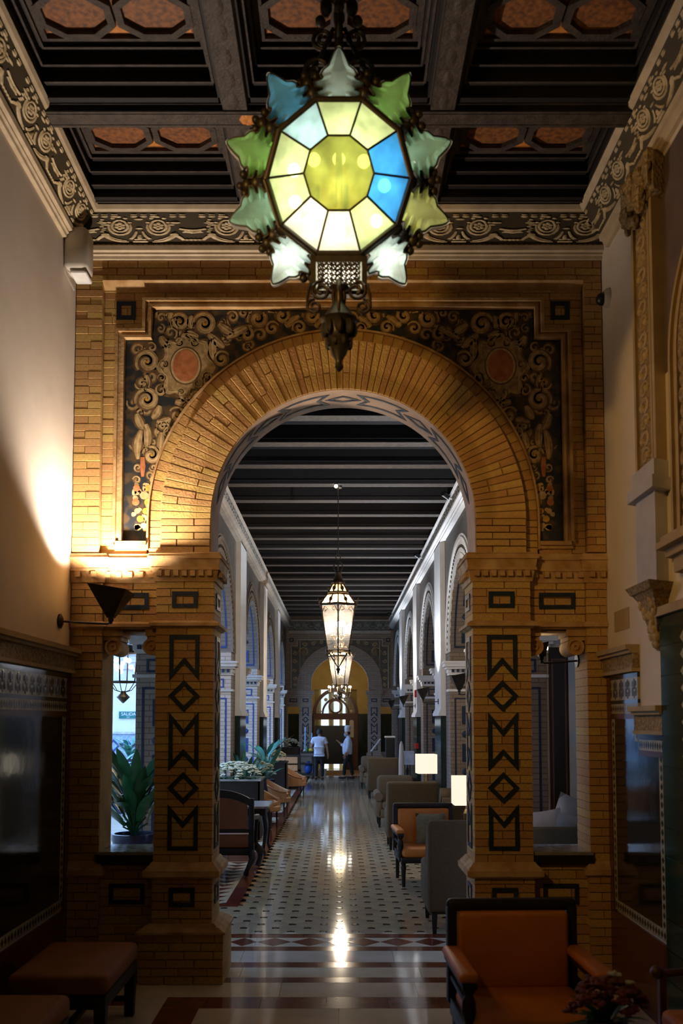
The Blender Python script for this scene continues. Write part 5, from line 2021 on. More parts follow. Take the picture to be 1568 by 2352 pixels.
sc_ = MB()
for s in (-1, 1):
    sc_.tube(scroll3((s * .092, -.59), .055, pi / 2, -s, 0), .009, 6)
    sc_.tube(scroll3((s * .128, -.675), .042, pi / 2, -s, 0), .009, 6)
    sc_.tube([(s * .15, 0, -.55), (s * .165, 0, -.62), (s * .168, 0, -.68), (s * .12, 0, -.72)], .008, 6)
    sc_.tube([(s * .02, 0, -.55), (s * .03, 0, -.62), (s * .015, 0, -.72)], .012, 6)
    sc_.tube([(0, s * .09, -.59), (0, s * .14, -.66), (0, s * .07, -.74)], .008, 6)
O('scroll_ironwork', sc_, M['iron_gilt'], st, 60)
fi = MB().lathe([(.012, -.53), (.03, -.56), (.055, -.575), (.02, -.60), (.03, -.66), (.085, -.735), (.10, -.75), (.07, -.77), (.055, -.82), (.06, -.86), (.075, -.875), (.05, -.90), (.04, -.93), (.018, -.965), (.018, -.985), (.024, -1.0), (.012, -1.02), (0.003, -1.025)], 14)
for k in range(8):
    a = 2 * pi * k / 8
    fi.ball((.075 * cos(a), .075 * sin(a), -.80), .024, 6, 5, (1, 1, 1.8))
    fi.ball((.06 * cos(a + .4), .06 * sin(a + .4), -.875), .018, 6, 5, (1, 1, 1.4))
O('finial', fi, M['iron'], st, 50)
# crown, chain and rod up to the coffered ceiling
cw = MB()
cw.lathe([(.03, .42), (.09, .46), (.05, .50), (.03, .55), (.05, .60), (.025, .66), (.02, 1.30)], 12)
for s in (-1, 1):
    for ax in (0, 1):
        f_ = (lambda p: p) if ax == 0 else (lambda p: (p[1], p[0], p[2]))
        cw.tube([f_(p) for p in scroll3((s * .11, .62), .085, -pi / 2, s, 0)], .014, 6)
        cw.tube([f_(p) for p in scroll3((s * .085, .80), .06, -pi / 2, s, 0)], .012, 6)
        cw.tube([f_((s * .20, 0, .46)), f_((s * .19, 0, .56)), f_((s * .10, 0, .70)), f_((s * .03, 0, .86))], .012, 6)
        cw.ball(f_((s * .17, 0, .52)), .035, 7, 5)
        cw.ball(f_((s * .1, 0, .9)), .03, 7, 5)
        cw.ball(f_((s * .07, 0, .98)), .035, 7, 5, (1, 1, 1.6))
O('crown_ironwork', cw, M['iron'], st, 60)
# inner stem with candle sleeves
ins = MB().lathe([(.012, .2), (.02, .1), (.014, -.1), (.03, -.13), (.01, -.16)], 10)
for k in range(5):
    a = 2 * pi * k / 5
    ins.tube([(0, 0, -.12), (.08 * cos(a), .06 * sin(a), -.15), (.13 * cos(a), .08 * sin(a), -.10), (.13 * cos(a), .08 * sin(a), -.02)], .012, 6)
O('inner_stem', ins.xf(TILT), M['brass'], st, 50)
# bulbs
for k, (x_, z_, y_) in enumerate(((0, -.235, -.06), (-.23, -.10, -.05), (-.16, -.19, -.02), (.20, -.19, -.05), (.24, -.02, -.04), (-.235, .055, -.03), (-.13, .10, -.05), (.13, .09, -.06), (0, .12, .03))):
    O('bulb', MB().ball((x_, y_, z_), .034, 10, 8).xf(TILT), M['bulb_big'], st, 80)
tip = []
for k, a in ((4, 0), (6, 0)):
    am = pi / 2 + 2 * pi * k / N
    O('bulb', MB().ball((.46 * cos(am), -.03, .46 * sin(am)), .026, 10, 8).xf(TILT), M['bulb_big'], st, 80)
lamp('chandelier_light', 'POINT', (SC[0], SC[1] - .02, SC[2] - .02), 14, (1, .92, .74), .16)


# ---- tall lanterns of the gallery ----------------------------------------------------
def hex_ring(r, z, n=6):
    return [(r * cos(2 * pi * (k + .5) / n), r * sin(2 * pi * (k + .5) / n), z) for k in range(n)]


def make_lantern(rod):
    t = thing('glass_lantern', 'tall six-sided brass lantern with clear panes, hanging nearest on a long rod', 'lantern', group='lanterns along the gallery')
    # origin: level of the upper glass rim
    r1, r0, h = .265, .165, .62
    A, B = hex_ring(r1, 0), hex_ring(r0, -h)
    for k in range(6):
        j = (k + 1) % 6
        O('glass_pane', MB().add([A[k], A[j], B[j], B[k]], [(0, 1, 2, 3)]), M['clear'], t)
    m = MB()
    for k in range(6):
        j = (k + 1) % 6
        m.tube([A[k], B[k]], .011, 5)
        m.tube([A[k], A[j]], .012, 5)
        m.tube([B[k], B[j]], .010, 5)
        # scroll in the upper corners
        pa, pb_ = Vector(A[k]), Vector(A[j])
        for f0, f1, f2 in ((.04, .2, .38), (.96, .8, .62)):
            p = [pa.lerp(pb_, f0) - Vector((0, 0, .10)), pa.lerp(pb_, f1) - Vector((0, 0, .02)), pa.lerp(pb_, f2) - Vector((0, 0, .06)), pa.lerp(pb_, f1) - Vector((0, 0, .09))]
            m.tube([q * .985 for q in p], .006, 4)
        # leaf spike at each corner
        d = Vector(A[k]).normalized()
        m.tube([pa - Vector((0, 0, .03)), pa + d * .03 + Vector((0, 0, .02)), pa + d * .055 + Vector((0, 0, .10))], [.016, .012, .002], 5)
        pb2 = Vector(B[k])
        m.tube([pb2, pb2 + d * .03 - Vector((0, 0, .05)), pb2 * .85 - Vector((0, 0, .12)), Vector((0, 0, -h - .24))], [.014, .012, .009, .008], 5)
        m.ball(pb2 + d * .01, .022, 6, 5)
    m.ball((0, 0, -h - .25), .03, 8, 6)
    m.lathe([(.004, -h - .33), (.02, -h - .29), (.008, -h - .26)], 8)
    O('frame', m, M['iron_gilt'], t, 50)
    c = MB()
    for (ra, za), (rb, zb), nm in (((.275, .01), (.17, .15), 0), ((.15, .18), (.085, .30), 1)):
        P, Q = hex_ring(ra, za), hex_ring(rb, zb)
        g = MB()
        for k in range(6):
            j = (k + 1) % 6
            g.add([P[k], P[j], Q[j], Q[k]], [(0, 1, 2, 3)])
            c.tube([P[k], Q[k]], .010, 5)
            c.tube([P[k], P[j]], .014, 5)
            c.tube([Q[k], Q[j]], .012, 5)
            pm = (Vector(P[k]) + Vector(P[j])) / 2
            qm = (Vector(Q[k]) + Vector(Q[j])) / 2
            c.tube([pm, qm], .012, 5)
            c.ball(pm.lerp(qm, .45), .028, 6, 5, (1, 1, 1.4))
            c.tube([Vector(P[k]), Vector(P[k]) * 1.12 + Vector((0, 0, .06))], [.012, .002], 5)
        O('amber_glass', g, M['amber'], t)
    c.lathe([(.09, .30), (.10, .32), (.07, .36), (.045, .44), (.05, .46), (.02, .48)], 12)
    for k in range(2):
        a = pi / 2 * k
        c.tube([(.06 * cos(q) * cos(a), .06 * cos(q) * sin(a), .55 + .075 * sin(q)) for q in [2 * pi * i / 14 for i in range(15)]], .008, 5)
    c.tube([(.035 * cos(q), 0, .69 + .04 * sin(q)) for q in [2 * pi * i / 12 for i in range(13)]], .007, 5)
    O('crown', c, M['iron_gilt'], t, 50)
    O('rod', MB().tube([(0, 0, .72), (0, 0, rod)], .008, 6).lathe([(.05, rod - .03), (.06, rod), (.06, rod + .01)], 10), M['iron'], t, 50)
    s = MB().tube([(0, 0, .25), (0, 0, -.45)], .012, 6)
    for k in range(5):
        a = 2 * pi * k / 5 + .3
        p = (.085 * cos(a), .085 * sin(a))
        s.tube([(0, 0, -.42), (p[0] * .6, p[1] * .6, -.47), (p[0], p[1], -.42)], .007, 5)
        s.lathe([(.022, -.42), (.026, -.41), (.012, -.40)], 8, (p[0], p[1], 0))
    O('candle_cluster', s, M['brass'], t, 50)
    for k in range(5):
        a = 2 * pi * k / 5 + .3
        p = (.085 * cos(a), .085 * sin(a), 0)
        cn = O('candle', MB().lathe([(.011, -.40), (.011, -.29)], 8, p), M['white_plastic'], t, 40)
        O('bulb', MB().ball((p[0], p[1], -.245), .025, 8, 8, (1, 1, 1.7)), M['bulb'], cn, 80)
    return t


la = make_lantern((GZ - 3.86) / 1.15)
la.location = (-.012, 14.12, 3.86)
la.scale = (1.15, 1.15, 1.15)
lamp('lantern_light', 'POINT', (-.012, 14.12, 3.60), 270, (1, .82, .58), .10)
lb = copy_tree(la)
lb.location = (.04, 22.55, 3.66)
lb.rotation_euler = (0, 0, .5)
lb['label'] = 'six-sided brass lantern seen below and behind the first one'
lamp('lantern_light', 'POINT', (.04, 22.55, 3.4), 250, (1, .82, .58), .10)
for ch in lb.children:
    if ch.name.startswith('rod'):
        ch.data = mesh('rod', MB().tube([(0, 0, .72), (0, 0, (GZ - 3.66) / 1.15)], .008, 6), M['iron'])

# ---- candle chandelier beyond --------------------------------------------------
cc = thing('candle_chandelier', 'candle chandelier with curved arms glowing in front of the ochre far wall', 'chandelier', (.03, 35.3, 3.25))
m = MB().tube([(0, 0, -.35), (0, 0, 1.75)], .014, 8).lathe([(.02, -.40), (.07, -.30), (.05, -.2), (.09, -.1), (.05, 0), (.03, .1)], 12)
for k in range(8):
    a = 2 * pi * k / 8 + .2
    d = Vector((cos(a), sin(a), 0))
    m.tube([d * .04 + Vector((0, 0, -.25)), d * .2 + Vector((0, 0, -.34)), d * .4 + Vector((0, 0, -.28)), d * .44 + Vector((0, 0, -.10))], .014, 6)
    m.lathe([(.03, -.11), (.05, -.09), (.03, -.08)], 8, d * .44)
O('arms', m, M['iron'], cc, 60)
for k in range(8):
    a = 2 * pi * k / 8 + .2
    p = Vector((.44 * cos(a), .44 * sin(a), 0))
    cn = O('candle', MB().lathe([(.018, -.08), (.018, .07)], 8, p), M['white_plastic'], cc, 40)
    O('bulb', MB().ball((p.x, p.y, .12), .026, 8, 8, (1, 1, 1.7)), M['bulb'], cn, 80)
lamp('vestibule_light', 'POINT', (.03, 35.3, 3.45), 34, (1, .76, .45), .2)

# ---- patio lantern seen through the narrow opening ------------------------------------
pl = thing('patio_lantern', 'lit brass lantern hanging outside the narrow opening above the leafy plant', 'lantern', (-2.86, 11.9, 2.78))
r1, r0, h = .235, .20, .40
A, B = hex_ring(r1, .18), hex_ring(r0, .18 - h)
m = MB()
for k in range(6):
    j = (k + 1) % 6
    O('glass_pane', MB().add([A[k], A[j], B[j], B[k]], [(0, 1, 2, 3)]), M['clear'], pl)
    m.tube([A[k], B[k]], .010, 5)
    m.tube([A[k], A[j]], .02, 5)
    m.tube([B[k], B[j]], .012, 5)
    m.tube([B[k], (B[k][0] * .55, B[k][1] * .55, -.33), (0, 0, -.36)], .006, 5)
m.lathe([(.25, .19), (.18, .26), (.07, .30), (.05, .36), (.02, .42)], 6)
m.lathe([(.01, -.50), (.05, -.46), (.09, -.42), (.04, -.37), (.03, -.34)], 10)
m.tube([(0, 0, .40), (.0, 0, .60), (0, 0, 1.33)], .012, 6)
O('frame', m, M['iron_gilt'], pl, 50)
for k in range(6):
    a = 2 * pi * k / 6
    O('bulb', MB().ball((.10 * cos(a), .10 * sin(a), -.02 + .09 * (k % 2)), .032, 8, 8), M['bulb'], pl, 80)
O('ceiling_hook', MB().lathe([(.05, 1.28), (.07, 1.32)], 10), M['iron'], pl)


# ---- table lamps with square shades ------------------------------------------------------
def table_lamp(label, lit, loc, w, h, stem, rot=0, power=0, first=None):
    t = thing('table_lamp', label, 'lamp', loc, rot, 'table lamps with square fabric shades')
    g = MB()
    a, b = w / 2, w / 2 - .004
    z0, z1 = stem, stem + h
    P = [(-a, -a), (a, -a), (a, a), (-a, a)]
    Q = [(-b, -b), (b, -b), (b, b), (-b, b)]
    for i in range(4):
        j = (i + 1) % 4
        g.hexa([(*P[i], z0), (*P[j], z0), (*Q[j], z0), (*Q[i], z0), (*P[i], z1), (*P[j], z1), (*Q[j], z1), (*Q[i], z1)])
    O('shade', g, M['shade_lit'] if lit else M['shade_off'], t)
    O('stem', MB().lathe([(.07, 0), (.07, .02), (.03, .04), (.05, stem * .45), (.055, stem * .6), (.02, stem * .8), (.016, stem + .05)], 4), M['brass'] if lit else M['iron'], t, 20)
    O('shade_carrier', MB().tube([(-b, 0, stem + h - .02), (b, 0, stem + h - .02)], .004, 4).tube([(0, 0, stem), (0, 0, stem + h - .02)], .008, 6), M['brass'], t)
    return t
# ================================================================ FURNITURE


def pillow(w, h, t, n=8, pinch=.06):
    """upright cushion in the XZ plane, thickness along Y"""
    m = MB()
    for side in (-1, 1):
        vs = []
        for i in range(n + 1):
            for j in range(n + 1):
                u, v = -1 + 2 * i / n, -1 + 2 * j / n
                q = (1 - u ** 4) * (1 - v ** 4)
                pu = 1 - pinch * (1 - abs(u) ** 2 * 0) * (1 - v * v) * abs(u)
                pv = 1 - pinch * (1 - u * u) * abs(v)
                vs.append((u * w / 2 * pu, side * t / 2 * max(0, q) ** .5, v * h / 2 * pv))
        m.add(vs, [(i * (n + 1) + j, (i + 1) * (n + 1) + j, (i + 1) * (n + 1) + j + 1, i * (n + 1) + j + 1) for i in range(n) for j in range(n)])
    return m


# ---- carved armchair with orange leather ----------------------------------------
def leather_chair(label, cover=None):
    """faces -Y ; origin on the floor under the back of the seat"""
    cover = cover or M['leather']
    t = thing('wooden_armchair', label, 'chair', group=None)
    hw = .365
    fr = MB()
    for s in (-1, 1):
        fr.rbox(s * hw - .03 if s < 0 else hw - .03, -.03, .36, s * hw + .03 if s < 0 else hw + .03, .04, .93, .012)
    fr.rbox(-hw - .03, -.03, .90, hw + .03, .04, .975, .03, 3)
    fr.rbox(-hw, -.02, .42, hw, .03, .47, .01)
    O('back_frame', fr, M['ebony'], t, 40)
    O('back_pad', MB().rbox(-hw + .032, -.075, .45, hw - .032, .02, .905, .03, 3), cover, t, 50)
    O('seat_pad', MB().rbox(-hw + .01, -.68, .36, hw - .01, -.04, .47, .045, 3), cover, t, 50)
    O('seat_rail', MB().rbox(-hw, -.66, .29, hw, .02, .365, .012), M['ebony'], t, 40)
    for s in (-1, 1):
        x = s * (hw + .005)
        O('arm_pad', MB().rbox(x - .055, -.64, .645, x + .055, -.0, .70, .024, 3), cover, t, 50)
        O('arm_rail', MB().rbox(x - .042, -.65, .615, x + .042, .0, .648, .01), M['ebony'], t, 40)
        O('arm_post', MB().lathe([(.030, .36), (.034, .40), (.022, .43), (.040, .49), (.036, .55), (.022, .58), (.036, .60), (.036, .615)], 12, (x, -.60, 0)), M['ebony'], t, 40)
        O('side_panel', MB().rbox(x - .012, -.58, .30, x + .012, -.02, .40, .006).rbox(x - .010, -.58, .50, x + .010, -.02, .53, .006), M['ebony'], t, 40)
        O('leg', MB().lathe([(.018, 0), (.022, .02), (.030, .20), (.036, .24), (.026, .26), (.038, .30)], 10, (s * (hw - .03), -.62, 0)), M['ebony'], t, 40)
        O('leg', MB().frustum(s * (hw - .03) - .02, .01, s * (hw - .03) + .02, .05, 0, s * (hw - .03) - .026, -.03, s * (hw - .03) + .026, .03, .36), M['ebony'], t)
    return t


fc = leather_chair('orange leather armchair with black wooden frame in front of the brick pillar')
fc.location = (1.045, 5.52, 0)
fc.rotation_euler = (0, 0, radians(2))
c2 = another(fc, (1.10, 11.85, 0), radians(3), 'orange leather armchair holding a sage cushion, beyond the first grey armchair')
cu = tag(O('cushion', pillow(.40, .40, .14), M['cushion'], None, 60), 'sage green square cushion leaning on the farther orange armchair', 'cushion')
cu.location = (1.19, 11.66, .66)
cu.rotation_euler = (radians(-12), 0, 0)
# low seat at the picture edge, by the green tiles
cs = thing('corner_seat', 'low orange padded seat with a knobbed side rail, mostly cut off by the green tiles', 'seat', (1.93, 4.80, 0))
O('seat_pad', MB().rbox(-.17, -.40, .36, .17, .24, .475, .045, 3), M['leather'], cs, 50)
O('seat_rail', MB().rbox(-.16, -.39, .28, .16, .23, .37, .012), M['ebony'], cs, 40)
O('side_rail', MB().tube([(-.10, .44, .60), (.17, .44, .62)], .022, 10).ball((-.11, .44, .61), .038, 12, 8).box(-.10, .42, 0, -.06, .46, .60), M['door_wood'], cs, 60)
O('rail_base', MB().box(-.12, .20, .25, .16, .47, .29), M['ebony'], cs)
for sx in (-1, 1):
    for sy in (-.36, .19):
        O('leg', MB().frustum(sx * .13 - .02, sy - .02, sx * .13 + .02, sy + .02, 0, sx * .13 - .026, sy - .026, sx * .13 + .026, sy + .026, .29), M['ebony'], cs)

# ---- flowers on a low table before the chair ------------------------------------
rt = thing('pedestal_table', 'small round dark table carrying dark red flowers', 'table', (1.27, 4.36, 0))
O('table_top', MB().lathe([(.26, .50), (.28, .51), (.28, .53), (.27, .535)], 24), M['ebony'], rt, 40)
O('pedestal', MB().lathe([(.16, 0), (.17, .02), (.05, .05), (.03, .2), (.045, .3), (.03, .45), (.10, .50)], 14), M['ebony'], rt, 40)
rf = thing('flower_arrangement', 'dark red flower bouquet in a small bowl in front of the orange armchair', 'flowers', (1.27, 4.36, .535))
O('bowl', MB().lathe([(.05, 0), (.06, .01), (.09, .05), (.10, .09), (.09, .09)], 16), M['pot'], rt if False else rf, 40)
random.seed(21)


def blossoms(m, pts, r, petals=5):
    for p in pts:
        rr = r * random.uniform(.7, 1.2)
        m.ball(p, rr * .4, 6, 4)
        for k in range(petals):
            a = 2 * pi * k / petals + random.random()
            m.ball((p[0] + cos(a) * rr * .6, p[1] + sin(a) * rr * .6, p[2] + random.uniform(-.3, .2) * rr), rr * .55, 6, 4, (1, 1, .55))


def dome(n, rx, ry, h, z0=.0):
    out = []
    while len(out) < n:
        a = random.uniform(0, 2 * pi)
        q = sqrt(random.random())
        x, y = q * cos(a) * rx, q * sin(a) * ry
        out.append((x, y, z0 + h * sqrt(max(0, 1 - q * q)) + random.uniform(-.02, .02)))
    return out


def leaf_blade(m, base, ang, length, width, lift, droop, n=7, fold=.12):
    """one arching leaf"""
    d = Vector((cos(ang), sin(ang), 0))
    sidev = Vector((-sin(ang), cos(ang), 0))
    L_, C_, R_ = [], [], []
    for i in range(n + 1):
        t = i / n
        p = Vector(base) + d * (length * t * (1 - .25 * t * droop)) + Vector((0, 0, lift * t - droop * length * t * t * .8))
        w = width * (sin(pi * min(1, .06 + t * .94)) ** .8) * (1 - .25 * t)
        L_.append(p + sidev * w + Vector((0, 0, w * fold * 2)))
        C_.append(p)
        R_.append(p - sidev * w + Vector((0, 0, w * fold * 2)))
    k = n + 1
    return m.add(L_ + C_ + R_, [(i, i + 1, k + i + 1, k + i) for i in range(n)] + [(k + i, k + i + 1, 2 * k + i + 1, 2 * k + i) for i in range(n)])


m = MB()
blossoms(m, dome(46, .19, .17, .17, .10), .034)
O('red_blossoms', m, M['petal_red'], rf, 60)['kind'] = 'stuff'
m = MB()
for k in range(34):
    a = random.uniform(0, 2 * pi)
    leaf_blade(m, (0, 0, .07), a, random.uniform(.12, .24), .022, random.uniform(.04, .22), .5, 4)
O('foliage', m, M['leaf'], rf)['kind'] = 'stuff'
m = MB()
blossoms(m, [(.06, .05, .30), (.11, .0, .27)], .03)
O('pale_blossoms', m, M['petal'], rf, 60)

# ---- upholstered benches on the plaster wall side -----------------------------------------
bn = thing('bench', 'low bench with a padded orange leather top by the dark tile dado', 'bench', (-1.72, 6.0, 0))
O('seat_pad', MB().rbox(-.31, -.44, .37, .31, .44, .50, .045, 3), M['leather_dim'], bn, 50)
O('apron', MB().rbox(-.30, -.43, .29, .30, .43, .375, .01), M['ebony'], bn, 40)
for sx in (-1, 1):
    for sy in (-1, 1):
        O('leg', MB().frustum(sx * .26 - .03, sy * .39 - .03, sx * .26 + .03, sy * .39 + .03, 0, sx * .265 - .036, sy * .395 - .036, sx * .265 + .036, sy * .395 + .036, .30), M['ebony'], bn)
O('stretcher', MB().box(-.02, -.38, .10, .02, .38, .13).box(-.26, -.41, .10, .26, -.37, .13).box(-.26, .37, .10, .26, .41, .13), M['ebony'], bn)
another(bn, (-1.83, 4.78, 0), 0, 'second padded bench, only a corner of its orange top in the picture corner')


# ---- high-backed grey armchairs ------------------------------------------------------------
def wing_chair(label, m, high):
    """faces +Y, origin on the floor below the middle"""
    t = thing('upholstered_armchair', label, 'chair', group=None)
    hw = .41
    zt = 1.08 if high else .96
    b = MB()
    if high:
        b.rbox(-hw, -.42, .20, hw, -.27, zt, .045, 3)
    else:
        b.rbox(-hw + .04, -.42, .20, hw - .04, -.22, zt, .09, 4)
    O('backrest', b, m, t, 50)
    O('seat_base', MB().rbox(-hw + .03, -.38, .18, hw - .03, .38, .36, .03, 2), m, t, 50)
    O('seat_cushion', MB().rbox(-hw + .11, -.28, .34, hw - .11, .42, .49, .05, 3), m, t, 50)
    for s in (-1, 1):
        a = MB()
        if high:
            x0, x1 = sorted((s * (hw + .005), s * (hw - .10)))
            a.rbox(x0, -.40, .19, x1, .36, .63, .04, 3)
            a.frustum(x0 + .01, -.38, x1 - .01, .02, .60, x0 + .01, -.38, x1 - .01, -.22, zt - .05)
        else:
            x0, x1 = sorted((s * hw, s * (hw - .11)))
            a.rbox(x0, -.36, .19, x1, .38, .58, .03, 2)
            a.tube([(s * (hw - .045), -.34, .60), (s * (hw - .045), .40, .585)], .085, 14)
        O('arm', a, m, t, 45)
    for sx in (-1, 1):
        for sy in (-1, 1):
            x, y = sx * (hw - .06), sy * .35 - .02
            O('leg', MB().frustum(x - .018, y - .018, x + .018, y + .018, 0, x - .028, y - .028, x + .028, y + .028, .20), M['ebony'], t)
    return t


w1 = wing_chair('tall grey armchair seen from behind, right beside the brick pillar', M['grey'], True)
w1.location = (1.27, 9.15, 0)
w2 = another(w1, (1.17, 14.72, 0), 0, 'tall grey-brown armchair seen from behind, between the farther orange armchair and the lit lamp')
w3 = wing_chair('rounded beige armchair with rolled arms facing the brick arch, fourth along the row', M['grey_light'], False)
w3.location = (1.13, 17.75, 0)
w3.rotation_euler = (0, 0, pi)
w4 = another(w1, (1.16, 24.0, 0), 0, 'tall grey armchair seen from behind, second last of the row')
w5 = another(w3, (1.05, 27.5, 0), pi, 'rounded beige armchair nearest the chef')
# greige piece behind the tall chairs: sofa with rolled arm in the niche of the second arch
sf = thing('sofa', 'taupe sofa with a rolled arm in the niche behind the square lamp', 'sofa', (2.22, 15.3, 0))
O('seat_base', MB().rbox(-.38, -.95, .12, .40, .95, .34, .03), M['grey'], sf, 50)
O('backrest', MB().rbox(.22, -1.0, .30, .46, 1.0, .88, .09, 3), M['grey'], sf, 50)
O('seat_cushion', MB().rbox(-.36, -.80, .33, .24, -.005, .48, .05, 3), M['grey'], sf, 50)
O('seat_cushion', MB().rbox(-.36, .005, .33, .24, .80, .48, .05, 3), M['grey'], sf, 50)
for s in (-1, 1):
    y0, y1 = sorted((s * .80, s * 1.0))
    O('arm', MB().rbox(-.40, y0, .12, .30, y1, .58, .03).tube([(-.42, s * .92, .60), (.30, s * .92, .60)], .11, 16), M['grey'], sf, 45)
for sx, sy in ((-.33, -.88), (-.33, .88), (.36, -.88), (.36, .88)):
    O('leg', MB().box(sx - .025, sy - .025, 0, sx + .025, sy + .025, .14), M['ebony'], sf)
pc = tag(O('cushion', pillow(.42, .42, .15), M['shade_off'], None, 60), 'pale blue cushion on the taupe sofa behind the square lamp', 'cushion')
sf.scale = (1, .84, 1.2)
pc.location = (2.30, 14.95, .80)
pc.rotation_euler = (radians(-14), 0, radians(70))
# sofa in the nearest niche with pale cushions, seen through the narrow opening
s2 = another(sf, (2.55, 10.30, 0), -pi / 2, 'taupe settee holding pale cushions behind the narrow brick-framed opening')
s2.scale = (1, .5, 1)
for k, (x, y, z, rx, ry, lb) in enumerate(((2.34, 10.26, .77, 10, -8, 'pale cushion with peaked corners next to the brick pillar edge, behind the narrow opening'), (2.56, 10.25, .75, 10, 13, 'pale cushion lying lowest in front in the narrow opening'),
                                       (2.68, 10.46, .83, 6, 20, 'pale cushion propped highest, beside the wooden shutter'))):
    o = tag(O('cushion', pillow((.40, .40, .50)[k], (.56, .52, .68)[k], .14), M['cushion_pale'], None, 60), lb, 'cushion', 'pale cushions on the niche settee')
    o.location = (x, y, z)
    o.rotation_euler = (radians(rx), radians(ry), 0)

# lamps and lamp tables


def side_table(label, loc, w, h):
    t = thing('side_table', label, 'table', loc)
    O('table_top', MB().rbox(-w / 2, -w / 2, h - .03, w / 2, w / 2, h, .008), M['ebony'], t)
    O('shelf', MB().box(-w / 2 + .03, -w / 2 + .03, .18, w / 2 - .03, w / 2 - .03, .20), M['ebony'], t)
    for sx in (-1, 1):
        for sy in (-1, 1):
            x, y = sx * (w / 2 - .03), sy * (w / 2 - .03)
            O('leg', MB().frustum(x - .014, y - .014, x + .014, y + .014, 0, x - .02, y - .02, x + .02, y + .02, h - .03), M['ebony'], t)
    return t


TL = ((1.51, 15.6, .65, .33, .33, .49, True, 'glowing square table lamp standing between the tall and the beige armchair', 4), (1.72, 12.2, .62, .36, .38, .30, True, 'glowing square table lamp half hidden by the brick pillar', 0),
      (1.70, 22.4, .62, .32, .33, .34, False, 'unlit pale square table lamp behind the glowing one', 0))
for k, (x, y, tz, w, h, stem, lit, lb, rz) in enumerate(TL):
    side_table('small dark side table under the %s lamp' % ('glowing square', 'half hidden', 'unlit pale')[k], (x, y, 0), (.38, .48, .48)[k], tz)
    table_lamp(lb, lit, (x, y, tz), w, h, stem, radians(rz))
    if lit:
        lamp('table_lamp_light', 'POINT', (x, y, tz + stem + h * .5), 9, (1, .78, .52), .08)
    if k == 1:
        pass
# low glass table and magazine stand beside the first grey chair
lt = thing('coffee_table', 'low brass-framed glass table between the grey and the farther orange armchair', 'table', (1.60, 10.70, 0))
O('glass_top', MB().box(-.30, -.30, .50, .30, .30, .512), M['pane'], lt)
for sx in (-1, 1):
    O('leg_frame', MB().tube([(sx * .27, -.27, 0), (sx * .27, .27, .50)], .012, 6).tube([(sx * .27, .27, 0), (sx * .27, -.27, .50)], .012, 6), M['brass'], lt)
# dark column with pale cap and rolled napkins
bc = thing('dispenser_post', 'slim black post with a pale cap near the far armchairs', 'post', (1.45, 25.6, 0))
O('column', MB().rbox(-.13, -.13, 0, .13, .13, 1.56, .02), M['black'], bc)
O('cap', MB().rbox(-.15, -.15, 1.56, .15, .15, 1.61, .02), M['white_plastic'], bc)
um = thing('parasol', 'closed cream parasol standing beside the unlit lamp', 'parasol', (1.50, 21.6, 0))
O('canopy', MB().lathe([(.03, .55), (.075, .7), (.07, 1.1), (.05, 1.45), (.015, 1.55)], 10), M['cushion_pale'], um, 50)
O('pole', MB().lathe([(.10, 0), (.10, .03), (.018, .05), (.018, .6)], 10), M['ebony'], um, 50)
rl_ = thing('handrail', 'pale slanting handrail behind the farthest armchairs', 'rail', (1.35, 30.0, 0))
O('rail', MB().tube([(-.28, 0, 1.02), (.05, .4, 1.42)], .03, 6), M['white'], rl_)
O('post', MB().tube([(-.25, 0, 0), (-.25, 0, 1.03)], .02, 6), M['iron'], rl_)

# ================================================================ window side of the gallery
# carved dark armchair seen from behind
l1 = thing('carved_armchair', 'dark carved armchair with russet leather back, seen from behind beside the brick pillar', 'chair', (-1.58, 12.0, 0))
hw = .42
bk = MB()
top = [(-hw + 2 * hw * i / 16, 1.00 + .13 * cos(pi / 2 * (-1 + 2 * i / 16)) ** .8) for i in range(17)]
for a, b in zip(top[:-1], top[1:]):
    bk.hexa([(a[0], -.03, a[1] - .10), (b[0], -.03, b[1] - .10), (b[0], .03, b[1] - .10), (a[0], .03, a[1] - .10), (a[0], -.035, a[1]), (b[0], -.035, b[1]), (b[0], .035, b[1]), (a[0], .035, a[1])])
for s in (-1, 1):
    bk.rbox(s * hw - .035, -.03, .0 + .30, s * hw + .035, .03, 1.02, .012)
bk.rbox(-hw, -.03, .565, hw, .03, .615, .01)
O('back_frame', bk, M['ebony'], l1, 40)
pan_ = MB()
for a, b in zip(top[1:-2], top[2:-1]):
    pan_.hexa([(a[0], -.015, .60), (b[0], -.015, .60), (b[0], .015, .60), (a[0], .015, .60), (a[0], -.022, a[1] - .095), (b[0], -.022, b[1] - .095), (b[0], .015, b[1] - .095), (a[0], .015, a[1] - .095)])
O('back_panel', pan_, M['leather_brown'], l1)
O('lower_panel', MB().rbox(-hw + .03, -.03, .37, hw - .03, .03, .545, .02), M['leather_brown'], l1, 50)
O('seat_pad', MB().rbox(-hw + .02, .03, .37, hw - .02, .62, .50, .05, 3), M['leather_brown'], l1, 50)
O('seat_rail', MB().rbox(-hw, -.03, .27, hw, .62, .37, .02), M['ebony'], l1, 40)
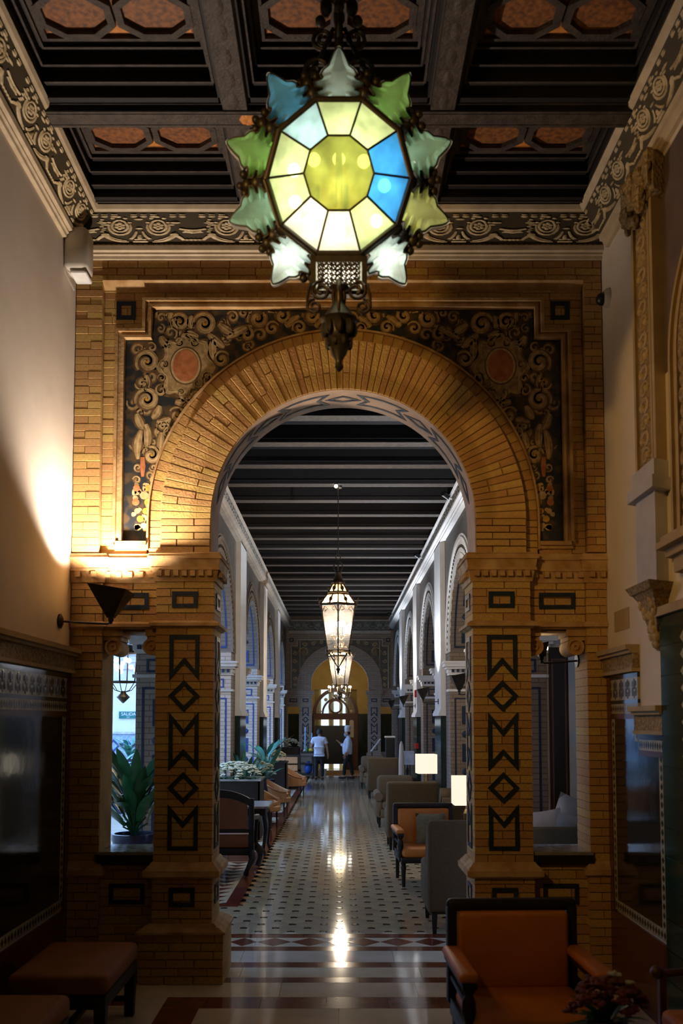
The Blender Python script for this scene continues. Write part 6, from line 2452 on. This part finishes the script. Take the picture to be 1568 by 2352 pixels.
for s in (-1, 1):
    O('arm', MB().tube([(s * hw, 0, .78), (s * (hw + .02), .3, .74), (s * (hw + .03), .56, .72), (s * (hw + .03), .66, .66)], [.03, .035, .04, .03], 10), M['ebony'], l1, 60)
    O('arm_post', MB().tube([(s * (hw + .02), .58, .70), (s * (hw + .01), .54, .5), (s * hw, .58, .32)], [.03, .028, .035], 8), M['ebony'], l1, 60)
    O('leg', MB().tube([(s * hw, -.0, .32), (s * (hw + .02), -.08, .22), (s * (hw - .04), -.10, .10), (s * (hw - .06), -.04, .03)], [.05, .04, .028, .04], 8), M['ebony'], l1, 60)
    O('leg', MB().tube([(s * hw, .58, .32), (s * (hw + .06), .66, .24), (s * (hw + .05), .70, .12), (s * (hw + .02), .66, .03)], [.055, .06, .035, .045], 8), M['ebony'], l1, 60)


def marble_table(label, loc, w, d, h):
    t = thing('marble_table', label, 'table', loc)
    O('table_top', MB().rbox(-w / 2, -d / 2, h - .04, w / 2, d / 2, h, .012), M['marble_top'], t)
    O('apron', MB().rbox(-w / 2 + .05, -d / 2 + .05, h - .15, w / 2 - .05, d / 2 - .05, h - .04, .01), M['ebony'], t)
    for sx in (-1, 1):
        for sy in (-1, 1):
            x, y = sx * (w / 2 - .08), sy * (d / 2 - .08)
            O('leg', MB().tube([(x, y, h - .14), (x + sx * .03, y + sy * .03, h * .55), (x, y, .1), (x + sx * .03, y + sy * .03, .02)], [.04, .035, .022, .03], 8), M['ebony'], t, 60)
    return t


marble_table('dark table with a grey marble top in front of the carved armchair', (-1.46, 14.1, 0), .80, .95, .76)


def planter(label, loc, w, d, h, fl_label, n, tall=True):
    t = thing('planter_box', label, 'planter', loc)
    x, y = w / 2, d / 2
    b = MB()
    for p in ((-x, -y, x, -y + .03), (-x, y - .03, x, y), (-x, -y, -x + .03, y), (x - .03, -y, x, y)):
        b.box(p[0], p[1], .04, p[2], p[3], h)
    O('box_sides', b, M['ebony'], t)
    O('rim', MB().box(-x - .02, -y - .02, h, x + .02, -y + .05, h + .03).box(-x - .02, y - .05, h, x + .02, y + .02, h + .03).box(x - .05, -y, h, x + .02, y, h + .03).box(-x - .02, -y, h, -x + .05, y, h + .03), M['marble_top'] if tall else M['ebony'], t)
    O('plinth', MB().box(-x + .04, -y + .04, 0, x - .04, y - .04, .05), M['black'], t)
    O('soil', MB().box(-x + .03, -y + .03, h - .10, x - .03, y - .03, h - .04), M['wood'], t)
    f = thing('white_flowers', fl_label, 'flowers', (loc[0], loc[1], h - .04))
    m = MB()
    for k in range(int(n * 1.2)):
        px_, py_ = random.uniform(-x, x) * .85, random.uniform(-y, y) * .85
        leaf_blade(m, (px_, py_, 0), random.uniform(0, 2 * pi), random.uniform(.10, .17), .03, random.uniform(.02, .14), .5, 4)
    O('foliage', m, M['leaf'], f)['kind'] = 'stuff'
    m = MB()
    pts = [(p[0], p[1], p[2]) for p in dome(n, x * .95, y * .95, .27, .07)]
    blossoms(m, pts, .034)
    O('blossoms', m, M['petal'], f, 60)['kind'] = 'stuff'
    return t


planter('tall black planter box behind the carved armchair', (-1.82, 15.8, 0), .95, .9, 1.02, 'mound of white flowers in the planter behind the carved armchair', 210)
planter('black planter box behind the pair of tan tub chairs', (-1.57, 22.6, 0), .54, .70, 1.0, 'white flowers in the planter behind the tub chairs', 80, False)
planter('black planter box close to the cleaning trolley', (-1.57, 29.2, 0), .64, .8, 1.16, 'white flowers in the planter close to the cleaning trolley', 80, False)
fb = thing('white_flowers', 'loose white flowers drooping beside the tan tub chairs', 'flowers', (-1.60, 18.55, 0))
O('vase', MB().lathe([(.10, 0), (.14, .1), (.16, .5), (.11, .8), (.13, .86), (.10, .86)], 14), M['pot'], fb, 50)
m = MB()
blossoms(m, dome(45, .30, .30, .28, .92), .042)
O('blossoms', m, M['petal'], fb, 60)['kind'] = 'stuff'
m = MB()
for k in range(40):
    leaf_blade(m, (0, 0, .84), random.uniform(0, 2 * pi), random.uniform(.2, .34), .04, random.uniform(.05, .3), .5, 4)
O('foliage', m, M['leaf'], fb)['kind'] = 'stuff'


def leafy_plant(label, loc, n, length, width, m_leaf, pot_h, pot_r, seed, upright=.8, stemh=.2, pot=None):
    random.seed(seed)
    t = thing('potted_plant', label, 'plant', loc)
    O('pot', MB().lathe([(pot_r * .7, 0), (pot_r * .8, .02), (pot_r, pot_h * .8), (pot_r * 1.06, pot_h * .86), (pot_r * 1.06, pot_h), (pot_r * .92, pot_h), (pot_r * .9, pot_h - .05)], 20), pot or M['pot'], t, 40)
    for k in range(n):
        a = 2 * pi * k * .382 + random.uniform(-.3, .3)
        m = MB()
        ll = length * random.uniform(.65, 1.1)
        h0 = stemh * random.uniform(.3, 1.6)
        d = Vector((cos(a), sin(a), 0))
        b0 = Vector((0, 0, pot_h - .04))
        b1 = b0 + d * (.05 + .10 * random.random()) + Vector((0, 0, h0))
        leaf_blade(m, b1, a, ll * random.uniform(.5, .9), width * random.uniform(.75, 1.1), ll * random.uniform(upright * .5, upright * 1.25), random.uniform(.1, .6), 8)
        m.tube([b0, b0.lerp(b1, .5) + Vector((0, 0, .02)), b1 + d * .02], .008, 5)
        O('leaf', m, m_leaf, t, 60)
    return t


leafy_plant('large dark green leafy plant in a navy pot behind the narrow opening', (-1.95, 8.62, .56), 48, .62, .068, M['leaf'], .42, .20, 8, .85, .30)
stn = thing('plant_stand', 'dark stand under the navy pot of the large leafy plant', 'stand', (-1.95, 8.62, 0))
O('top', MB().rbox(-.24, -.24, .52, .24, .24, .56, .01), M['ebony'], stn)
for sx, sy in ((-1, -1), (1, -1), (1, 1), (-1, 1)):
    O('leg', MB().box(sx * .2 - .02, sy * .2 - .02, 0, sx * .2 + .02, sy * .2 + .02, .52), M['ebony'], stn)
leafy_plant('bluish green upright plant rising behind the white flowers by the pillar', (-1.76, 16.72, 0), 22, .55, .05, M['leaf_blue'], .75, .2, 12, 1.0, .32)
leafy_plant('bluish green arching plant beside the tub chairs', (-1.68, 20.75, 0), 26, .75, .075, M['leaf_blue'], .7, .2, 17, .7, .40)
leafy_plant('green plant outside in the patio beyond the large leafy plant', (-4.95, 20.0, 0), 24, .65, .08, M['leaf_blue'], .6, .3, 19, .7, .35)
leafy_plant('tall patio plant growing against the white patio wall', (-6.75, 29.0, 0), 26, .6, .08, M['leaf_blue'], .8, .4, 23, .7, .35)


# ---- tan tub chairs ---------------------------------------------------------------
def tub_chair(label, m):
    """faces +X (towards the aisle)... curved back wraps from -X"""
    t = thing('tub_chair', label, 'chair', group='tan tub chairs along the planters')
    sh = MB()
    n = 22
    R, th = .34, .065
    vs = []
    for i in range(n + 1):
        a = radians(42) + radians(276) * i / n
        q = sin(pi * i / n)
        z1 = .53 + .33 * q ** 2.2
        sl = .06 * q
        for r, z in ((R - .01, .31), (R + .015, z1 - .05), (R - .005, z1), (R - th, z1 - .012), (R - th, .34)):
            rr = r + (sl if z > .5 else 0)
            vs.append((rr * cos(a) * 1.05, rr * sin(a), z))
    fs = []
    for i in range(n):
        for k in range(5):
            fs.append((i * 5 + k, i * 5 + (k + 1) % 5, (i + 1) * 5 + (k + 1) % 5, (i + 1) * 5 + k))
    fs += [tuple(range(5)), tuple(range(n * 5, n * 5 + 5))]
    sh.add(vs, fs)
    O('shell_back', sh, m, t, 50)
    pp = MB().tube([(((R + .012) + .05 * sin(pi * i / n)) * cos(radians(42) + radians(276) * i / n) * 1.05, ((R + .012) + .05 * sin(pi * i / n)) * sin(radians(42) + radians(276) * i / n), .53 + .33 * sin(pi * i / n) ** 2.2 - .02) for i in range(n + 1)], .012, 6)
    O('piping', pp, M['leather_brown'], t, 60)
    O('seat_base', MB().lathe([(.30, .29), (.325, .31), (.325, .38), (.30, .40)], 24), m, t, 40)
    O('seat_cushion', MB().lathe([(.22, .39), (.27, .41), (.27, .47), (.22, .50), (.02, .505)], 24), m, t, 50)
    for a in (40, 140, 220, 320):
        x, y = .27 * cos(radians(a)), .27 * sin(radians(a))
        O('leg', MB().lathe([(.012, 0), (.022, .31)], 8, (x, y, 0)), M['ebony'], t, 40)
    return t


tc = tub_chair('tan tub chair nearest the carved armchair, in front of the marble table', M['leather_tan'])
tc.location = (-1.46, 17.6, 0)
tc.rotation_euler = (0, 0, radians(-14))
another(tc, (-1.36, 19.6, 0), radians(-8), 'tan tub chair with a pale inside, second from the carved armchair')
another(tc, (-1.20, 24.4, 0), radians(-12), 'tan tub chair farthest along, before the brown bench')
bt = thing('small_table', 'small dark round table between the two nearer tub chairs', 'table', (-1.75, 18.2, 0)) if False else None
sb = thing('settle', 'brown padded settle with three horizontal bands between planter and trolley', 'bench', (-1.57, 27.0, 0))
O('back_band', MB().rbox(-.36, -.40, .78, .36, -.32, .98, .02), M['leather_tan'], sb)
O('back_band', MB().rbox(-.36, -.40, .56, .36, -.32, .74, .02), M['leather_tan'], sb)
O('seat_pad', MB().rbox(-.36, -.42, .36, .36, .35, .50, .03), M['leather_tan'], sb)
fr = MB()
for sx in (-1, 1):
    fr.box(sx * .40 - .03, -.42, 0, sx * .40 + .03, -.34, 1.04)
    fr.box(sx * .40 - .03, .28, 0, sx * .40 + .03, .35, .60)
    fr.box(sx * .40 - .03, -.42, .56, sx * .40 + .03, .35, .61)
fr.box(-.40, -.40, .98, .40, -.34, 1.04)
fr.box(-.40, -.40, .28, .40, .33, .36)
O('frame', fr, M['ebony'], sb)

# ---- cleaning trolley ------------------------------------------------------------------
ct = thing('cleaning_trolley', 'cleaning trolley with shelves parked next to the man in the white shirt', 'trolley', (-1.17, 32.2, 0))
f = MB()
for sx in (-1, 1):
    for sy in (-1, 1):
        f.tube([(sx * .26, sy * .38, .08), (sx * .26, sy * .38, .92)], .018, 6)
O('posts', f, M['iron'], ct)
for z in (.12, .50, .90):
    O('shelf', MB().rbox(-.29, -.42, z, .29, .42, z + .04, .01), M['black'], ct)
for sx in (-1, 1):
    for sy in (-1, 1):
        O('wheel', MB().lathe([(.05, -.015), (.05, .015)], 12, (sx * .24, sy * .36, .052), Matrix.Rotation(pi / 2, 4, 'Y')), M['black'], ct)
bg_ = tag(O('rubbish_bag', MB().ball((0, 0, .20), .2, 12, 8, (.75, .7, 1.0)).lathe([(.07, .36), (.03, .41), (.07, .45)], 8), M['blue_bag'], None, 60), 'bright blue rubbish bag on the lowest trolley shelf', 'bag')
bg_.location = (-1.08, 31.98, .16)
for k, (x, z1, lb) in enumerate(((-1.22, 1.82, 'long pale mop pole standing on the trolley, the taller one'), (-.98, 1.60, 'shorter pale mop pole on the trolley, nearer the man'))):
    mp = thing('mop', lb, 'mop', (x, 32.42, .95))
    O('pole', MB().tube([(0, 0, 0), (.01, 0, z1 - .95)], .022, 8), M['mask'], mp)
    O('mop_head', MB().ball((0, 0, .02), .06, 8, 6, (1.3, .8, .6)), M['cushion_pale'], mp, 60)
for k, (x, m_, lb, c) in enumerate(((-1.36, 'petal_red', 'pinkish cleaning cloth on the trolley top', 'cloth'), (-1.13, 'leaf', 'green spray bottle on the trolley top', 'bottle'), (-.98, 'yellow_cloth', 'yellow cloth on the trolley top beside the man', 'cloth'))):
    if c == 'bottle':
        o = O('spray_bottle', MB().lathe([(.05, 0), (.055, .02), (.055, .14), (.02, .18), (.02, .22)], 10).box(-.05, -.015, .21, .03, .015, .25), M[m_], None, 40)
    else:
        o = O('cleaning_cloth', MB().ball((0, 0, .066), .085, 10, 6, (1.2, .9, .75)).ball((.03, .03, .11), .05, 8, 5), M[m_], None, 60)
    o.location = (x, 31.95, .94)
    tag(o, lb, c)
O('bucket', MB().lathe([(.11, 0), (.14, .30), (.145, .30), (.145, .31), (.13, .31)], 14, (.60, 0, 0)), M['white_plastic'], None, 40, (-1.17, 32.4, 0))
bpy.data.objects['bucket']['label'] = 'pale bucket on the floor beside the trolley'
bpy.data.objects['bucket']['category'] = 'bucket'
# ================================================================ PEOPLE


def skin(name, joints, bones, m, parent, sub=1):
    """joints: {name: (x, y, z, radius or (rx, ry))}; first joint listed is the root"""
    keys = list(joints)
    me = bpy.data.meshes.new(name)
    me.from_pydata([joints[k][:3] for k in keys], [(keys.index(a), keys.index(b)) for a, b in bones], [])
    o = bpy.data.objects.new(name, me)
    COL.objects.link(o)
    sk = o.modifiers.new('skin', 'SKIN')
    sk.use_smooth_shade = True
    layer = me.skin_vertices[0].data
    for i, k in enumerate(keys):
        r = joints[k][3]
        layer[i].radius = r if isinstance(r, tuple) else (r, r)
        layer[i].use_root = (i == 0)
    if sub:
        sb_ = o.modifiers.new('sub', 'SUBSURF')
        sb_.levels = sub
        sb_.render_levels = sub
    dg = bpy.context.evaluated_depsgraph_get()
    dg.update()
    me2 = bpy.data.meshes.new_from_object(o.evaluated_get(dg))
    me2.name = name
    bpy.data.objects.remove(o)
    bpy.data.meshes.remove(me)
    me2.materials.clear()
    me2.materials.append(m)
    me2.shade_smooth()
    return link(name, me2, parent)


def hand(J, B, key, wrist, d, palm_n, sidev, curl=.4):
    """five fingers from a wrist joint; d: direction of the hand, sidev: towards the thumb"""
    d, sidev, pn_ = Vector(d).normalized(), Vector(sidev).normalized(), Vector(palm_n).normalized()
    w = Vector(wrist)
    p = w + d * .075
    J[key + 'palm'] = (*p, (.034, .018))
    B.append((key, key + 'palm'))
    for i, (off, ln) in enumerate(((.028, .072), (.010, .082), (-.010, .076), (-.027, .060))):
        a = p + sidev * off + d * .02
        b = a + d * ln * .5 + pn_ * ln * .12 * curl
        c = a + d * ln * (.95 - .3 * curl) + pn_ * ln * .5 * curl
        for n_, q, r in (('a', a, .0105), ('b', b, .0095), ('c', c, .008)):
            J['%sf%d%s' % (key, i, n_)] = (*q, r)
        B += [(key + 'palm', '%sf%da' % (key, i)), ('%sf%da' % (key, i), '%sf%db' % (key, i)), ('%sf%db' % (key, i), '%sf%dc' % (key, i))]
    a = w + d * .035 + sidev * .032
    b = a + d * .03 + sidev * .028 + pn_ * .01
    c = b + d * .032 + sidev * .006 + pn_ * .012
    for n_, q, r in (('a', a, .013), ('b', b, .011), ('c', c, .009)):
        J['%st%s' % (key, n_)] = (*q, r)
    B += [(key, key + 'ta'), (key + 'ta', key + 'tb'), (key + 'tb', key + 'tc')]


def head_mesh(c, face, tilt=0, s=1.0):
    """egg-shaped head with nose, brow, chin and ears; face: heading angle of the look direction"""
    m = MB()
    m.ball((0, 0, 0), .112, 18, 14, (.82, .96, 1.12))
    for i, v in enumerate(m.v):
        x, y, z = v
        if z < -.02:                       # narrow to the chin
            q = 1 - .28 * min(1, (-z - .02) / .10)
            x *= q
            y = y * (q + .06) + .012 * min(1, (-z - .02) / .1)
        if y > .07 and abs(z - .012) < .022 and .012 < abs(x) < .05:     # eye sockets
            y -= .010
        m.v[i] = (x, y, z)
    m.hexa([(-.016, .095, -.040), (.016, .095, -.040), (.012, .085, -.03), (-.012, .085, -.03), (-.007, .126, -.034), (.007, .126, -.034), (.006, .098, .018), (-.006, .098, .018)])
    m.ball((0, .094, -.062), .022, 8, 5, (1.1, .45, .45))        # mouth
    m.ball((0, .078, -.105), .022, 8, 5)                          # chin
    for sx in (-1, 1):
        m.ball((sx * .093, -.005, -.005), .03, 8, 6, (.35, .75, 1.1))
        m.ball((sx * .034, .088, .012), .011, 8, 6)
    R = Matrix.Translation(c) @ Matrix.Rotation(face - pi / 2, 4, 'Z') @ Matrix.Rotation(tilt, 4, 'X') @ Matrix.Scale(s, 4)
    return m.xf(R), R


# ---- man in white shirt, back to the hall, head bowed ---------------------------------
def man():
    t = thing('person', 'person in a white short-sleeved shirt and black trousers standing with the back turned', 'person', (-.68, 31.1, 0), radians(-6))
    J = {'pelvis': (0, 0, .92, (.15, .11)), 'waist': (0, 0, 1.06, (.14, .10)), 'chest': (0, .01, 1.26, (.16, .11)), 'top': (0, .02, 1.40, (.13, .09)), 'neck': (0, .035, 1.50, .055), 'nk2': (0, .055, 1.56, .052)}
    B = [('pelvis', 'waist'), ('waist', 'chest'), ('chest', 'top'), ('top', 'neck'), ('neck', 'nk2')]
    for s, k in ((-1, 'L'), (1, 'R')):
        J['sh' + k] = (s * .19, .01, 1.40, .065)
        B.append(('top', 'sh' + k))
        J['hip' + k] = (s * .095, 0, .84, .085)
        J['kn' + k] = (s * .105, .02, .48, .058)
        J['an' + k] = (s * .11, -.01, .09, .04)
        J['toe' + k] = (s * .12, .13, .045, .036)
        B += [('pelvis', 'hip' + k), ('hip' + k, 'kn' + k), ('kn' + k, 'an' + k), ('an' + k, 'toe' + k)]
    J['elL'] = (-.29, .10, 1.16, .042)
    J['wrL'] = (-.27, .33, 1.05, .03)
    J['elR'] = (.27, -.02, 1.13, .042)
    J['wrR'] = (.30, .03, .88, .03)
    B += [('shL', 'elL'), ('elL', 'wrL'), ('shR', 'elR'), ('elR', 'wrR')]
    hand(J, B, 'wrL', J['wrL'][:3], (.1, .9, -.1), (0, 0, -1), (1, .2, .2), .8)
    hand(J, B, 'wrR', J['wrR'][:3], (.02, .12, -1), (-1, 0, 0), (.2, 1, 0), .5)
    body = skin('body', J, B, M['skin'], t, 1)
    hm, R = head_mesh((0, .085, 1.635), pi / 2 + .25, -.35)
    O('head', hm, M['skin'], t, 60)
    hr = MB().ball((0, 0, 0), .122, 16, 10, (.86, .98, 1.1))
    hr.f = [f for f in hr.f if not all(hr.v[i][1] > .055 and hr.v[i][2] < .055 for i in f) and sum(hr.v[i][2] for i in f) / len(f) > -.075]
    O('hair', hr.xf(R), M['hair'], t, 60)
    # shirt
    J2 = {'waist': (0, 0, .98, (.185, .135)), 'hem': (0, 0, .90, (.19, .14)), 'mid': (0, .0, 1.12, (.182, .13)), 'chest': (0, .01, 1.28, (.195, .135)), 'top': (0, .02, 1.41, (.145, .10)), 'col': (0, .035, 1.49, (.068, .068)),
          'shL': (-.19, .01, 1.41, .083), 'slL': (-.262, .06, 1.25, .075), 'shR': (.19, .01, 1.41, .083), 'slR': (.258, .0, 1.23, .075)}
    skin('shirt', J2, [('hem', 'waist'), ('waist', 'mid'), ('mid', 'chest'), ('chest', 'top'), ('top', 'col'), ('top', 'shL'), ('shL', 'slL'), ('top', 'shR'), ('shR', 'slR')], M['shirt'], t, 2)
    O('collar', MB().lathe([(.072, 1.47), (.066, 1.515), (.060, 1.515)], 16, (0, .04, 0)), M['shirt'], t, 40)
    trousers(t, J)
    return t


def trousers(t, J):
    J3 = {'pelvis': (J['pelvis'][0], J['pelvis'][1], .93, (.172, .125)), 'cr': (J['pelvis'][0], J['pelvis'][1], .84, (.16, .115))}
    B3 = [('pelvis', 'cr')]
    for k in 'LR':
        h, n_, a = J['hip' + k], J['kn' + k], J['an' + k]
        J3['h' + k] = (h[0], h[1], h[2] - .10, .098)
        J3['k' + k] = (n_[0], n_[1], n_[2], .078)
        J3['a' + k] = (a[0], a[1], a[2] + .01, .066)
        B3 += [('cr', 'h' + k), ('h' + k, 'k' + k), ('k' + k, 'a' + k)]
    skin('trousers', J3, B3, M['trousers'], t, 1)
    for k in 'LR':
        a, b = J['an' + k], J['toe' + k]
        d = (Vector(b[:3]) - Vector(a[:3]))
        d.z = 0
        d.normalize()
        h0 = Vector((a[0], a[1], .045))
        O('shoe', MB().tube([h0 - d * .075, h0 - d * .03, h0 + d * .06, h0 + d * .15, h0 + d * .20], [.035, .048, .046, .042, .025], 10).box(h0.x - .03, h0.y - .03, 0, h0.x + .03, h0.y + .03, .03), M['black'], t, 60)


def chef():
    # side view: looks towards the man (-X); body upright, near hand lowered, far hand raised
    t = thing('person', 'person in a chef hat, white jacket and pale mask gesturing with a raised hand', 'person', (.30, 31.9, 0), radians(0))
    J = {'pelvis': (.02, 0, .90, (.12, .14)), 'waist': (.0, 0, 1.04, (.13, .15)), 'chest': (.02, 0, 1.25, (.12, .15)), 'top': (.04, 0, 1.38, (.09, .13)), 'neck': (.03, 0, 1.47, .055), 'nk2': (.02, 0, 1.53, .052)}
    B = [('pelvis', 'waist'), ('waist', 'chest'), ('chest', 'top'), ('top', 'neck'), ('neck', 'nk2')]
    legs = {'L': ((-.02, -.09), (-.10, -.10, .47), (-.12, -.10, .09)), 'R': ((.05, .09), (.12, .10, .47), (.19, .10, .09))}
    for s, k in ((-1, 'L'), (1, 'R')):
        J['sh' + k] = (.04, s * .18, 1.37, .062)
        B.append(('top', 'sh' + k))
        (hx, hy), kn, an = legs[k]
        J['hip' + k] = (hx, hy, .83, .085)
        J['kn' + k] = (*kn, .058)
        J['an' + k] = (*an, .04)
        J['toe' + k] = (an[0] - .14, an[1], .045, .036)
        B += [('pelvis', 'hip' + k), ('hip' + k, 'kn' + k), ('kn' + k, 'an' + k), ('an' + k, 'toe' + k)]
    J['elL'] = (.02, -.25, 1.10, .042)       # near arm hangs, hand forward at the hem
    J['wrL'] = (-.07, -.25, .86, .03)
    J['elR'] = (-.12, .22, 1.13, .042)       # far arm raised
    J['wrR'] = (-.28, .18, 1.26, .03)
    B += [('shL', 'elL'), ('elL', 'wrL'), ('shR', 'elR'), ('elR', 'wrR')]
    hand(J, B, 'wrL', J['wrL'][:3], (-.25, 0, -1), (-.4, .9, 0), (-1, 0, 0), .5)
    hand(J, B, 'wrR', J['wrR'][:3], (-.7, -.1, .65), (-.6, 0, -.7), (.2, -1, .3), .6)
    skin('body', J, B, M['skin'], t, 1)
    hm, R = head_mesh((-.0, 0, 1.605), pi, 0)
    O('head', hm, M['skin'], t, 60)
    hr = MB().ball((0, 0, 0), .118, 14, 8, (.86, .96, 1.05))
    hr.f = [f for f in hr.f if sum(hr.v[i][1] for i in f) / len(f) < -.0 and -.05 < sum(hr.v[i][2] for i in f) / len(f) < .07]
    O('hair', hr.xf(R), M['hair'], t, 60)
    mk = MB().ball((0, .055, -.055), .078, 12, 8, (.9, .85, .85))
    O('face_mask', mk.xf(R), M['mask'], t, 60)
    ht = MB().lathe([(.098, .055), (.100, .10), (.098, .13), (.105, .135), (.118, .22), (.112, .26), (.07, .275), (.005, .28)], 18)
    for i, v in enumerate(ht.v):
        if v[2] > .13:
            a = atan2(v[1], v[0])
            q = 1 + .035 * sin(9 * a)
            ht.v[i] = (v[0] * q, v[1] * q - (v[2] - .13) * .25, v[2])
    O('chef_hat', ht.xf(R), M['white'], t, 60)
    J2 = {'hem': (.01, 0, .80, (.155, .18)), 'waist': (.0, 0, .96, (.165, .19)), 'mid': (-.005, 0, 1.10, (.165, .19)), 'chest': (.02, 0, 1.26, (.15, .185)), 'top': (.04, 0, 1.39, (.11, .15)), 'col': (.03, 0, 1.48, (.066, .066)),
          'shL': (.04, -.18, 1.38, .08), 'eL': (.02, -.25, 1.10, .065), 'wL': (-.05, -.25, .92, .052), 'shR': (.04, .18, 1.38, .08), 'eR': (-.12, .22, 1.13, .064), 'wR': (-.235, .19, 1.225, .052)}
    skin('jacket', J2, [('hem', 'waist'), ('waist', 'mid'), ('mid', 'chest'), ('chest', 'top'), ('top', 'col'), ('top', 'shL'), ('shL', 'eL'), ('eL', 'wL'), ('top', 'shR'), ('shR', 'eR'), ('eR', 'wR')], M['shirt'], t, 2)
    O('collar', MB().lathe([(.072, 1.455), (.066, 1.51), (.060, 1.51)], 16, (.03, 0, 0)), M['shirt'], t, 40)
    trousers(t, J)
    return t


man()
chef()
